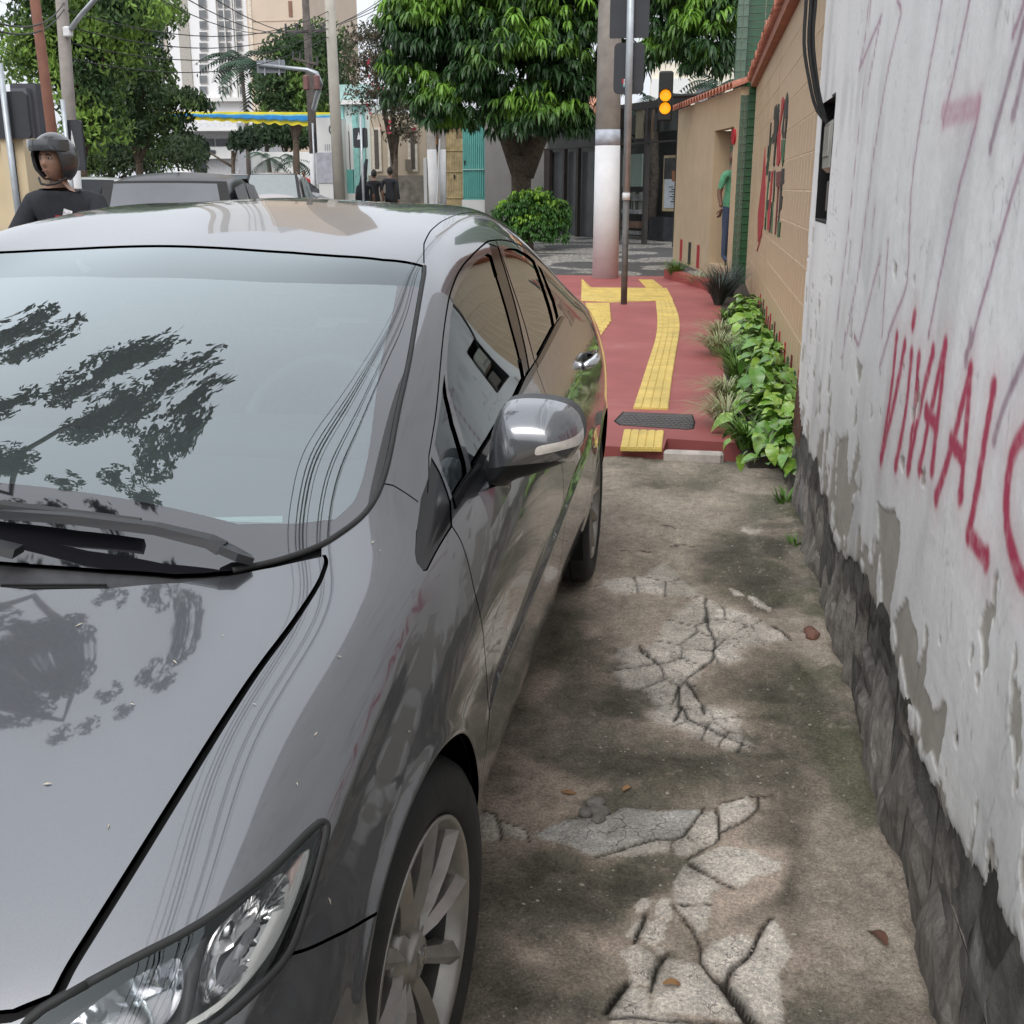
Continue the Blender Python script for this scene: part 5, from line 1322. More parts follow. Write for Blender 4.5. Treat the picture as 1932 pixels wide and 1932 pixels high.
def tuft(name, label, cat, x, y, n, L, wd, mat, spread, droop, group=None, z=.05):
    V, Fc = [], []
    for k in range(n):
        a = rng.uniform(0, 6.283); r0 = rng.uniform(0, .05); l = L * rng.uniform(.55, 1.1); sp = spread * rng.uniform(.3, 1.1); w = wd * rng.uniform(.7, 1.2)
        c, s = math.cos(a), math.sin(a); n0 = len(V)
        for i in range(5):
            u = i / 4; rad = r0 + sp * l * u ** 1.4; zz_ = l * (u * (1 - .25 * sp)) - droop * l * u ** 2.6; ww = w * (1 - u ** 1.5) + .0006
            V += [(rad * c - ww * s, rad * s + ww * c, zz_), (rad * c + ww * s, rad * s - ww * c, zz_)]
        for i in range(4): Fc.append((n0 + 2 * i, n0 + 2 * i + 1, n0 + 2 * i + 3, n0 + 2 * i + 2))
    r = thing(name, label, cat, (x, y, z), 0, group)
    mesh_obj('blades', V, Fc, mat, r); return r
M_pale = flat_mat('pale_variegated_grass', (.33, .36, .19), .5, var=.4, scale=14)
M_mondo = flat_mat('dark_mondo_grass', (.035, .055, .045), .5, var=.3, scale=10)
M_gr = flat_mat('green_grass_blade', (.09, .19, .03), .5, var=.35, scale=10)
for x, y, n, L, lb in [(.19, 6.85, 320, .42, 'pale variegated grass tuft nearest the manhole cover'), (.20, 7.75, 260, .36, 'pale grass tuft behind the nearest one at the bed edge'), (.17, 9.9, 340, .46, 'pale arching grass tuft halfway along the bed'), (.20, 11.0, 260, .42, 'pale grass tuft past the middle of the bed'), (-.05, 17.0, 160, .5, 'pale grass tuft at the foot of the tan facade')]:
    tuft('grass_tuft', lb, 'grass tuft', x, y, n, L, .004, M_pale, .9, .45, 'pale grass tufts')
for x, y, lb in [(.30, 6.25, 'green strappy grass sprouting between the nearest pothos leaves'), (.33, 7.3, 'green strappy grass by the manhole side of the bed'), (.30, 8.6, 'green strappy grass between the first and middle pale tufts'), (.28, 9.3, 'green strappy grass just before the middle pale tuft'), (.30, 12.2, 'green strappy grass near the far end of the pothos')]:
    tuft('strappy_plant', lb, 'grass tuft', x, y, 120, .34, .006, M_gr, .85, .35, 'green grass between the pothos')
tuft('mondo_tuft', 'dark spiky grass clump before the green tiled column', 'grass tuft', .22, 14.3, 320, .62, .007, M_mondo, .75, .15)
tuft('mondo_tuft', 'smaller dark spiky grass clump behind the larger one', 'grass tuft', .36, 15.4, 260, .6, .007, M_mondo, .7, .15)
tuft('grass_tuft', 'bright green grass tuft at the far end of the red planter', 'grass tuft', -.42, 18.2, 200, .50, .008, M_gr, .7, .25)
tuft('weed', 'small green weed at the wall base beside the near pothos', 'weed', .45, 5.35, 26, .11, .006, M_gr, 1.0, .2, z=.0)
tuft('weed', 'tiny weed in the joint of the stone wall base', 'weed', .45, 4.65, 16, .07, .005, M_gr, 1.0, .2, z=.0)
prop(MB().prism([(-.62, 18.6), (-.50, 18.7), (.20, 16.4), (.10, 16.25)], .0, .20).build('planter_edge', flat_mat('red_painted_edge', (.30, .06, .05), .6, var=.15), None), 'low red planter edge under the grass at the tan facade', 'planter edge')

# ---------------------------------------------------------------- trees: leaf helpers
def leaf_attr_mat(name, rough=.45, spec=.5, trans=.25):
    t = NT(name); t.set(base=t.attr('col', 'Color'), rough=rough, spec=spec)
    tr = t.n.new('ShaderNodeBsdfTranslucent'); t.l.new(t.attr('col', 'Color'), tr.inputs['Color'])
    m = t.n.new('ShaderNodeMixShader'); m.inputs[0].default_value = trans
    out = t.n['Material Output']; t.l.new(t.b.outputs[0], m.inputs[1]); t.l.new(tr.outputs[0], m.inputs[2]); t.l.new(m.outputs[0], out.inputs['Surface'])
    return t.m
M_leaf = leaf_attr_mat('mango_leaves'); M_leaf2 = leaf_attr_mat('tree_leaves', .6, .35)
M_bark = flat_mat('brown_bark', (.10, .075, .055), .95, var=.45, scale=14, bump=.8)
M_bark_g = flat_mat('grey_bark', (.15, .13, .11), .95, var=.4, scale=14, bump=.6)
def rosettes(centers, dirs, cols, nl, L, wd, nr, seed=0):
    """drooping whorls of long leaves: one crown mesh"""
    rs = np.random.RandomState(seed); n = len(centers)
    V = np.zeros((n, nl, 8, 3)); Cc = np.zeros((n, nl, 8, 3))
    a = rs.uniform(0, 6.283, (n, nl)); l = L * rs.uniform(.65, 1.15, (n, nl)); el = rs.uniform(-.75, .45, (n, nl))
    h = np.stack([np.cos(a), np.sin(a)], -1) + .5 * dirs[:, None, :2]; h /= np.linalg.norm(h, axis=-1, keepdims=True)
    side = np.stack([-h[..., 1], h[..., 0]], -1)
    ws_ = [.25, 1.0, .8, .04]
    rad = 0; z = 0
    for i in range(4):
        u = [0.03, .33, .68, 1.0][i]
        ang = el - 1.25 * u
        rr = l * u * np.cos(el - .6 * u); zz_ = l * u * np.sin(el - .9 * u)
        for s in (0, 1):
            w = wd * ws_[i] * (1 if s else -1)
            V[:, :, i * 2 + s, :2] = centers[:, None, :2] + h * rr[..., None] + side * w
            V[:, :, i * 2 + s, 2] = centers[:, None, 2] + zz_
    base = cols[:, None, None, :] * rs.uniform(.75, 1.25, (n, nl, 1, 1)); Cc[:] = base
    idx = np.arange(n * nl) * 8
    F_ = np.concatenate([np.stack([idx + 2 * i, idx + 2 * i + 1, idx + 2 * i + 3, idx + 2 * i + 2], 1) for i in range(3)])
    return V.reshape(-1, 3), F_, Cc.reshape(-1, 3)
def lobe_points(lobes, n, seed, shell=.35):
    rs = np.random.RandomState(seed); vol = np.array([l[3] * l[4] * l[5] for l in lobes]) ** .67; k = rs.choice(len(lobes), n, p=vol / vol.sum())
    d = rs.normal(size=(n, 3)); d /= np.linalg.norm(d, axis=1, keepdims=True); d[:, 2] = np.where(d[:, 2] < -.5, -d[:, 2] * .4, d[:, 2])
    r = 1 - shell * rs.uniform(0, 1, n) ** 1.5; Lb = np.array(lobes)[k]
    return Lb[:, :3] + d * Lb[:, 3:6] * r[:, None], d, r, k
def leaf_quads(pts, d, cols, size, seed, droop=0.0):
    rs = np.random.RandomState(seed); n = len(pts); nrm = d * .6 + rs.normal(size=(n, 3)) * .6; nrm /= np.linalg.norm(nrm, axis=1, keepdims=True)
    t = np.cross(nrm, rs.normal(size=(n, 3))); t /= np.linalg.norm(t, axis=1, keepdims=True); t[:, 2] -= droop; t /= np.linalg.norm(t, axis=1, keepdims=True)
    b = np.cross(nrm, t); s = size * rs.uniform(.6, 1.4, n)
    V = np.stack([pts - t * s[:, None], pts + b * s[:, None] * .42, pts + t * s[:, None], pts - b * s[:, None] * .42], 1).reshape(-1, 3)
    return V, np.arange(n * 4).reshape(n, 4), np.repeat(cols * rs.uniform(.7, 1.3, (n, 1)), 4, 0)
def tree(name, label, base, lobes, n, size, dark_c, light_c, trunk, mat=None, bark=None, group=None, seed=1, droop=.5, shell=.6, light_p=.3, loose=0.0):
    base = np.array(base, float); r = thing(name, label, 'tree', tuple(base), 0, group)
    lb = [(l[0] - base[0], l[1] - base[1], l[2] - base[2], l[3], l[4], l[5]) for l in lobes]
    p, d, rr, k = lobe_points(lb, n, seed, shell)
    nz = fbm(p * 1.1 + seed, 3, seed); sel = sstep(1 - light_p - .12, 1 - light_p + .12, nz + .15 * (np.random.RandomState(seed).uniform(size=n) - .5))
    keep = fbm(p * 1.7 + 31, 3, seed + 5) > .33
    if loose: keep &= fbm(p * 4.2 + 5, 3, seed + 9) > loose
    c = np.array(dark_c) + (np.array(light_c) - np.array(dark_c)) * sel[:, None]
    V, Fq, Cc = leaf_quads(p[keep], d[keep], c[keep], size, seed, droop); mesh_obj('crown', V, Fq, mat or M_leaf2, r, attrs={'col': Cc})
    b = MB(); tr0 = np.array(trunk[0])
    zt = min(l[2] for l in lb)
    b.tube([(0, 0, -.1), (.05, 0, zt * .5), (0.1, .05, zt)], [trunk[1], trunk[1] * .8, trunk[1] * .65], 10)
    for l in lb[:7]: b.tube([(0.05, 0, zt * .7), (l[0] * .5, l[1] * .5, (zt + l[2]) * .5), (l[0] * .9, l[1] * .9, l[2])], [trunk[1] * .5, trunk[1] * .3, trunk[1] * .08], 7)
    b.build('trunk', bark or M_bark, r, True); return r
def L(px, py, Y, rx, ry, rz):
    p = atY(px, py, Y); return (p[0], p[1], p[2], rx, ry, rz)
# mango tree over the corner
mx, mY = atY(985, 375, 27)[0], 27.0
mango = thing('mango_tree', 'big dense mango tree with drooping glossy leaves standing behind the round bush', 'tree', (mx, mY, .1))
ml = [L(810, 60, 26, 1.2, 1.3, 1.25), L(800, 150, 26, 1.0, 1.2, 1.0), L(870, 190, 25.5, 1.15, 1.2, .95), L(900, 40, 26, 1.3, 1.5, 1.4), L(985, 120, 25, 1.5, 1.5, 1.4), L(1010, 215, 25, 1.2, 1.2, .75), L(1065, 225, 25.5, .7, .9, .5), L(1080, 60, 26, 1.4, 1.5, 1.3), L(1080, 150, 25.5, .8, 1.0, .9), L(1000, -60, 26, 2.2, 2, 1.5), L(860, -60, 27, 1.6, 1.8, 1.2),
      L(1170, -20, 26, 1.3, 1.4, 1.0), L(1260, 10, 25, 1.1, 1.2, .85), L(1265, 95, 24.5, .75, .9, .6), L(1330, 60, 24, .8, 1.0, .75), L(1340, 110, 24, .55, .7, .4), L(1385, 0, 24, .6, .8, .6), L(1300, -70, 25, 1.6, 1.5, 1.0), L(760, 20, 26.5, .55, .8, .6), L(850, 225, 25.5, .5, .6, .35)]
ml = [(a - mx, b - mY, c - .1, d, e, f) for a, b, c, d, e, f in ml]
p, d, rr, k = lobe_points(ml, 5000, 4, .42)
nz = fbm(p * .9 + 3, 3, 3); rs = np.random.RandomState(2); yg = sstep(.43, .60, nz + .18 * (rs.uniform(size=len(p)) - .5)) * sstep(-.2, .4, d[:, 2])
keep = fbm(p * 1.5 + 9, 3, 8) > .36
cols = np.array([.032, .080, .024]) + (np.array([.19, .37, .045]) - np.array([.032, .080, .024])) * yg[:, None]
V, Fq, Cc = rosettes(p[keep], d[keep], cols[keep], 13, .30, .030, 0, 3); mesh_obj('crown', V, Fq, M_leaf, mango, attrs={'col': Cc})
b = MB(); b.tube([(0, 0, -.1), (-.03, 0, .9), (-.02, 0, 1.6), (0.02, 0, 2.1)], [.26, .225, .24, .34], 14)
b.tube([(.0, 0, 1.7), (-.35, 0, 2.5), (-.9, -.2, 3.4)], [.27, .20, .12], 10); b.tube([(.02, 0, 1.7), (.38, 0, 2.4), (1.0, -.2, 3.4)], [.28, .19, .11], 10); b.tube([(0, 0, 2), (.1, .2, 3), (.2, .2, 4.4)], [.2, .14, .08], 9)
b.build('trunk', M_bark, mango, True)
# round bush in front of it
bx = atZ(985, 480, .1); bush = thing('round_bush', 'rounded bright green shrub below the mango trunk behind the sedan roof', 'bush', (bx[0], 25.3, .1))
bl = [(-.55, 0, .85, .32, .4, .3), (.62, 0, .75, .3, .4, .42), (.2, 0, 1.22, .3, .3, .2), (-.35, 0, .75, .5, .5, .45), (.3, 0, .8, .55, .5, .5), (.0, -.1, 1.0, .55, .5, .38), (.45, .1, .45, .45, .5, .45), (-.45, 0, .4, .4, .4, .4), (0, -.2, .45, .6, .5, .45), (-.2,0,1.1,.35,.35,.25)]
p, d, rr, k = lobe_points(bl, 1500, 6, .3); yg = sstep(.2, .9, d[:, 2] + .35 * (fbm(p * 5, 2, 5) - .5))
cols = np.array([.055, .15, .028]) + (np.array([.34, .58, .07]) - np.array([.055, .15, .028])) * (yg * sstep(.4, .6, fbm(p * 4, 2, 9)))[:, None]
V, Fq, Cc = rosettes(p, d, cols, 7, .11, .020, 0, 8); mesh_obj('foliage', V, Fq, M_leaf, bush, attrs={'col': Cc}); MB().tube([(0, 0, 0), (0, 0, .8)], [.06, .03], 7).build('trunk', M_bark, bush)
# ---------------------------------------------------------------- tan tiled wall with clay coping and lettering
def ground_z(Y): return .013 * max(0.0, Y - 16.0)
TX = .66
t = NT('thin_tan_tiles')
fine = t.n.new('ShaderNodeTexWave'); fine.wave_type = 'BANDS'; fine.bands_direction = 'Y'; fine.inputs['Scale'].default_value = 6.5; fine.inputs['Distortion'].default_value = .6; fine.inputs['Detail'].default_value = 2
t.l.new(t.coord(), fine.inputs['Vector'])
c = t.ramp(t.noise(2.2, 5), [(.3, (.47, .345, .215)), (.7, (.57, .43, .285))]); c = t.mix(.25, c, t.ramp(fine.outputs['Fac'], [(0, .7), (.4, 1.1)]), 'MULTIPLY')
t.set(base=c, rough=.42, spec=.5); t.bump(fine.outputs['Fac'], .15, .004); M_tan = t.m
M_grout = flat_mat('pale_grout', (.66, .55, .39), .9)
tan = thing('tiled_wall', 'tan tiled wall with clay tile coping and coloured lettering beyond the white wall', 'wall', (TX, 11, 0))
wc = lambda o: world_child(o, tan)
wc(MB().box((TX + .152, 11.75, 1.45), (.30, 12.1, 2.9)).build('wall_body', M_grout))
tb = MB(); ts = .245; n_t = 0
tiles = []
for i in range(int(12.0 / ts)):
    for j in range(12):
        tiles.append((5.72 + (i + .5) * ts, .02 + (j + .5) * ts * .98))
tile_me = None
for q, (y, z) in enumerate(tiles):
    if z > 2.86: continue
    if q < 300:
        if tile_me is None:
            o0 = MB().box((0, 0, 0), (.012, ts - .022, ts * .98 - .008), bev=.003).build('tile', M_tan); tile_me = o0.data; o = o0
        else:
            o = bpy.data.objects.new('tile', tile_me); COL.objects.link(o)
        o.location = (TX + .004, y, z); o.parent = tan; o.matrix_parent_inverse = Matrix.Translation((-TX, -11, 0))
    else: tb.box((TX + .004, y, z), (.012, ts - .022, ts * .98 - .008))
o = wc(tb.build('far_tiles', M_tan)); o['kind'] = 'stuff'
M_clay = flat_mat('clay_tile', (.36, .135, .085), .8, var=.35, scale=8, bump=.3, dirt=.25)
M_fascia = flat_mat('clay_fascia', (.34, .15, .10), .8, var=.2, scale=5, dirt=.2)
wc(MB().box((TX + .10, 11.75, 2.955), (.36, 12.1, .10)).build('fascia', M_fascia))
def half_tile(L_, r, n=7):
    V, Fc = [], []
    for e, (x, k) in enumerate([(0, 1.0), (L_, .8)]):
        for s in (r * k, (r - .014) * k):
            for i in range(n + 1): a = math.pi * i / n; V.append((x, s * math.cos(a), s * math.sin(a) + x * .35))
    m = n + 1
    for i in range(n): Fc += [(i, i + 1, 2 * m + i + 1, 2 * m + i), (m + i, 3 * m + i, 3 * m + i + 1, m + i + 1), (i, m + i, m + i + 1, i + 1)]
    return V, Fc
V, Fc = half_tile(.5, .10); ht = bpy.data.meshes.new('clay_tile'); ht.from_pydata(V, [], Fc); ht.materials.append(M_clay)
for i in range(64):
    o = bpy.data.objects.new('clay_tile', ht); COL.objects.link(o); o.location = (TX - .14 + rng.uniform(-.012, .012), 5.9 + i * .187, 2.99); o.rotation_euler = (rng.uniform(-.05, .05), 0, rng.uniform(-.03, .03)); o.parent = tan; o.matrix_parent_inverse = Matrix.Translation((-TX, -11, 0))
LC = {'k': flat_mat('black_letter_paint', (.012, .014, .012), .5), 'r': flat_mat('red_letter_paint', (.38, .012, .025), .45), 'g': flat_mat('green_letter_paint', (.03, .10, .04), .5), 'd': flat_mat('dark_red_letter_paint', (.14, .02, .02), .5)}
def let(col, *pts):
    P = [atX(x, y, TX - .006) for x, y in zz(pts, .1634, 1389, 157.9)]
    n = len(P); b = MB(); b.add([(p[0] - .004, p[1], p[2]) for p in P] + [(p[0] + .006, p[1], p[2]) for p in P], [tuple(range(n))] + [(i, i + n, (i + 1) % n + n, (i + 1) % n) for i in range(n)])
    wc(b.build('letter', LC[col]))
def letl(col, w, *pts):
    q = np.array(pts, float); S_ = strip(q, w); let(col, *[tuple(v) for v in S_])
let('r', (333, 740), (336, 1200), (312, 1640), (285, 1740), (250, 1830), (252, 1500), (290, 1200))
letl('r', 9, (295, 1730), (262, 1850), (240, 1930))
letl('k', 9, (402, 450), (385, 700), (372, 860), (352, 960), (349, 1060)); letl('g', 7, (408, 620), (385, 820), (368, 960), (358, 1050)); letl('k', 14, (376, 720), (366, 860))
let('k', (446, 270), (468, 240), (482, 330), (470, 600), (440, 960), (427, 940), (448, 650), (420, 700), (416, 600), (436, 560), (444, 430), (434, 400)); let('k', (486, 230), (497, 240), (492, 420), (478, 560), (474, 420))
let('r', (540, 150), (556, 185), (545, 290), (508, 480), (506, 760), (512, 860), (488, 950), (468, 940), (476, 600), (500, 480), (520, 300), (524, 210))
let('k', (590, 100), (600, 160), (592, 380), (566, 640), (556, 620), (574, 400), (553, 400), (542, 640), (526, 560), (545, 400), (562, 230)); let('g', (527, 650), (566, 645), (550, 880), (534, 960), (520, 800))
letl('k', 18, (386, 1010), (380, 1130)); letl('g', 9, (372, 1130), (350, 1400), (336, 1690)); letl('r', 14, (418, 1010), (400, 1250), (385, 1430)); letl('k', 14, (370, 1340), (366, 1460)); letl('r', 20, (375, 1430), (370, 1690)); letl('g', 14, (340, 1540), (334, 1680))
letl('k', 13, (444, 1000), (440, 1180), (428, 1360)); letl('g', 9, (425, 1360), (408, 1730)); letl('k', 8, (412, 1370), (385, 1720))
let('d', (466, 1020), (522, 1010), (516, 1185), (486, 1200), (462, 1185)); letl('d', 13, (486, 1190), (470, 1450), (450, 1740))
let('k', (528, 980), (556, 980), (550, 1140), (528, 1170), (520, 1290), (535, 1300), (520, 1450), (500, 1470), (495, 1590), (484, 1590), (500, 1380), (512, 1190)); let('g', (480, 1590), (516, 1600), (500, 1770), (475, 1770))
for i in range(22):                                                  # coloured upright tiles along the foot of the wall
    y = 6.0 + i * .34; wc(MB().box((TX - .006, y, .22 - .06 * (i % 2)), (.010, .07, .24)).build('accent_tile', LC['rg'[(i // 1) % 2]] if i % 3 else LC['d']))

# green tiled column and tower
M_gt = flat_mat('green_glazed_tile', (.016, .075, .030), .16, var=.35, scale=5, spec=.7); M_gt2 = flat_mat('grey_green_tile', (.075, .125, .085), .12, var=.35, scale=4, spec=.8)
M_gg = flat_mat('dark_grout', (.035, .055, .04), .9); M_lg = flat_mat('light_grout', (.30, .31, .24), .9)
def tiled_box(name, label, x0, x1, y0, y1, z1, tw, th, mat, grout, cat='column', gap=.008):
    r = thing(name, label, cat, ((x0 + x1) / 2, y0, 0)); w = lambda o: world_child(o, r)
    w(MB().box(((x0 + x1) / 2, (y0 + y1) / 2, z1 / 2), (x1 - x0 - .012, y1 - y0 - .012, z1)).build('core', grout))
    nx = max(1, round((x1 - x0) / tw)); nz_ = round(z1 / th); dx = (x1 - x0) / nx; dz = z1 / nz_
    me = None
    for j in range(nz_):
        for i in range(nx):
            if me is None: o = MB().box((0, 0, 0), (dx - gap, .012, dz - gap), bev=.003).build('tile', mat); me = o.data
            else: o = bpy.data.objects.new('tile', me); COL.objects.link(o)
            o.location = (x0 + (i + .5) * dx, y0, (j + .5) * dz); o.parent = r; o.matrix_parent_inverse = Matrix.Translation((-(x0 + x1) / 2, -y0, 0))
    ny_ = max(1, round((y1 - y0) / tw)); dy = (y1 - y0) / ny_; b = MB()
    for j in range(nz_):
        for i in range(ny_):
            b.box((x0, y0 + (i + .5) * dy, (j + .5) * dz), (.012, dy - gap, dz - gap)); b.box((x1, y0 + (i + .5) * dy, (j + .5) * dz), (.012, dy - gap, dz - gap))
    o = w(b.build('side_tiles', mat)); o['kind'] = 'stuff'
    return r
tiled_box('tiled_column', 'dark green tiled column at the end of the tan wall', .566, .70, 17.75, 18.1, 2.93, .165, .115, M_gt, M_gg)
tiled_box('tiled_column', 'grey green mosaic column with pale joints beside the dark green one', .448, .562, 17.80, 18.1, 2.80, .055, .115, M_gt2, M_lg)
tiled_box('tiled_tower', 'tall green tiled tower rising behind the clay coping', .52, 1.30, 19.0, 20.0, 6.6, .26, .11, M_gt, M_lg, 'tower', .012)
tiled_box('tiled_tower', 'narrow shiny grey green pier beside the tall green tower', .36, .515, 18.9, 19.6, 6.6, .08, .16, M_gt2, M_lg, 'tower', .006)

# angled tan facade with the doorway
FA, FB = np.array([.445, 17.83, 0.]), np.array([-.60, 22.9, 0.]); fd_ = (FB - FA) / np.linalg.norm(FB - FA); fn_ = np.array([fd_[1], -fd_[0], 0]); fl_ = np.linalg.norm(FB - FA)
def fac(px, py): P = atPl(px, py, FA, fn_); return float(np.dot(P - FA, fd_)), float(P[2])
s_r, _ = fac(1379, 350); s_l, zt = fac(1349, 246); zt = fac(1362, 244)[1]
rzf = math.atan2(fd_[1], fd_[0])
facade = thing('tan_facade', 'tan tiled facade with a recessed doorway and scalloped clay coping', 'building', tuple(FA), rzf)
M_tan2 = flat_mat('tan_facade_tile', (.53, .395, .255), .45, var=.08, scale=3)
tw_ = M_tan2
def fbox(name, s0, s1, z0, z1, d0, d1, mat): return MB().box(((s0 + s1) / 2, -(d0 + d1) / 2, (z0 + z1) / 2), (s1 - s0, d1 - d0, z1 - z0)).build(name, mat, facade)
H1 = 2.92
fbox('wall', 0, s_r, 0, H1, 0, .15, tw_); fbox('wall', s_l, fl_, 0, H1, 0, .15, tw_); fbox('wall', s_r, s_l, zt, H1, 0, .15, tw_)
fbox('door_back', s_r, s_l, 0, zt, 2.0, 2.05, flat_mat('dim_passage', (.30, .20, .12), .8)); fbox('passage_floor', s_r, s_l, 0, .25, .0, 2.0, M_tan2)
fbox('passage_side', s_l, s_l + .04, 0, zt, .15, 2.0, M_tan2); fbox('passage_side', s_r - .04, s_r, 0, zt, .15, 2.0, M_tan2)
for i in range(int(fl_ / .235) + 1):
    o = bpy.data.objects.new('clay_tile', ht); COL.objects.link(o); o.parent = facade; o.location = (i * .235, .16, H1 - .03); o.rotation_euler = (rng.uniform(-.04, .04), 0, -math.pi / 2)
for px, py, c_ in [(1285, 472, 'r'), (1301, 478, 'k'), (1317, 484, 'r')]:
    s_, z_ = fac(px, py); fbox('accent_tile', s_ - .12, s_ + .12, z_ - .2, z_ + .2, -.006, .0, LC[c_])
s_, z_ = fac(1386, 258); MB().lathe([(0, .0), (.115, .0), (.115, .03), (0, .04)], 20, axis='y', c=(s_, .0, z_)).build('red_plaque', LC['r'], facade)

# ---------------------------------------------------------------- poles and plates on the corner
M_conc_p = flat_mat('pole_concrete', (.30, .275, .245), .9, var=.16, scale=5, bump=.3, dirt=.15); M_wpaint = flat_mat('white_pole_paint', (.66, .655, .655), .75, var=.07, scale=4, bump=.15, dirt=.08)
M_bluegrey = flat_mat('faded_blue_grey_paint', (.42, .45, .50), .8, var=.25, scale=9)
def pole(name, label, base, top, r0, r1, mat, bands=(), n=20, group=None):
    """bands: (z0, z1, material, part name)"""
    base, top = np.array(base, float), np.array(top, float); r = thing(name, label, 'pole', tuple(base), 0, group)
    MB().tube([(0, 0, 0), tuple(top - base)], [r0, r1], n).build('shaft', mat, r, True)
    for z0, z1, m, nm in bands:
        f0, f1 = (z0 - base[2]) / (top[2] - base[2]), (z1 - base[2]) / (top[2] - base[2])
        MB().tube([tuple((top - base) * f0), tuple((top - base) * f1)], [r0 + (r1 - r0) * f0 + .003, r0 + (r1 - r0) * f1 + .003], n).build(nm, m, r, True)
    return r
pb = atZ(1142, 524, SZ); zb = [float(atY(1142, y, pb[1])[2]) for y in (275, 245)]
wp = pole('concrete_pole', 'thick concrete utility pole with white painted lower half on the red corner', pb, (pb[0] - .05, pb[1], 8.5), .212, .150, M_conc_p, [(pb[2], zb[0], M_wpaint, 'white_paint'), (zb[0], zb[1], M_bluegrey, 'faded_band')], 28)
MB().lathe([(0, 0), (.10, .02), (.13, .10), (.08, .2), (0, .22)], 14, c=(-.22, -.05, float(atY(1130, 8, pb[1])[2]))).build('street_lamp_base', flat_mat('rusty_bracket', (.22, .16, .09), .8, dirt=.5), wp, True)
sp = atZ(1177, 574, SZ); st_ = atY(1190, -6, sp[1])
sg = thing('sign_post', 'slim galvanised sign post leaning slightly on the red sidewalk', 'sign post', tuple(sp)); d_ = st_ - sp
M_galv = flat_mat('galvanised_steel', (.42, .45, .47), .4, .5, var=.15, scale=8); M_galv_d = flat_mat('dirty_steel', (.13, .125, .12), .6, .3, var=.3, scale=9)
MB().tube([(0, 0, -.02), tuple(d_ * .36)], .040, 14).build('lower_tube', M_galv_d, sg, True); MB().tube([tuple(d_ * .36), tuple(d_ * 1.3)], .044, 14).build('upper_tube', M_galv, sg, True)
MB().tube([tuple(d_ * .355), tuple(d_ * .38)], .047, 14).build('collar', M_wpaint, sg, True)
M_plate = flat_mat('dark_plate_back', (.030, .032, .038), .45, var=.12)
def rounded(x0, x1, z0, z1, r, y, th):
    P = []
    for cx_, cz_2, a0 in ((x1 - r, z1 - r, 0), (x0 + r, z1 - r, 90), (x0 + r, z0 + r, 180), (x1 - r, z0 + r, 270)):
        for k in range(5): a = R(a0 + 22.5 * k); P.append((cx_ + r * math.cos(a), cz_2 + r * math.sin(a)))
    n = len(P); b = MB(); b.add([(p[0], y, p[1]) for p in P] + [(p[0], y + th, p[1]) for p in P], [tuple(range(n)), tuple(range(2 * n - 1, n - 1, -1))] + [(i, i + n, (i + 1) % n + n, (i + 1) % n) for i in range(n)]); return b
for (x0, y0, x1, y1, rr_, lb) in [(1150, -55, 1228, 73, .02, 'large dark sign plate seen from the back on top of the slim post'), (1157, 80, 1217, 178, .06, 'smaller rounded dark sign plate seen from behind with a white sticker')]:
    a, c_ = atY(x0, y1, sp[1] + .07), atY(x1, y0, sp[1] + .07); o = prop(rounded(a[0], c_[0], a[2], c_[2], rr_, sp[1] + .06, .012).build('sign_plate', M_plate), lb, 'sign')
    if y0 > 0:
        s0, s1 = atY(1173, 164, sp[1] + .06), atY(1189, 149, sp[1] + .06); w_ = (s1[0] - s0[0])
        MB().box(((s0[0] + s1[0]) / 2 + .01, sp[1] + .058, (s0[2] + s1[2]) / 2), (w_ * .8, .002, s1[2] - s0[2])).build('sticker', M_wpaint, o)
        MB().box((s0[0] + .012, sp[1] + .056, (s0[2] + s1[2]) / 2 + .02), (.02, .002, .05)).build('sticker_red', LC['r'], o)
        MB().box(((s0[0] + s1[0]) / 2, sp[1] + .056, s0[2] + .015), (w_ * .7, .002, .018)).build('sticker_teal', flat_mat('teal_print', (.1, .4, .42), .5), o)
    for k in (.25, .75): MB().box((sp[0] + d_[0] * .8, sp[1] + .055, a[2] + (c_[2] - a[2]) * k), (.10, .03, .03)).build('bracket', M_galv_d, o)
# amber signal under the mango branches
tl = thing('traffic_light', 'black traffic signal with two lit round amber lamps under the mango branches', 'traffic light', tuple(atY(1255, 192, 21.5)))
t = NT('lit_amber'); t.set(base=(.8, .3, .01), rough=.3, emit=(1, .33, .01), emit_s=.85); M_amb = t.m
MB().box((0, .12, .10), (.26, .16, .86), bev=.03).build('signal_housing', M_rubber, tl)
for k, py in enumerate((180, 204)):
    z = float(atY(1255, py, 21.5)[2] - atY(1255, 192, 21.5)[2]); MB().ball((0, .03, z), (.102, .03, .102), 20, 10).build('amber_lamp', M_amb, tl, True)
    n = 12; b = MB(); V = [(.112 * math.cos(a), yy, z + .112 * math.sin(a)) for yy in (.04, -.10) for a in np.linspace(.1, math.pi - .1, n)]; b.add(V, [(i, i + 1, n + i + 1, n + i) for i in range(n - 1)]).build('visor', M_rubber, tl)
MB().tube([(0, .15, .1), (.8, .5, .15), (1.05, 1.2, .1)], .035, 8).build('bracket_arm', M_rubber, tl)

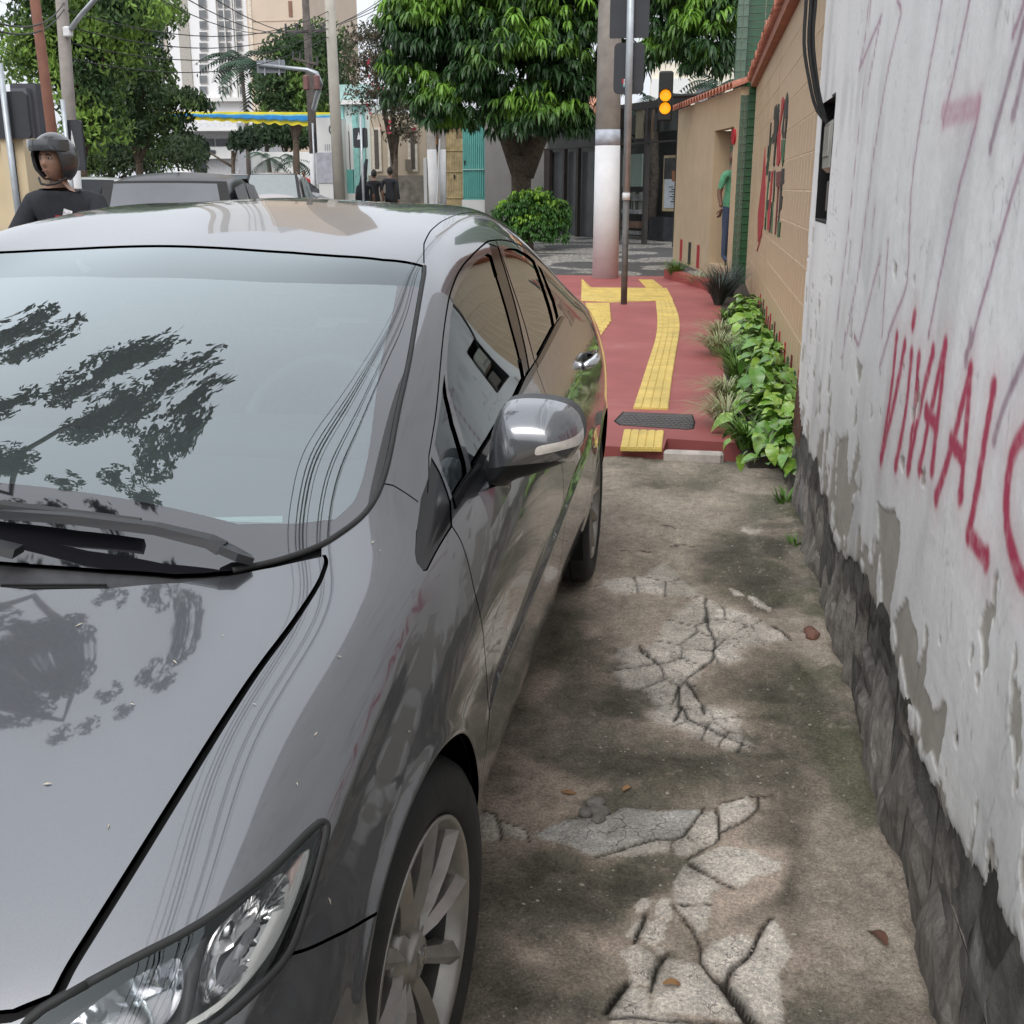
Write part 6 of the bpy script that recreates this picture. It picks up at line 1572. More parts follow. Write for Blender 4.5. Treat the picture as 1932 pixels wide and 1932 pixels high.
# ---------------------------------------------------------------- shop front behind the corner
G0, G1 = np.array([-.55, 26.6, .12]), np.array([-4.35, 32.4, .22]); gd = (G1 - G0) / np.linalg.norm(G1 - G0); gn = np.array([gd[1], -gd[0], 0]) ; gn = -gn / np.linalg.norm(gn)
shop = thing('shop_front', 'dark shop front with glazed gate beams and shelves behind glass', 'shop', tuple(G0), 0)
M_brown = flat_mat('dark_brown_frame', (.040, .032, .028), .5, var=.2); M_gatec = flat_mat('smoked_gate_panel', (.085, .09, .092), .25, var=.2, scale=2); M_mint = flat_mat('mint_board', (.20, .27, .23), .5, var=.1, scale=2)
def gq(name, x0, y0, x1, y1, dep, th, mat, parent=None):
    """box on the slanted shop plane, dep metres behind it"""
    P0, P1 = atPl(x0, y1, G0 - gn * dep, gn), atPl(x1, y0, G0 - gn * dep, gn)
    a, c_ = (P0 + P1) / 2, P1 - P0; ln = math.hypot(c_[0], c_[1]); h = abs(P1[2] - P0[2])
    return MB().box((a[0] - G0[0], a[1] - G0[1], a[2] - G0[2]), (max(ln, .02), th, max(h, .02)), rz=math.atan2(gd[1], gd[0])).build(name, mat, parent or shop)
gq('back_wall', 1020, 195, 1300, 500, 1.5, .1, flat_mat('shop_dark', (.030, .032, .032), .7, var=.3, scale=2))
gq('top_beam', 1028, 262, 1300, 284, -.05, .12, M_brown); gq('upper_panel', 1090, 208, 1300, 262, .25, .08, flat_mat('upper_dark_glass', (.035, .042, .040), .3, var=.4, scale=1.5)); gq('header', 1070, 196, 1300, 212, .1, .1, M_brown)
for x0, x1, y1 in [(1028, 1040, 462), (1063, 1068, 470), (1088, 1094, 474), (1166, 1174, 470), (1212, 1226, 492), (1272, 1282, 492)]: gq('post', x0, 205 if x0 > 1090 else 280, x1, y1, -.06, .10, M_brown)
gq('gate_panel', 1040, 286, 1063, 452, .05, .03, M_gatec); gq('gate_panel', 1068, 286, 1088, 456, .05, .03, M_gatec); gq('gate_panel', 1094, 286, 1122, 460, .05, .03, M_gatec)
gq('mint_board', 1168, 290, 1213, 352, .5, .04, M_mint); gq('cream_door', 1200, 206, 1215, 262, .12, .04, flat_mat('cream_panel', (.33, .29, .20), .6)); gq('brown_strip', 1228, 200, 1234, 262, .12, .04, flat_mat('tan_strip', (.26, .18, .12), .6))
for y0, y1, m in [(366, 378, (.20, .21, .20)), (396, 402, (.24, .25, .25)), (418, 428, (.17, .10, .07)), (436, 440, (.2, .2, .2)), (468, 474, (.15, .14, .11))]: gq('shelf', 1168, y0, 1213, y1, .8, .2, flat_mat('shelf_goods', m, .6, var=.5, scale=6))
for i in range(9): gq('goods', 1169 + i * 4.8, 370 - (i % 3) * 4, 1172.5 + i * 4.8, 396, .85, .1, flat_mat('shop_goods', [(.35, .36, .34), (.12, .13, .12), (.22, .24, .2)][i % 3], .6))
gq('base_step', 1150, 474, 1300, 486, -.02, .14, flat_mat('grey_threshold', (.17, .16, .13), .8))
gq('tower_of_boxes', 1232, 410, 1262, 470, 1.0, .3, flat_mat('dark_boxes', (.02, .022, .025), .6, var=.6, scale=4))
po = prop(gq('poster', 1250, 292, 1284, 398, -.02, .03, flat_mat('blond_wood_frame', (.42, .33, .19), .5)), None); po.parent = None; po.location = tuple(G0); prop(po, 'framed poster with a white sheet below a dark picture by the shop door', 'poster')
o = gq('dark_picture', 1253, 297, 1284, 338, -.04, .02, flat_mat('dark_print', (.03, .028, .025), .5, var=.9, scale=5)); o.parent = po; o = gq('orange_print', 1268, 322, 1284, 342, -.055, .02, flat_mat('orange_print', (.30, .12, .05), .5)); o.parent = po
o = gq('white_sheet', 1253, 338, 1284, 392, -.045, .02, flat_mat('white_sheet', (.50, .55, .60), .6, var=.12, scale=7)); o.parent = po
for i in range(7):
    o = gq('print_line', 1262 + (i * 5) % 9, 352 + i * 4.6, 1270 + (i * 5) % 9 + (i % 3) * 4, 353.6 + i * 4.6, -.058, .01, M_rubber); o.parent = po
# clay roof behind the shop
def roof_obj(name, label, c00, c10, c11, c01, n, mat):
    r = thing(name, label, 'roof', tuple(c00)); c00, c10, c11, c01 = [np.array(c, float) for c in (c00, c10, c11, c01)]
    MB().add([(0, 0, 0), c10 - c00, c11 - c00, c01 - c00, (0, .1, -.1), c10 - c00 + [0, .1, -.1], c11 - c00 + [0, .1, -.1], c01 - c00 + [0, .1, -.1]], [(0, 1, 2, 3), (7, 6, 5, 4), (0, 4, 5, 1)]).build('roof_deck', mat, r)
    me = None
    for i in range(n):
        u = (i + .5) / n; a, b_ = c00 * (1 - u) + c10 * u - c00, c01 * (1 - u) + c11 * u - c00
        MB().tube([a + [0, -.03, .0], a * .5 + b_ * .5 + [0, 0, .02], b_], .075, 8).build('tile_row', mat, r, True)
    return r
a, b_, c_, d2 = atY(1072, 216, 30), atY(1128, 216, 30), atY(1128, 178, 32.5), atY(1078, 176, 32.5)
M_clay2 = flat_mat('fresh_clay_tile', (.55, .24, .14), .7, var=.2, scale=5)
roof_obj('clay_roof', 'orange clay tile roof showing between mango leaves and the concrete pole', a, b_, c_, d2, 9, M_clay2)
# ---------------------------------------------------------------- ground, road, plaza
t = NT('asphalt'); f = t.noise(1.2, 6, .6); t.set(base=t.mix(.6, t.ramp(f, [(.3, .04), (.7, .075)]), t.ramp(t.noise(60, 4), [(.3, .6), (.7, 1.5)]), 'MULTIPLY'), rough=.9); t.bump(t.noise(90, 3), .3, .01); M_asph = t.m
ys_ = [-60, -3, 6, 16, 30, 60, 120, 400, 1500]
def sheet(name, x0, x1, dz, mat, y0=-60, y1=1500, kind='structure', lb=None):
    yy = [y for y in ys_ if y0 < y < y1]; yy = [y0] + yy + [y1]; V = []
    for y in yy: V += [(x0, y, dz + ground_z(min(y, 150))), (x1, y, dz + ground_z(min(y, 150)))]
    return prop(mesh_obj(name, V, [(2 * i, 2 * i + 1, 2 * i + 3, 2 * i + 2) for i in range(len(yy) - 1)], mat), lb, kind=kind)
sheet('ground', -900, 900, -.075, flat_mat('city_ground', (.16, .15, .14), .95, scale=.5))
sheet('road', -11.5, -1.85, -.018, M_asph)
t = NT('portuguese_mosaic')
vo = t.n.new('ShaderNodeTexVoronoi'); vo.inputs['Scale'].default_value = 14; t.l.new(t.coord(), vo.inputs['Vector'])
wv = t.n.new('ShaderNodeTexWave'); wv.wave_type = 'BANDS'; wv.bands_direction = 'Y'; wv.inputs['Scale'].default_value = .33; wv.inputs['Distortion'].default_value = 5; wv.inputs['Detail'].default_value = 1; wv.inputs['Detail Scale'].default_value = .35; t.l.new(t.coord(), wv.inputs['Vector'])
pat = t.ramp(t.noise(.42, 2, .4, dist=1.5), [(.47, 0), (.50, 1)])
c = t.mix(pat, (.075, .072, .07), (.36, .34, .30)); c = t.mix(.5, c, t.ramp(vo.outputs['Color'], [(.1, .6), (.9, 1.25)]), 'MULTIPLY'); c = t.mix(t.ramp(vo.outputs['Distance'], [(.42, 0), (.6, .7)]), c, (.05, .045, .04))
t.set(base=c, rough=.8); M_mos = t.m
plz = sheet('plaza_pavement', -14, 6, .004 - .0, M_mos, 18.6, 40, lb='black and white mosaic stone pavement round the corner')
prop(MB().prism([tuple(atZ(x, y, .04)[:2]) for x, y in [(1040, 497), (1075, 492), (1130, 520), (1100, 524), (1060, 512)]], .0, .03).build('dark_paving_band', flat_mat('dark_stone_band', (.085, .08, .078), .85, scale=20)), 'dark stone band in the mosaic pavement', kind='structure')

# ---------------------------------------------------------------- people
M_skin = flat_mat('tan_skin', (.33, .185, .125), .5, var=.1, scale=20); M_skin_d = flat_mat('dark_skin', (.17, .09, .06), .5, var=.1, scale=20)
M_cloth = {k: flat_mat(k + '_cloth', c, .9, var=.2, scale=25, bump=.3) for k, c in {'charcoal': (.022, .024, .030), 'black': (.012, .012, .014), 'navy': (.03, .04, .07), 'green': (.10, .30, .17), 'red': (.45, .03, .04), 'denim': (.05, .07, .12)}.items()}
M_hair = flat_mat('black_hair', (.012, .010, .009), .6, var=.3, scale=60)
def skin_body(name, joints, edges, parent, mats, classify):
    me = bpy.data.meshes.new(name); me.from_pydata([j[0] for j in joints], edges, []); o = bpy.data.objects.new(name, me); COL.objects.link(o)
    m = o.modifiers.new('skin', 'SKIN'); 
    for v, j in zip(me.skin_vertices[0].data if me.skin_vertices else [], joints): v.radius = (j[1], j[2] if len(j) > 2 else j[1])
    if not me.skin_vertices:
        me.update()
    me.skin_vertices[0].data[0].use_root = True
    sb = o.modifiers.new('sub', 'SUBSURF'); sb.levels = sb.render_levels = 2
    dg = bpy.context.evaluated_depsgraph_get(); ev = o.evaluated_get(dg); nm = bpy.data.meshes.new_from_object(ev)
    bpy.data.objects.remove(o); o = bpy.data.objects.new(name, nm); COL.objects.link(o); o.parent = parent
    nm.materials.clear()
    for mm in mats: nm.materials.append(mm)
    for p in nm.polygons: p.material_index = classify(p.center); p.use_smooth = True
    return o
def head_mesh(parent, loc, rz, mat, s=1.0, tilt=0.0):
    """oval head with brow, nose, eye sockets, lips, chin; faces -Y before rotation"""
    nu, nv = 36, 28; V, Fc = [], []
    for j in range(nv + 1):
        a = -math.pi / 2 + math.pi * j / nv
        for i in range(nu):
            b_ = 2 * math.pi * i / nu; x, y, z = math.cos(a) * math.sin(b_), -math.cos(a) * math.cos(b_), math.sin(a)
            w = .076 * (1 - .26 * max(0, -z) ** 1.4); px_, py_, pz_ = x * w, y * .094 + (.008 if y > 0 else 0), z * .118
            if y < -.2:
                f = min(1, (-y - .2) * 1.6)
                g = lambda cx, cz, sx_, sz_: math.exp(-((px_ - cx) / sx_) ** 2 - ((pz_ - cz) / sz_) ** 2)
                py_ -= f * (.022 * g(0, -.022, .012, .016) + .014 * g(0, .004, .009, .025) + .007 * g(0, .030, .05, .010) + .006 * g(0, -.062, .022, .008) + .010 * g(0, -.098, .022, .018))
                py_ += f * (.010 * (g(.030, .012, .016, .012) + g(-.030, .012, .016, .012)) + .004 * g(0, -.048, .02, .006))
            V.append((px_, py_, pz_))
    for j in range(nv):
        for i in range(nu): k = (i + 1) % nu; Fc.append((j * nu + i, j * nu + k, j * nu + nu + k, j * nu + nu + i))
    o = mesh_obj('head', V, Fc, mat, parent, True); o.location = loc; o.rotation_euler = (tilt, 0, rz); o.scale = (s, s, s)
    for sx in (-1, 1):
        MB().ball((sx * .030, -.082, .012), (.013, .008, .006), 10, 6).build('eye', flat_mat('eye_white', (.5, .48, .45), .3) if 'eye_white' not in bpy.data.materials else bpy.data.materials['eye_white'], o, True)
        MB().ball((sx * .030, -.0885, .012), (.006, .003, .006), 8, 5).build('iris', M_hair, o, True)
        MB().tube([(sx * .014, -.094, .029), (sx * .031, -.094, .034), (sx * .046, -.084, .029)], [.003, .004, .002], 6).build('eyebrow', M_hair, o, True)
        MB().ball((sx * .078, .008, 0), (.010, .020, .032), 8, 8).build('ear', mat, o, True)
    MB().tube([(-.022, -.094, -.061), (0, -.100, -.059), (.022, -.094, -.061)], [.002, .005, .002], 6).build('mouth', flat_mat('lips', (.22, .09, .075), .5) if 'lips' not in bpy.data.materials else bpy.data.materials['lips'], o, True)
    return o
def hair_cap(head, low=-.01, mat=None):
    nu, nv = 24, 10; V, Fc = [], []
    for j in range(nv + 1):
        for i in range(nu):
            b_ = 2 * math.pi * i / nu; front = max(0, math.cos(b_)); zlow = -.045 * (1 - front) + .052 * front + low
            a0 = math.asin(max(-1, min(1, zlow / .122))); a = a0 + (math.pi / 2 - a0) * j / nv
            V.append((math.cos(a) * math.sin(b_) * .083, -math.cos(a) * math.cos(b_) * .101 + .008, math.sin(a) * .127))
    for j in range(nv):
        for i in range(nu): k = (i + 1) % nu; Fc.append((j * nu + i, j * nu + k, j * nu + nu + k, j * nu + nu + i))
    return mesh_obj('hair', V, Fc, mat or M_hair, head, True)
def hand(parent, loc, rot, mat, s=1.0, curl=.8):
    h = MB(); h.ball((0, 0, -.045), (.038, .016, .05), 10, 8)
    for k, (x, l) in enumerate([(-.027, .066), (-.009, .076), (.009, .072), (.026, .058)]):
        p = [(x, 0, -.085), (x * 1.05, -.012 * curl, -.085 - l * .5), (x * 1.05, -.045 * curl, -.085 - l * .85)]; h.tube(p, [.0095, .009, .007], 6)
    h.tube([(.03, -.005, -.03), (.052, -.016, -.062), (.050, -.03, -.09)], [.012, .010, .008], 6)
    o = h.build('hand', mat, parent, True); o.location = loc; o.rotation_euler = rot; o.scale = (s, s, s); return o
def walker(label, loc, rz, shirt, trousers, skin, group=None, stride=.16, hscale=1.0, long_sleeve=False, arm_bend=0.1, head_turn=0.0, hair=True):
    r = thing('person', label, 'person', loc, rz, group); r.scale = (hscale,) * 3
    J = [((0, 0, .95), .15, .105), ((0, 0, 1.12), .145, .10), ((0, 0, 1.30), .165, .11), ((0, .005, 1.42), .12, .08), ((0, 0, 1.50), .058), ((0, -.01, 1.58), .055),
         ((.09, 0, .88), .095), ((.10, -stride, .50), .062), ((.10, -stride * .6, .10), .042), ((.10, -stride * .6 - .14, .045), .04),
         ((-.09, 0, .88), .095), ((-.10, stride * .5, .50), .062), ((-.10, stride * 1.5, .12), .042), ((-.10, stride * 1.5 - .13, .05), .04),
         ((.20, .005, 1.405), .062), ((.255, .03 + arm_bend * .3, 1.13), .043), ((.265, -.10 - arm_bend, .92 + arm_bend * .6), .032),
         ((-.20, .005, 1.405), .062), ((-.255, .05, 1.13), .043), ((-.265, -.02, .90), .032)]
    E = [(0, 1), (1, 2), (2, 3), (3, 4), (4, 5), (0, 6), (6, 7), (7, 8), (8, 9), (0, 10), (10, 11), (11, 12), (12, 13), (3, 14), (14, 15), (15, 16), (3, 17), (17, 18), (18, 19)]
    def cl(c):
        if c[2] > 1.475: return 0
        if abs(c[0]) > .215 and c[2] < (1.20 if not long_sleeve else .90): return 0
        if c[2] > .90: return 1
        return 3 if c[2] < .075 else 2
    skin_body('body', J, E, r, [skin, shirt, trousers, M_cloth['black']], cl)
    h = head_mesh(r, (0, -.02, 1.665), head_turn, skin)
    if hair: hair_cap(h)
    hand(r, (.268, -.10 - arm_bend - .01, .90 + arm_bend * .6), (-.3, 0, 0), skin); hand(r, (-.268, -.02, .885), (-.2, 0, math.pi), skin)
    return r
def gpos(px, Y, dz=0): p = atY(px, 354, Y); return (p[0], Y, ground_z(Y) + dz)
walker('person in black walking away, the bareheaded one beside the thin post', gpos(706, 32), math.pi, M_cloth['black'], M_cloth['black'], M_skin_d, 'men in black walking away', hscale=.99)
walker('person in long dark sleeves walking away in front of the rough grey wall', gpos(736, 32.5), math.pi - .15, M_cloth['charcoal'], M_cloth['black'], M_skin_d, 'men in black walking away', long_sleeve=True, arm_bend=.14, head_turn=.5, hscale=1.03)
walker('person in dark clothes partly hidden by the thin post', gpos(688, 31), math.pi + .3, M_cloth['charcoal'], M_cloth['charcoal'], M_skin_d, 'men in black walking away', hscale=.93)
wf_ = walker('person in a red shirt far down the street', gpos(575, 46), 0, M_cloth['red'], M_cloth['denim'], M_skin_d); walker('person in grey far down the street beside the red shirted one', gpos(562, 45), .3, M_cloth['navy'], M_cloth['black'], M_skin_d)
s_, _ = fac(1376, 300); P_ = atPl(1385, 300, FA + fn_ * .17, fn_)
dm = walker('bald person in a green shirt standing in the tan doorway', (P_[0], P_[1], .27), R(48), M_cloth['green'], M_cloth['denim'], M_skin_d, hair=False, stride=.02)

# motorcyclist
RY = 6.95; rp = atY(104, 354, RY)
moto = thing('motorcycle', 'dark motorcycle carrying the helmeted rider beyond the grey sedan', 'motorcycle', (rp[0], RY, ground_z(RY) - .02), R(8)); moto.scale = (1.06,) * 3
for y, nm in ((-.62, 'wheel'), (.66, 'wheel')):
    w = MB().lathe([(.22, -.05), (.28, -.055), (.305, -.03), (.31, 0), (.305, .03), (.28, .055), (.22, .05)], 36, axis='x', c=(0, y, .31)).build(nm, M_tyre, moto, True)
    b = MB().lathe([(.22, -.02), (.225, 0), (.22, .02), (.20, 0), (.22, -.02)], 36, axis='x', c=(0, y, .31))
    for k in range(10): a = k * .628; b.tube([(0, y, .31), (0, y + .21 * math.cos(a), .31 + .21 * math.sin(a))], .006, 5)
    b.build('rim', M_alloy, w, True)
MB().tube([(.07, -.62, .31), (.07, -.42, .95)], .022, 8).tube([(-.07, -.62, .31), (-.07, -.42, .95)], .022, 8).build('fork', M_galv, moto, True)
MB().tube([(-.36, -.24, 1.04), (-.24, -.34, 1.05), (-.10, -.42, 1.0), (.10, -.42, 1.0), (.24, -.34, 1.05), (.36, -.24, 1.04)], .013, 8).build('handlebar', M_rubber, moto, True)
MB().ball((0, -.18, .86), (.14, .27, .13), 16, 10).build('fuel_tank', M_paint, moto, True); MB().box((0, .30, .80), (.26, .70, .10), bev=.04).build('seat', M_rubber, moto)
MB().box((0, 0, .46), (.26, .42, .34), bev=.05).tube([(.13, -.1, .40), (.16, .3, .32), (.17, .7, .36)], .045, 10).build('engine', M_plastic, moto); MB().ball((0, -.52, .93), (.085, .07, .085), 14, 10).build('headlight', M_chrome, moto, True)
MB().tube([(0, -.35, .9), (0, .1, .72), (0, .66, .75)], .03, 8).tube([(.08, .1, .45), (.08, .66, .31)], .02, 8).tube([(-.08, .1, .45), (-.08, .66, .31)], .02, 8).box((0, .78, .72), (.16, .34, .03)).build('frame', M_plastic, moto)
for sx in (-1, 1): m_ = MB().tube([(sx * .20, -.36, 1.05), (sx * .30, -.38, 1.22)], .006, 6).ball((sx * .32, -.385, 1.25), (.058, .014, .036), 12, 8).build('mirror', M_rubber, moto, True)
rd_ = thing('person', 'person in a dark t-shirt and open black helmet riding a motorcycle beyond the sedan roof', 'person', (rp[0], RY, ground_z(RY) - .02), R(8)); rd_.scale = (1.06,) * 3
J = [((0, .22, .90), .16, .12), ((0, .20, 1.04), .165, .12), ((0, .16, 1.20), .185, .125), ((0, .11, 1.335), .15, .09), ((0, .08, 1.40), .062), ((0, .05, 1.49), .058),
     ((.12, .14, .86), .10), ((.24, -.22, .74), .072), ((.22, -.05, .38), .048), ((.22, -.20, .30), .04), ((-.12, .14, .86), .10), ((-.24, -.22, .74), .072), ((-.22, -.05, .38), .048), ((-.22, -.20, .30), .04),
     ((.195, .12, 1.315), .085), ((.30, .02, 1.10), .055), ((.34, -.20, 1.06), .035), ((-.195, .12, 1.315), .085), ((-.31, .0, 1.10), .055), ((-.35, -.20, 1.06), .035)]
E = [(0, 1), (1, 2), (2, 3), (3, 4), (4, 5), (0, 6), (6, 7), (7, 8), (8, 9), (0, 10), (10, 11), (11, 12), (12, 13), (3, 14), (14, 15), (15, 16), (3, 17), (17, 18), (18, 19)]
def cl(c):
    if c[2] > 1.395 and abs(c[0]) < .1: return 0
    if abs(c[0]) > .215 and 1.0 < c[2] < 1.17 and c[1] < .12: return 0
    return 1 if c[2] > .93 else (3 if c[2] < .33 else 2)
skin_body('body', J, E, rd_, [M_skin, M_cloth['charcoal'], M_cloth['denim'], M_cloth['black']], cl)
hd_ = head_mesh(rd_, (.0, .03, 1.575), R(-14), M_skin, 1.02)
for sx in (-1, 1): hand(rd_, (sx * .345, -.235, 1.075), (R(-80), 0, 0 if sx > 0 else math.pi), M_skin, 1, 1.6)
b = MB(); b.box((.045, .028, 1.245), (.055, .004, .075), M=Matrix.Rotation(.3, 3, 'Y')); b.build('shirt_print', flat_mat('print_white_red', (.62, .60, .62), .8, var=.6, scale=45), rd_).location = (0, -.002, 0); MB().box((-.005, .024, 1.225), (.05, .004, .045)).build('shirt_print', LC['r'], rd_)
nu, nv = 36, 20; V, Fc = [], []
for j in range(nv + 1):
    for i in range(nu):
        b_ = 2 * math.pi * i / nu; fr = max(0.0, math.cos(b_)); f2 = sstep(.35, .75, math.cos(b_)); zlow = -.125 * (1 - f2) + .050 * f2
        a0 = math.asin(max(-1, min(1, zlow / .152))); a = a0 + (math.pi / 2 - a0) * j / nv
        V.append((math.cos(a) * math.sin(b_) * .128, -math.cos(a) * math.cos(b_) * .150 + .012, math.sin(a) * .152 + .012))
for j in range(nv):
    for i in range(nu): k = (i + 1) % nu; Fc.append((j * nu + i, j * nu + k, j * nu + nu + k, j * nu + nu + i))
M_helm = flat_mat('satin_grey_black_helmet', (.035, .035, .038), .28, var=.2, coat=.6)
hl = mesh_obj('helmet', V, Fc, M_helm, hd_, True); so_ = hl.modifiers.new('shell', 'SOLIDIFY'); so_.thickness = .018
n = 20; V = []
for z, rr in ((.042, 1.02), (.075, 1.06), (.105, 1.03)):
    for i in range(n): a = R(-78 + 156 * i / (n - 1)); V.append((math.sin(a) * .132 * rr, -math.cos(a) * .158 * rr + .01, z + .012))
MB().add(V, [(k * n + i, k * n + i + 1, k * n + n + i + 1, k * n + n + i) for k in range(2) for i in range(n - 1)]).build('raised_visor', flat_mat('smoked_visor', (.05, .055, .06), .08, coat=1), hl, True)
MB().tube([(-.10, -.03, -.10), (-.05, -.08, -.135), (0, -.09, -.142), (.05, -.08, -.135), (.10, -.03, -.10)], .007, 6).build('chin_strap', M_rubber, hl, True)

# ---------------------------------------------------------------- other cars
def simple_car(name, label, loc, rz, paint, L_=4.2, Wd=1.74, H=1.5, kind='hatch', group=None, grey_glass=(.05, .055, .06)):
    """y rearwards from the nose; lofted shell with glass, wheels, lights"""
    r = thing(name, label, 'car', loc, rz, group); w = Wd / 2
    if kind == 'hatch': st = [(0, .38, .60, None), (.12, .24, .74, None), (.75, .2, .92, None), (1.02, .2, .97, None), (1.65, .2, .99, H - .06), (2.3, .2, 1.0, H), (3.1, .2, 1.01, H - .01), (3.75, .2, 1.02, H - .10), (L_ - .10, .24, .98, None), (L_, .40, .80, None)]
    else: st = [(0, .38, .58, None), (.12, .24, .70, None), (.8, .2, .88, None), (1.15, .2, .93, None), (1.85, .2, .95, H - .05), (2.4, .2, .96, H), (3.0, .2, .97, H - .03), (3.45, .2, .98, H - .14), (3.95, .2, .99, None), (L_ - .06, .24, .94, None), (L_, .42, .78, None)]
    rows = []
    for k, (y, zb, zt, zr) in enumerate(st):
        tp = .80 if k == 0 or k == len(st) - 1 else (.93 if k == 1 or k == len(st) - 2 else 1.0); ww = w * tp
        if zr is None: rows.append([(0, zb), (ww * .92, zb), (ww, zb + .14), (ww, (zb + zt) / 2 + .05), (ww * .96, zt - .06), (ww * .88, zt), (ww * .6, zt + .02), (0, zt + .035)])
        else: rows.append([(0, zb), (ww * .92, zb), (ww, zb + .14), (ww, .72), (ww * .97, zt), (ww * .76, zr - .07), (ww * .66, zr - .01), (0, zr + .03)])
    n = 8; V = []; 
    for (y, *_), rw in zip(st, rows): V += [(x, y, z) for x, z in rw]
    nS = len(st); V2 = V + [(-x, y, z) for x, y, z in V]; off = len(V)
    body, glass = [], {'windscreen': [], 'rear_window': [], 'side_window': []}
    cab = [k for k in range(nS) if st[k][3] is not None]; c0, c1 = cab[0], cab[-1]
    for k in range(nS - 1):
        for i in range(n - 1):
            q = (k * n + i, k * n + i + 1, (k + 1) * n + i + 1, (k + 1) * n + i); body.append(q); body.append(tuple(off + a for a in q[::-1]))
    bo = mesh_obj('body', V2 + [], body + [tuple(range(n - 1, -1, -1)) + (), ], paint, r, False)
    bmx = bmesh.new(); bmx.from_mesh(bo.data); bmesh.ops.remove_doubles(bmx, verts=bmx.verts, dist=1e-4); bmesh.ops.recalc_face_normals(bmx, faces=bmx.faces); bmx.to_mesh(bo.data); bmx.free()
    for p in bo.data.polygons: p.use_smooth = True
    ss = bo.modifiers.new('s', 'SUBSURF'); ss.levels = ss.render_levels = 2
    G = lambda k, i, sx=1: np.array([sx * rows[k][i][0], st[k][0], rows[k][i][1]])
    gm = glass_mat(name + '_glass', grey_glass, 1.0) if False else flat_mat('tinted_car_glass', grey_glass, .25, var=.05, spec=.22)
    def quadpatch(nm, A, B_, C_, D, nrm, mar=.06, par=None, mt=None, off=0.0):
        A, B_, C_, D = [np.array(p, float) for p in (A, B_, C_, D)]
        f = lambda u, v: (A * (1 - u) + B_ * u) * (1 - v) + (D * (1 - u) + C_ * u) * v
        V = []; m = 5
        for a in range(m + 1):
            for c in range(m + 1): V.append(f(mar + (1 - 2 * mar) * a / m, mar + (1 - 2 * mar) * c / m) + np.array(nrm) * (.030 + off + .018 * (1 - (2 * a / m - 1) ** 2)))
        return mesh_obj(nm, V, [(a * (m + 1) + c, a * (m + 1) + c + 1, (a + 1) * (m + 1) + c + 1, (a + 1) * (m + 1) + c) for a in range(m) for c in range(m)], mt or gm, par or r, True)
    k = c0 - 1; quadpatch('window_seal', G(k, 5, -1) * [1.02, 1, 1], G(k, 5) * [1.02, 1, 1], G(c0, 6) * [1.06, 1, 1], G(c0, 6, -1) * [1.06, 1, 1], (0, -.35, .6), 0, None, M_rubber, -.012); quadpatch('window_seal', G(c1 + 1, 5) * [1.03, 1, 1], G(c1 + 1, 5, -1) * [1.03, 1, 1], G(c1, 6, -1) * [1.08, 1, 1], G(c1, 6) * [1.08, 1, 1], (0, .6, .35), -.01, None, M_rubber, -.012); quadpatch('windscreen', G(k, 5, -1) * [.95, 1, 1], G(k, 5) * [.95, 1, 1], G(c0, 6), G(c0, 6, -1), (0, -.35, .6), .03)
    quadpatch('rear_window', G(c1 + 1, 5) * [.95, 1, 1], G(c1 + 1, 5, -1) * [.95, 1, 1], G(c1, 6, -1), G(c1, 6), (0, .6, .35), .04)
    for sx in (1, -1):
        mid = (st[c0][0] + st[c1][0]) / 2
        quadpatch('side_window', (sx * w * .955, st[c0][0] - .45, 1.0), (sx * w * .955, mid - .04, 1.0), (sx * w * .775, mid - .04, H - .10), (sx * w * .775, st[c0][0] + .05, H - .13), (sx * .5, 0, .1), .02)
        quadpatch('side_window', (sx * w * .955, mid + .04, 1.0), (sx * w * .955, st[c1][0] + .1, 1.02), (sx * w * .775, st[c1][0] - .1, H - .16), (sx * w * .775, mid + .04, H - .10), (sx * .5, 0, .1), .02)
        MB().box((sx * (w + .08), st[c0][0] - .45, 1.0), (.18, .10, .13), bev=.035).build('mirror', paint, r)
        for y in (.82, L_ - .80):
            wv_ = MB().lathe([(.0, -.10), (.20, -.10), (.30, -.10), (.315, -.07), (.315, .07), (.30, .10), (.21, .105), (.20, .09)], 28, axis='x', c=(sx * (w - .10), y, .315)).build('wheel', M_tyre, r, True)
            bb = MB()
            for q in range(5): a = q * 1.257; bb.tube([(sx * (w - .005), y, .315), (sx * (w - .01), y + .2 * math.cos(a), .315 + .2 * math.sin(a))], [.03, .02], 6)
            bb.build('rim', M_alloy, wv_, True)
        MB().ball((sx * w * .68, .06, .66), (.17, .09, .075), 12, 8).build('headlight', M_chrome, r, True); MB().ball((sx * w * .78, L_ - .06, .88), (.10, .07, .15), 12, 8).build('tail_light', M_red_lens, r, True)
    MB().box((0, .02, .50), (Wd * .55, .06, .18), bev=.02).build('grille', M_rubber, r); MB().box((0, L_ - .01, .66), (.40, .03, .13), bev=.01).build('number_plate', M_wpaint, r)
    b = MB().tube([(-.34, st[-2][0] - .0, 1.02), (-.10, st[-2][0] - .02, 1.05)], .012, 6); b.build('rear_wiper', M_rubber, r)
    MB().tube([(0, 2.9, H + .02), (0, 3.05, H + .17)], [.012, .004], 6).build('antenna', M_rubber, r)
    return r
P_black = flat_mat('black_car_paint', (.014, .014, .016), .30, spec=.45); P_white = car_paint('white_car_paint', (.75, .75, .75), 0, .4); P_rose = car_paint('rose_silver_paint', (.40, .36, .35), .6, .35); P_dark = car_paint('dark_car_paint', (.015, .015, .017), .2, .4)
def cpos(px, Y): p = atY(px, 354, Y); return (p[0], Y, ground_z(Y) - .018)
hd1 = R(16)
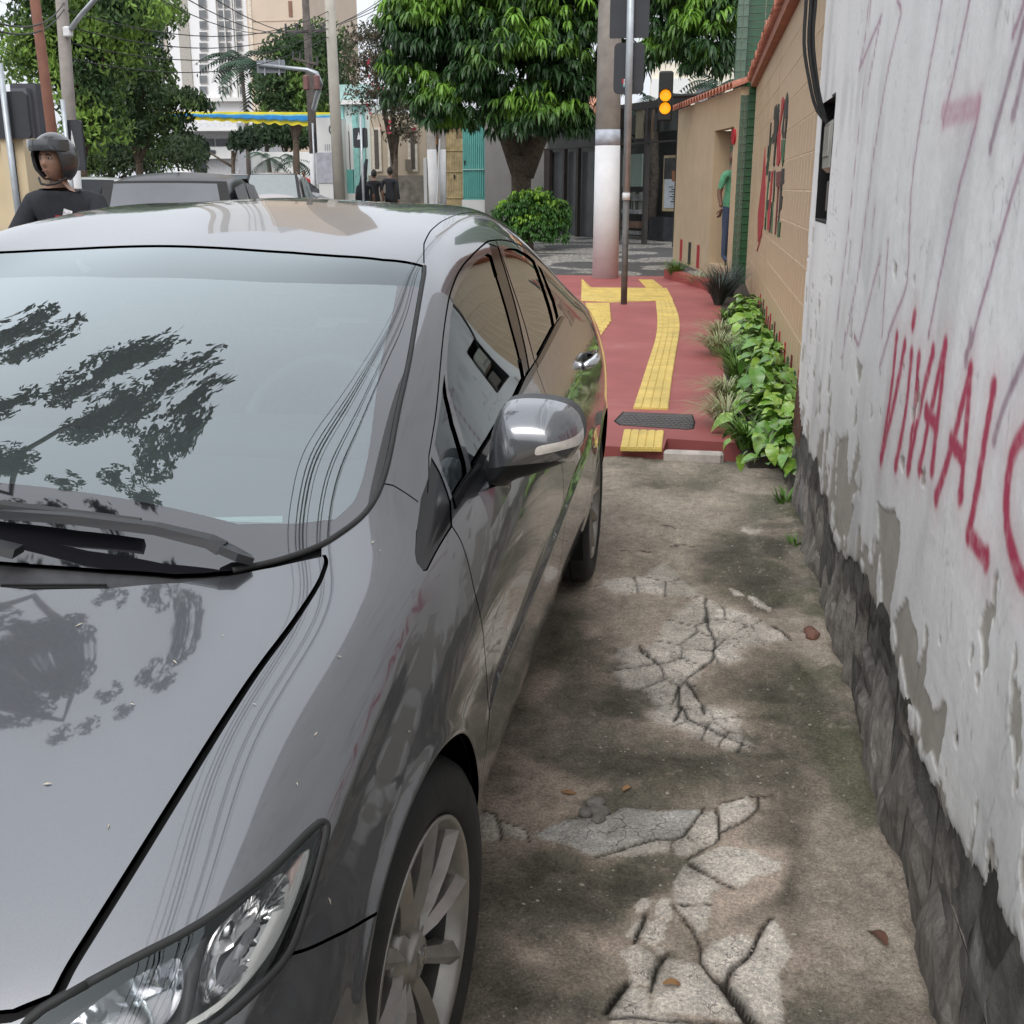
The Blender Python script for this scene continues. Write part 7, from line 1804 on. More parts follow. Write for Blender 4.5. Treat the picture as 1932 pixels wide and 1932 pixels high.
def car_facing_away(label, px, Y, L_, paint, H, kind, **k): 
    p = cpos(px, Y); o = simple_car('parked_car', label, p, 0, paint, L_, 1.76, H, kind, **k); a = math.pi + hd1
    o.rotation_euler = (0, 0, a); o.location = (p[0] - math.sin(a) * -1 * 0, p[1], p[2]); c, s = math.cos(a), math.sin(a); o.location = (p[0] + s * L_, p[1] - c * L_, p[2]); return o
car_facing_away('black car with a roof antenna seen from behind next to the motorcyclist', 302, 11.2, 4.1, P_black, 1.66, 'hatch', group='cars in the street', grey_glass=(.17, .18, .20))
def car_facing_us(label, px, Y, L_, paint, H, kind, **k): return simple_car('parked_car', label, cpos(px, Y), R(14), paint, L_, 1.76, H, kind, group='cars in the street', **k)
car_facing_us('white car with a dark windscreen behind the motorcyclist', 104, 19.0, 4.2, P_white, 1.66, 'hatch', grey_glass=(.02, .022, .025))
car_facing_us('rose silver sedan beyond the black car', 497, 26, 4.4, P_rose, 1.74, 'sedan', grey_glass=(.30, .33, .335))
car_facing_us('pale grey car far behind between the black and rose cars', 428, 38, 4.3, P_rose, 1.7, 'sedan', grey_glass=(.10, .12, .13))
o = car_facing_us('dark car half hidden behind the thick grey pole', 628, 36, 4.3, P_dark, 1.45, 'sedan', grey_glass=(.02, .02, .022)); o.rotation_euler = (0, 0, R(60))

# ---------------------------------------------------------------- buildings along the street
M_cream = flat_mat('cream_render', (.62, .50, .33), .9, var=.08, scale=1.5, dirt=.1); M_beige = flat_mat('beige_render', (.58, .47, .37), .9, var=.05, scale=.6); M_whiteb = flat_mat('white_render', (.72, .72, .70), .9, var=.05, scale=.8, dirt=.06); M_win = flat_mat('dark_window', (.045, .05, .055), .15, var=.3, scale=2); M_teal = flat_mat('teal_paint', (.14, .44, .40), .7, var=.12, scale=3, dirt=.08); M_greyw = flat_mat('grey_render', (.235, .225, .215), .9, var=.08, scale=2, dirt=.12); M_dgrey = flat_mat('dark_grey_cladding', (.055, .055, .065), .6, var=.15, scale=2)
class Fac:
    """frontal facade at depth Y; rects are given by what the photo shows"""
    def __init__(s, name, label, Y, px0, px1, py_top, mat, depth=4.0, cat='building', part='wall', rz=0.0, pybase=None):
        s.Y = Y; yr = min(max(py_top, 100), 300); zt = atY(px0, py_top, Y)[2]; a, c = atY(px0, yr, Y), atY(px1, yr, Y); a[2] = c[2] = zt; s.z0 = ground_z(Y) - .1
        s.o = thing(name, label, cat, (a[0], Y, s.z0), 0); s.a = a
        MB().box(((c[0] - a[0]) / 2, depth / 2, (a[2] - s.z0) / 2), (c[0] - a[0], depth, a[2] - s.z0)).build(part, mat, s.o)
    def rect(s, name, x0, y0, x1, y1, mat, out=.03, th=.06, par=None):
        ym = min(max((y0 + y1) / 2, 40), 360); p, q = atY(x0, ym, s.Y), atY(x1, ym, s.Y); p[2] = atY(x0, y1, s.Y)[2]; q[2] = atY(x0, y0, s.Y)[2]; z0 = max(p[2], s.z0)
        return MB().box(((p[0] + q[0]) / 2 - s.a[0], -out + th / 2, (z0 + q[2]) / 2 - s.z0), (q[0] - p[0], th, q[2] - z0)).build(name, mat, par or s.o)
    def win(s, x0, y0, x1, y1, fr=M_whiteb, gl=M_win, f=1.2, out=.06, nm='window'):
        w = s.rect(nm, x0 - f, y0 - f, x1 + f, y1 + f, fr, out, .08); s.rect('pane', x0, y0, x1, y1, gl, out + .012, .03, w); return w
# right-hand side houses
f = Fac('garden_wall', 'plain grey rendered wall behind the mango trunk', 33.2, 914, 1033, 205, M_greyw, .4, 'wall'); f.rect('coping', 914, 202, 1033, 206, M_greyw, .05, .3)
f = Fac('teal_gate', 'teal corrugated gate on a white plinth beside the grey wall', 33.6, 873, 914, 236, M_teal, .15, 'gate', 'sheet')
for i in range(11): f.rect('rib', 874 + i * 3.6, 244, 875.8 + i * 3.6, 372, M_teal, .05, .06)
f.rect('plinth', 872, 377, 915, 480, M_whiteb, .06, .1); f.rect('rail', 873, 319, 914, 321, flat_mat('pale_teal', (.35, .55, .52), .7), .08, .06); f.rect('latch', 876, 303, 879, 309, M_rubber, .08, .04)
f = Fac('bamboo_gate', 'straw coloured bamboo double gate beside the teal gate', 34, 834, 874, 232, flat_mat('bamboo_dark', (.22, .15, .08), .8), .12, 'gate', 'backing'); M_bam = flat_mat('bamboo', (.46, .35, .19), .7, var=.3, scale=6)
for i in range(13): f.rect('cane', 835 + i * 3.05, 250 if i < 9 else 262, 837.4 + i * 3.05, 480, M_bam, .05, .06)
for y in (283, 323, 372): f.rect('rail', 834, y, 874, y + 2, M_bam, .08, .05)
f.rect('lock', 857, 330, 860, 336, M_rubber, .1, .04)
f = Fac('beige_house', 'beige house with three tall narrow windows and a rough stone base', 36, 697, 836, 214, flat_mat('beige_house_render', (.50, .42, .32), .9, var=.08, scale=1.5, dirt=.12), 6)
for x0, x1 in ((708, 716), (737, 743), (776, 784)): f.win(x0, 245, x1, 319, flat_mat('cream_frame', (.62, .57, .48), .8), flat_mat('brown_shutter', (.085, .07, .06), .5, var=.3), 4.5, .09)
f.rect('rough_base', 697, 331, 812, 480, flat_mat('rough_stone_base', (.20, .18, .15), .95, var=.35, scale=5, bump=.6), .07, .1); f.rect('shade_canopy', 806, 236, 838, 286, flat_mat('dark_awning', (.09, .065, .05), .8), .05, .08); f.rect('door_post', 801, 298, 807, 480, M_whiteb, .09, .12); f.rect('door', 807, 300, 816, 480, flat_mat('maroon_door', (.11, .045, .05), .6), .05, .06); f.rect('service_box', 767, 301, 779, 322, flat_mat('brown_box', (.18, .15, .115), .7), .16, .2)
MB().tube([(float(atY(771, 240, 36)[0] - f.a[0]), -.05, float(atY(771, 240, 36)[2] - f.z0)), (float(atY(772, 302, 36)[0] - f.a[0]), -.05, float(atY(772, 302, 36)[2] - f.z0))], .02, 6).build('conduit', M_wpaint, f.o)
lan = f.rect('lantern', 818, 262, 826, 273, flat_mat('amber_lantern', (.45, .18, .03), .4), .3, .3)
f = Fac('teal_house', 'pale teal and white house front with narrow pilasters behind the thick pole', 38, 630, 700, 196, flat_mat('pale_teal_render', (.60, .68, .66), .85, var=.06, scale=1.5), 6)
for x0, x1 in ((644, 652), (668, 678), (686, 690)): f.rect('pilaster', x0, 200, x1, 360, flat_mat('soft_teal', (.26, .52, .49), .8), .10, .14)
f.rect('shutter', 653, 235, 660, 320, M_whiteb, .06, .08); f.rect('shutter', 661, 235, 668, 320, M_whiteb, .06, .08); f.rect('gap', 660, 248, 661.3, 320, M_rubber, .08, .05); f.rect('lower_panel', 646, 320, 668, 365, M_teal, .09, .1); f.rect('plinth', 644, 365, 700, 480, M_whiteb, .13, .15); f.rect('cornice', 628, 190, 702, 198, M_whiteb, .25, .3)
f.rect('upper_band', 640, 160, 700, 190, flat_mat('washed_teal', (.40, .60, .57), .8), .06, .1)
f = Fac('white_shop', 'white shop wall with dark curved lettering beside the thick pole', 37, 596, 634, 222, M_whiteb, 5)
for k in range(9): a = R(100 + 20 * k); f.rect('letter', 628 + 6.5 * math.cos(a) - 1, 244 - 9 * math.sin(a) - 1.4, 628 + 6.5 * math.cos(a) + 1, 244 - 9 * math.sin(a) + 1.4, M_dgrey, .02, .04)
for x in (613, 617, 621): f.rect('letter', x, 272, x + 1.6, 284, flat_mat('grey_print', (.4, .4, .42), .8), .02, .03)
f.rect('grey_panel', 598, 288, 634, 345, flat_mat('pale_grey_panel', (.42, .42, .47), .7), .03, .05)
# yellow and blue banner across the street
bt = NT('banner_yellow'); M_by = flat_mat('banner_yellow', (.72, .60, .04), .7, var=.12, scale=2); M_bb = flat_mat('banner_blue', (.02, .22, .55), .7, var=.1); M_bc = flat_mat('banner_cyan', (.22, .50, .45), .7)
ban = thing('street_banner', 'yellow and blue scalloped banner strung across the far street', 'banner', tuple(atY(450, 225, 44)))
o0 = atY(450, 225, 44)
def band(nm, top, bot, mat, dy, scal=0.0):
    V = []; n = 120
    for i in range(n + 1):
        x = 268 + (634 - 268) * i / n; u = i / n; yt = top[0] + (top[1] - top[0]) * u; yb = bot[0] + (bot[1] - bot[0]) * u
        yb += scal * abs(math.sin(i * .42)) + .8 * math.sin(i * .9); yt += .6 * math.sin(i * .37) * (1 if dy else 0)
        for y in (yt, yb): p = atY(x, y, 44 + .05 * math.sin(i * .5) - dy) - o0; V.append(p)
    o = mesh_obj(nm, V, [(2 * i, 2 * i + 1, 2 * i + 3, 2 * i + 2) for i in range(n)], mat, ban); s = o.modifiers.new('t', 'SOLIDIFY'); s.thickness = .02
band('yellow_cloth', (210, 212), (219, 238), M_by, 0, 3.0); band('cyan_band', (213.5, 216.5), (216.5, 232), M_bc, .06); band('blue_band', (214, 220), (215.5, 229), M_bb, .12)
# far street closure: grey modern house, white wall with palms, white petrol canopy
f = Fac('modern_house', 'flat grey modern house with dark strip windows under the banner', 80, 352, 446, 232, flat_mat('light_grey_render', (.50, .50, .51), .9), 10)
f.rect('window', 358, 262, 404, 276, M_win, .1, .1); f.rect('window', 408, 262, 440, 276, M_win, .1, .1); f.rect('balcony', 352, 278, 446, 300, M_whiteb, .8, .8); f.rect('dark_opening', 366, 304, 390, 330, M_win, .1, .1); f.rect('window', 392, 284, 416, 291, M_win, .9, .05); f.rect('canopy', 340, 244, 470, 250, M_whiteb, 2.0, 2.2)
f = Fac('white_boundary_wall', 'long low white boundary wall at the end of the street', 62, 478, 640, 287, M_whiteb, .4, 'wall')
f.rect('gate_pier', 478, 284, 494, 330, M_whiteb, .15, .2)
f = Fac('cream_house', 'cream yellow rendered building at the street edge beside the motorcyclist', 13.5, -260, 43, 262, M_cream, .5); f.rect('pier', 18, 262, 34, 420, M_cream, .10, .15); f.rect('joint', 33, 270, 35, 420, M_dgrey, .03, .04); f.rect('cornice', -260, 258, 46, 264, M_cream, .15, .2)
f = Fac('cream_boundary', 'lower cream wall between the dark cladding and the motorcyclist', 22, 38, 72, 236, M_cream, .5, 'wall')
f = Fac('grey_clad_building', 'dark grey clad slanted building at the left street corner', 20, 18, 66, 158, M_dgrey, .4); f.rect('sloped_panel', 36, 168, 66, 305, flat_mat('slate_panel', (.10, .10, .115), .5), .15, .15)
# apartment towers
f = Fac('apartment_tower', 'tall white apartment block with stacked windows and grey vertical bands', 110, 312, 476, -760, flat_mat('tower_white', (.80, .80, .81), .9, var=.03, scale=.2), 14)
f.rect('grey_band', 336, -760, 356, 180, flat_mat('tower_grey_band', (.42, .40, .36), .9), .15, .2); f.rect('side_band', 300, -760, 314, 150, flat_mat('tower_beige', (.50, .46, .40), .9), .1, .3)
M_twin = flat_mat('tower_window', (.16, .17, .18), .25, var=.3, scale=1)
for k in range(13):
    y = -62 + k * 20.5
    for x0, x1 in ((302, 311), (378, 392), (414, 424), (426, 436), (448, 458)):
        if y + 14 < 196: f.win(x0, y, x1, y + 14, flat_mat('tower_frame', (.55, .52, .48), .9) if 'tower_frame' not in bpy.data.materials else bpy.data.materials['tower_frame'], M_twin, .6, .15)
    if y + 14 < 190: f.rect('window', 321, y + 4, 325, y + 9, M_twin, .1, .1)
for x in (410, 424.6, 440, 444): f.rect('rib', x, -760, x + 1.6, 190, M_whiteb, .3, .3)
f.rect('podium', 360, 186, 470, 193, M_whiteb, .8, .8)
f = Fac('beige_tower', 'plain beige apartment tower with a column of narrow brown windows', 90, 470, 578, -700, M_beige, 14)
for k in range(4): f.rect('recess', 546, -50 + k * 52, 553, -20 + k * 52, flat_mat('brown_recess', (.22, .12, .08), .8), .05, .08)
f.rect('corner_band', 470, -700, 476, 130, flat_mat('beige_light', (.66, .58, .48), .9), .1, .1); 
for y in (40, 92): f.rect('floor_line', 476, y, 578, y + 1, flat_mat('beige_line', (.50, .40, .31), .9), .05, .06)
f = Fac('white_house', 'white and cream houses behind the shop and mango branches', 48, 1228, 1420, 118, flat_mat('pale_cream_render', (.72, .66, .55), .9, var=.04), 8); f.rect('white_block', 1228, 150, 1300, 215, M_whiteb, .3, .3)
o = thing('satellite_dish', 'small grey satellite dish above the scalloped tan wall', 'satellite dish', tuple(atY(1334, 184, 30))); MB().lathe([(.0, .10), (.18, .07), (.30, 0), (.32, .0)], 20, axis='y').tube([(0, 0, -.6), (0, 0.02, .0)], .02, 6).build('dish', M_galv, o, True)
f = Fac('white_house', 'white house wall glimpsed between mango leaves and the concrete pole', 40, 1085, 1142, 150, M_whiteb, 5)

# ---------------------------------------------------------------- street poles, signals, wires
def upole(label, Y, p0, p1, r0, r1, mat, bands=(), name='utility_pole'):
    a, c = atY(*p0, Y), atY(*p1, Y); d = (c - a) / (c[2] - a[2]); b0 = a + d * (ground_z(Y) - .05 - a[2])
    return pole(name, label, b0, c, r0, r1, mat, [(float(atY(p0[0], y1, Y)[2]) if y1 < 400 else b0[2], float(atY(p0[0], y0, Y)[2]), m, n) for y0, y1, m, n in bands], 16)
up1 = upole('tall pale concrete pole rising past the teal house', 30, (641, 378), (619, -60), .165, .125, flat_mat('pale_pole_concrete', (.40, .37, .32), .9, var=.1, scale=3, dirt=.1))
M_wood = flat_mat('weathered_pole_wood', (.10, .085, .075), .9, var=.3, scale=6)
up2 = upole('dark wooden pole with two crossarms and a white painted foot', 38, (597, 378), (573, -60), .17, .11, M_wood, [(290, 420, M_wpaint, 'white_foot')])
q0 = np.array(up2.location)
for (x0, y0, x1, y1) in ((538, 60, 613, 58), (553, 111, 600, 122)):
    a, c = atY(x0, y0, 37.9) - q0, atY(x1, y1, 37.9) - q0; MB().tube([a, c], .05, 6).build('crossarm', M_wood, up2)
    for u in (.02, .3, .7, .97): p_ = a * (1 - u) + c * u; MB().tube([p_, p_ + [0, 0, .25]], [.05, .035], 6).build('insulator', M_plastic, up2)
up3 = upole('twin concrete pole with white foot, the thicker one before the beige house', 31, (819, 395), (812, 225), .135, .125, M_conc_p, [(282, 420, M_wpaint, 'white_foot')]); up4 = upole('twin concrete pole with white foot, the thinner one before the bamboo gate', 31.4, (836, 395), (834, 225), .10, .09, M_conc_p, [(282, 420, M_wpaint, 'white_foot')])
o = thing('guy_tube', 'thin white tube leaning between the twin poles', 'guy tube', tuple(atY(820, 392, 30.8))); MB().tube([(0, 0, -.8), atY(830, 262, 30.8) - np.array(o.location)], .03, 6).build('tube', M_wpaint, o)
up5 = upole('rusty brown leaning pole above the motorcyclist', 14, (98, 250), (58, -60), .075, .062, flat_mat('rusty_brown_pole', (.17, .07, .045), .8, var=.25, scale=4))
up6 = upole('grey wooden pole with a street light arm beside the rusty pole', 18, (139, 330), (112, -60), .12, .095, flat_mat('grey_wood_pole', (.24, .215, .195), .9, var=.2, scale=5), [(268, 420, M_wpaint, 'white_foot')])
q0 = np.array(up6.location); MB().tube([atY(128, 62, 18) - q0, atY(150, 32, 17.6) - q0, atY(190, -14, 17) - q0], [.045, .04, .035], 8).build('lamp_arm', M_galv, up6, True); MB().box(atY(128, 60, 17.9) - q0, (.14, .1, .16), bev=.02).build('lamp_bracket', M_wpaint, up6)
def plates(label, Y, x0, y0, x1, y1, px0, px1, tri=False, nm='signal_back'):
    a, c = atY(x0, y1, Y), atY(x1, y0, Y); o = thing(nm, label, 'traffic signal', ((a[0] + c[0]) / 2, Y, a[2])); w = c[0] - a[0]; h = c[2] - a[2]
    rounded(-w / 2, w / 2, 0, h, .05, 0, .05).build('backboard', M_plate, o)
    z0 = ground_z(Y) - a[2]; xo = float(atY((px0 + px1) / 2, 300, Y)[0] - o.location[0]); MB().tube([(xo, -.06, z0), (xo, -.06, h + .3)], .035, 8).build('post', M_galv, o, True)
    if tri: MB().add([(-w * .22, -.012, h * .42), (w * .06, -.012, h * .42), (-w * .08, -.012, h * .80), (-w * .22, -.004, h * .42), (w * .06, -.004, h * .42), (-w * .08, -.004, h * .80)], [(0, 1, 2), (5, 4, 3), (0, 3, 4, 1), (1, 4, 5, 2), (2, 5, 3, 0)]).build('white_triangle', M_wpaint, o)
    return o
plates('black rounded signal board with a white triangle before the teal house', 29, 667, 241, 692, 279, 679, 690, True); plates('dark signal board on a thin post behind the motorcyclist', 17, 130, 226, 152, 322, 131, 136, True)
plates('wide black board on a grey post at the cream house', 12.5, -6, 172, 48, 262, 20, 34); plates('small dark board beside the dark wooden pole', 37.5, 590, 250, 606, 279, 592, 596)
o = thing('leaning_board', 'dark folded parasol leaning on the thin post', 'parasol', tuple(atY(688, 300, 30.6))); MB().tube([atY(692, 300, 30.6) - np.array(o.location), atY(686, 335, 30.6) - np.array(o.location), atY(680, 378, 30.6) - np.array(o.location)], [.04, .09, .15], 10).build('folded_cloth', M_cloth['charcoal'], o, True)
# overhead direction sign seen from behind
o = thing('overhead_sign', 'grey back of an overhead street sign on a curved arm', 'street sign', tuple(atY(605, 378, 34))); q0 = np.array(o.location); A_ = lambda x, y, d=0: atY(x, y, 34 + d) - q0
q0z = ground_z(34) - q0[2]; MB().tube([A_(592, 205, 3.4), A_(600, 175, 1.0), A_(605, 158), A_(597, 138), A_(580, 132), A_(486, 122)], [.08, .08, .075, .07, .06, .05], 10).build('arm', M_galv, o, True)
a, c = A_(484, 141), A_(535, 109); MB().box(((a[0] + c[0]) / 2, -.02 + .1, (a[2] + c[2]) / 2), (c[0] - a[0], .04, c[2] - a[2] - .1)).build('sign_back', flat_mat('grey_sign_back', (.20, .21, .235), .5), o)
for x in (500, 527): MB().tube([A_(x, 110, .05), A_(x, 142, .05)], .03, 6).build('bracket', M_galv, o)
for x in (578, 598): MB().box(A_(x, 156, -.1), (.16, .2, .42), bev=.03).build('signal_bracket', flat_mat('faded_red_bracket', (.20, .10, .095), .7), o)
def wire(a, b_, sag, r=.011, n=14):
    a, b_ = np.array(a, float), np.array(b_, float); P = [a + (b_ - a) * i / n - np.array([0, 0, sag * 4 * (i / n) * (1 - i / n)]) for i in range(n + 1)]; return MB().tube(P, r, 5)
wl_ = ['bundle of overhead wires running along the street above the sedan']
P0 = np.array(up1.location) + [0, 0, 9.5]; W_ = []
W_defs = []
_wr = random.Random(21)
for k in range(9): W_defs.append(((1.75 + .16 * k + _wr.uniform(-.16, .16), -28, 6.7 + .12 * k), (-1.66 + .07 * k + _wr.uniform(-.09, .09), 19.1, 6.5 + .12 * k + _wr.uniform(-.2, .2)), .5 + _wr.uniform(-.2, .25)))
for k in range(3): W_defs.append(((-1.62, 19.1, 6.9 + .4 * k), tuple(atY(575 + 12 * k, 58, 38)), .7))
for k in range(3): W_defs.append((tuple(atY(540 + 34 * k, 56, 38)), tuple(atY(200 + 60 * k, -60, 16)), .4)); 
for k in range(4): W_defs.append((tuple(atY(128, 20 + 30 * k, 18)), tuple(atY(622, 20 + 16 * k, 30)), .5))
for k in range(2): W_defs.append((tuple(atY(121, 5 + 12 * k, 18)), tuple(atY(-40, 30 + 16 * k, 9)), .2))
wi = MB()
for i, (a, b_, s) in enumerate(W_defs):
    m_ = wire(a, b_, s, .006 + .003 * (i % 4) if i < 9 else .010); lab_ = 'overhead wire of the bundle mirrored along the right edge of the sedan windscreen'
    if 9 <= i < 12: lab_ = ['lowest', 'middle', 'highest'][i - 9] + ' wire from the white footed concrete pole to the upper crossarm of the wooden pole'
    elif 12 <= i < 15: lab_ = 'wire from the ' + ['end', 'centre', 'far end'][i - 12] + ' of the upper crossarm across to the tall willowy tree'
    elif 15 <= i < 19: lab_ = ['topmost', 'second from top', 'third from top', 'lowest'][i - 15] + ' wire from the street light pole to the tall pale concrete pole'
    elif i >= 19: lab_ = ['upper', 'lower'][i - 19] + ' wire from the street light pole past the rusty leaning pole'
    prop(m_.build('overhead_wire', M_rubber, None, True), lab_, 'wire', 'overhead wires above the sedan' if i < 9 else None)

# ---------------------------------------------------------------- trees behind
dkg, ltg = (.034, .068, .026), (.11, .19, .045)
def bg_tree(label, px, Y, lobes, n=5200, size=.16, dark=dkg, light=ltg, tr=.22, seed=1, nm='street_tree', droop=.9, lp=.35):
    b0 = atY(px, 354, Y); lb = [L(*l) for l in lobes]; return tree(nm, label, (b0[0], Y, ground_z(Y)), lb, n, size, dark, light, (0, tr), seed=seed, droop=droop, shell=.7, light_p=lp, group='trees along the far street')
bg_tree('tall willowy green tree behind the grey wooden pole', 150, 26, [(150, 30, 26, 1.6, 1.5, 1.2), (90, 90, 26, 1.1, 1.3, 1.2), (190, 90, 26, 1.3, 1.3, 1.2), (160, 165, 26, 1.2, 1.2, 1.1), (230, 30, 26, 1.3, 1.3, 1.0), (120, -40, 26, 2.0, 2, 1.0), (185, 235, 26, .8, 1.0, 1.0), (60, 130, 26, .7, 1, .8), (150, 270, 26, .6, .8, .6)], 26000, .075, (.042, .085, .028), (.21, .34, .06), .2, 3, lp=.48)
bg_tree('dark drooping tree in front of the white tower', 262, 32, [(235, 90, 32, 1.2, 1.6, 1.4), (270, 150, 32, .9, 1.4, 1.0), (335, 190, 32, .8, 1.2, .45), (225, 190, 32, 1.2, 1.4, 1.2), (250, 260, 32, 1.0, 1.2, 1.0), (315, 235, 32, .8, 1.0, .6), (290, 25, 32, .9, 1.3, .6), (220, 20, 32, 1.3, 1.4, 1.0), (370, 200, 32, .45, .8, .3)], 22000, .085, (.036, .066, .026), (.10, .165, .045), .14, 5, lp=.42)
bg_tree('dark bushy tree with hanging twigs beside the drooping tree', 205, 38, [(205, 270, 38, 1.6, 1.6, 1.3), (240, 310, 38, 1.4, 1.4, .8), (330, 300, 38, 1.2, 1.2, .9), (180, 320, 38, 1.2, 1.2, .7)], 11000, .09, (.045, .07, .03), (.11, .17, .05), .12, 7)
bg_tree('dense green tree behind the overhead sign', 560, 52, [(560, 110, 52, 1.8, 1.8, 1.3), (600, 100, 52, 1.8, 1.8, 1.5), (550, 170, 52, 2.0, 1.8, 1.3), (615, 170, 52, 1.6, 1.8, 1.5), (590, 215, 52, 1.8, 1.6, .9), (530, 200, 52, 1.2, 1.2, .8)], 16000, .12, (.042, .08, .028), (.14, .24, .05), .2, 9)
bg_tree('dark green trees behind the white boundary wall', 540, 66, [(520, 262, 66, 2.0, 1.8, 1.1), (560, 255, 66, 2.0, 1.8, 1.3), (600, 262, 66, 1.8, 1.8, 1.2)], 9000, .15, (.032, .065, .026), (.09, .16, .04), .12, 11)
bg_tree('green street tree by the modern house', 440, 60, [(460, 270, 60, .9, 1, .8), (345, 285, 60, 1.5, 1.3, 1.0)], 2200, .2, (.02, .04, .018), (.05, .09, .03), .15, 13)
bou = bg_tree('sparse brownish bougainvillea with a few red bracts before the beige house', 742, 33, [(700, 130, 33, .9, 1, .9), (745, 120, 33, .9, 1, 1.0), (720, 190, 33, 1.1, 1.2, .9), (770, 210, 33, .7, 1, .8), (690, 75, 33, .7, .8, .5), (760, 255, 33, .6, .8, .5), (735, 60, 33, .6, .8, .5)], 9000, .055, (.075, .075, .045), (.20, .15, .11), .12, 15, 'bougainvillea', .6, .42)
b = MB()
for k in range(46):
    a_ = L(random.Random(k).uniform(668, 800), random.Random(k + 50).uniform(40, 240), 32.8, 0, 0, 0); q = np.array(a_[:3]) - np.array(bou.location); d = np.array([random.Random(k + 90).uniform(-.7, .7), random.Random(k + 91).uniform(-.3, .3), random.Random(k + 92).uniform(-.9, .5)]); b.tube([q, q + d * .6, q + d * 1.1 + [0, 0, -.2]], [.014, .010, .004], 5)
b.build('twigs', M_bark_g, bou)['kind'] = 'stuff'
rs = np.random.RandomState(77); pts = np.array([np.array(L(rs.uniform(690, 790), rs.uniform(60, 255), 32.3, 0, 0, 0)[:3]) for _ in range(70)]) - np.array(bou.location)
pts = pts[fbm(pts * 1.3, 2, 4) > .5]; V, Fq, Cc = leaf_quads(pts, np.tile([0, -1, .2], (len(pts), 1)), np.tile([.40, .05, .08], (len(pts), 1)), .09, 5); mesh_obj('red_bracts', V, Fq, M_leaf2, bou, attrs={'col': Cc})['kind'] = 'stuff'
def palm(label, px, Y, ptop, n=16, Lf=2.2, nm='palm_tree', seed=0):
    tp = atY(px, ptop, Y); z0 = ground_z(Y); r = thing(nm, label, 'palm', (tp[0], Y, z0), 0, 'palms in the far street'); h = tp[2] - z0; MB().tube([(0, 0, 0), (.1, 0, h * .5), (0, 0, h)], [.17, .13, .11], 10).build('trunk', M_bark_g, r, True)
    rs = random.Random(seed); V, Fc, Cc = [], [], []
    for k in range(n):
        a = 6.283 * k / n + rs.uniform(-.2, .2); el = rs.uniform(-.2, 1.1); l = Lf * rs.uniform(.8, 1.1); P = []
        for i in range(9): u = i / 8; P.append(np.array([math.cos(a) * l * u * math.cos(el * (1 - u * .3)), math.sin(a) * l * u * math.cos(el * (1 - u * .3)), h + l * (math.sin(el) * u - .75 * u * u)]))
        sd = np.array([-math.sin(a), math.cos(a), 0]); col = np.array([.025, .055, .03]) * rs.uniform(.7, 1.5)
        for i in range(8):
            for s in (-1, 1):
                for q in (0, .5):
                    p = P[i] * (1 - q) + P[i + 1] * q; w = .45 * Lf / 2.2 * math.sin(math.pi * (.08 + .86 * (i + q) / 8.5)); t_ = (P[i + 1] - P[i]) / (np.linalg.norm(P[i + 1] - P[i]) + 1e-9); tip = p + sd * s * w + t_ * w * .5 + np.array([0, 0, -w * .45]); n0 = len(V)
                    V += [p, p + t_ * .05 * Lf, tip]; Fc.append((n0, n0 + 1, n0 + 2)); Cc += [col] * 3
    mesh_obj('crown', V, Fc, M_leaf2, r, attrs={'col': np.array(Cc)}); return r
palm('tall palm before the white apartment block', 455, 70, 118, 18, 3.2, seed=1); palm('palm with spread fronds beside the overhead sign', 492, 66, 135, 18, 3.4, seed=2); palm('small palm over the white boundary wall, nearest the rose car', 506, 58, 300, 12, 1.6, seed=3); palm('small palm over the white boundary wall, nearest the wooden pole', 555, 58, 303, 12, 1.6, seed=4); palm('spiky palm beside the dark plates above the shop', 1232, 30, 196, 16, 1.5, seed=5)
palm('yellowish palm fronds behind the scalloped coping', 1352, 29, 168, 14, 1.3, seed=6)
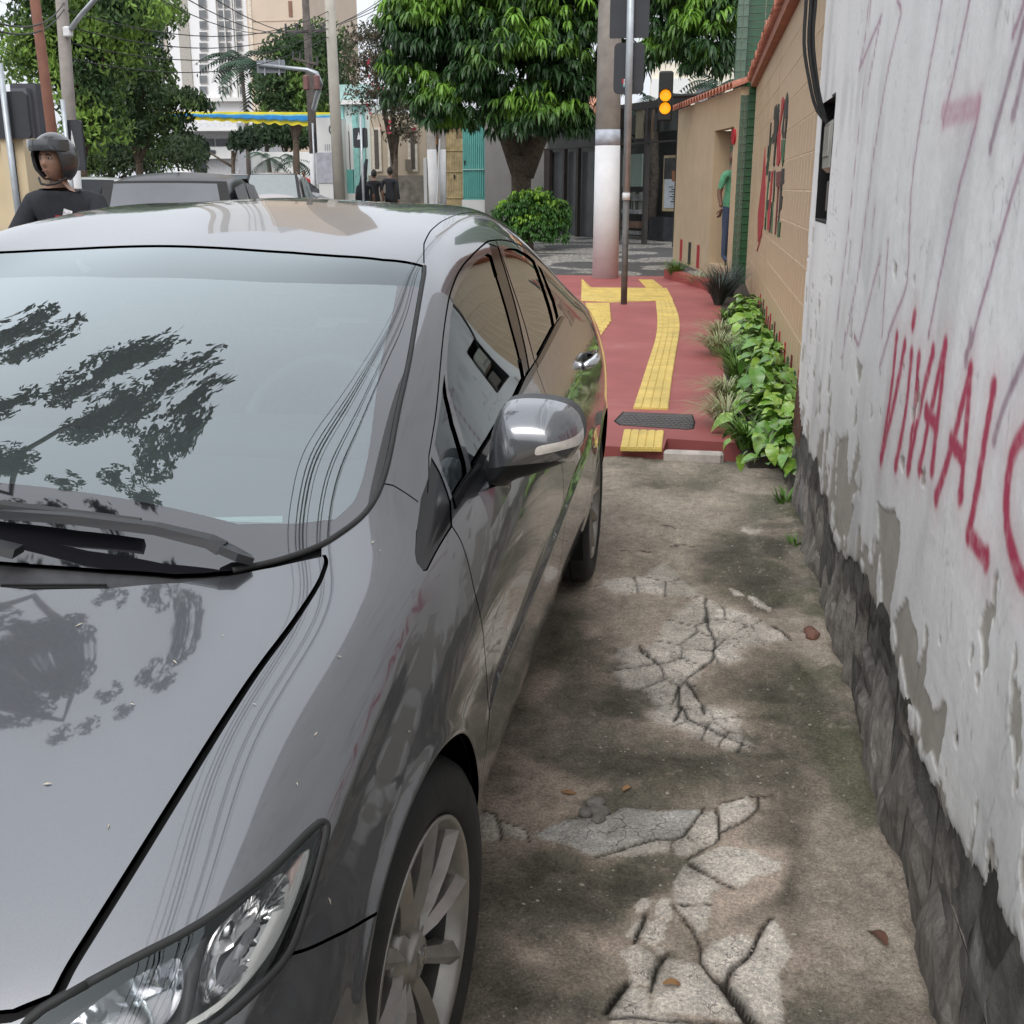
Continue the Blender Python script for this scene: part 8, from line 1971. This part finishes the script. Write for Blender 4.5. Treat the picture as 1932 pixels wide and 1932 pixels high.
# big street tree across the road whose crown hangs over it (seen mirrored in the windscreen and bonnet)
def mirrored(px, py, hd, r):
    q = np.array(lines_uv([(px, py)])[0]); P = BODY(q[0], q[1]) + [CX, CY, 0]; n = BODY.normal(q[0], q[1]); d = P - _C; d /= np.linalg.norm(d); v = d - 2 * np.dot(d, n) * n
    P = P + v * hd / math.hypot(v[0], v[1]); return (P[0], P[1], P[2], r, r, r * .8)
ol = [mirrored(a[0], a[1], a[2], a[3] * 1.12) for a in [(70, 1255, 6.5, .62), (130, 1285, 6.5, .5), (30, 1330, 6.3, .6), (100, 960, 6.4, .40), (190, 960, 6.3, .38), (30, 960, 6.4, .4), (270, 930, 6.4, .4), (70, 640, 8, .55), (215, 680, 7.5, .55), (290, 655, 7.5, .45), (330, 700, 7.2, .55), (370, 745, 7, .40), (300, 780, 7, .60), (230, 760, 7, .65), (150, 720, 7.4, .55), (160, 800, 7, .45), (350, 810, 6.8, .35), (290, 870, 6.5, .45), (220, 900, 6.5, .40), (120, 905, 6.5, .40), (20, 620, 8, .5), (20, 760, 7.5, .4)]]
ov = tree('street_tree', 'tall street tree whose open crown hangs over the road and mirrors in the windscreen', (-8.6, 4.6, 0), ol, 24000, .075, (.022, .04, .02), (.05, .085, .03), (0, .26), seed=31, droop=.1, shell=.9, light_p=.3, loose=.47)
_t = [o for o in ov.children if o.name.startswith('trunk')][0]; bpy.data.objects.remove(_t); MB().tube([(0, 0, -.1), (.1, 0, 2), (0, 0, 4.2)], [.30, .26, .24], 10).build('trunk', M_bark, ov, True)
b = MB(); q0 = np.array([-8.6, 4.6, 0]); lm = [np.array(mirrored(*a, .1)[:3]) - q0 for a in [(20, 930, 6.6), (40, 850, 6.8), (110, 810, 7), (200, 770, 7.1), (300, 730, 7.1)]]
b.tube([(0, 0, 4), lm[0] * .6 + np.array([0, 0, 2.2]), *lm], [.22, .15, .10, .085, .065, .045, .02], 8); b.build('limb', M_bark, ov, True)

# tiny pale plant flecks dropped on the bonnet and wing
V, Fc = [], []; rs = np.random.RandomState(4)
for px, py in [(595, 1386), (703, 1024), (716, 1040), (885, 1197), (640, 1240), (480, 1330), (150, 1180), (330, 1250), (205, 1560), (620, 1700), (770, 1380), (90, 1480), (420, 1200), (560, 1480), (250, 1330)]:
    q = np.array(lines_uv([(px, py)])[0]); P = SURF(q[0], q[1]) + [CX, CY, 0]; n = SNORM(q[0], q[1]); a = rs.uniform(0, 6.28); u = np.cross(n, [math.cos(a), math.sin(a), .3]); u /= np.linalg.norm(u); v = np.cross(n, u); l = rs.uniform(.002, .006); n0 = len(V)
    V += [P - u * l + n * .001, P + v * l * .22 + n * .002, P + u * l + n * .0015, P - v * l * .22 + n * .002]; Fc.append((n0, n0 + 1, n0 + 2, n0 + 3))
prop(mesh_obj('plant_flecks', V, Fc, flat_mat('pale_fleck', (.5, .46, .36), .8, var=.2)), 'tiny pale plant flecks fallen on the grey sedan bonnet and wing', kind='stuff')
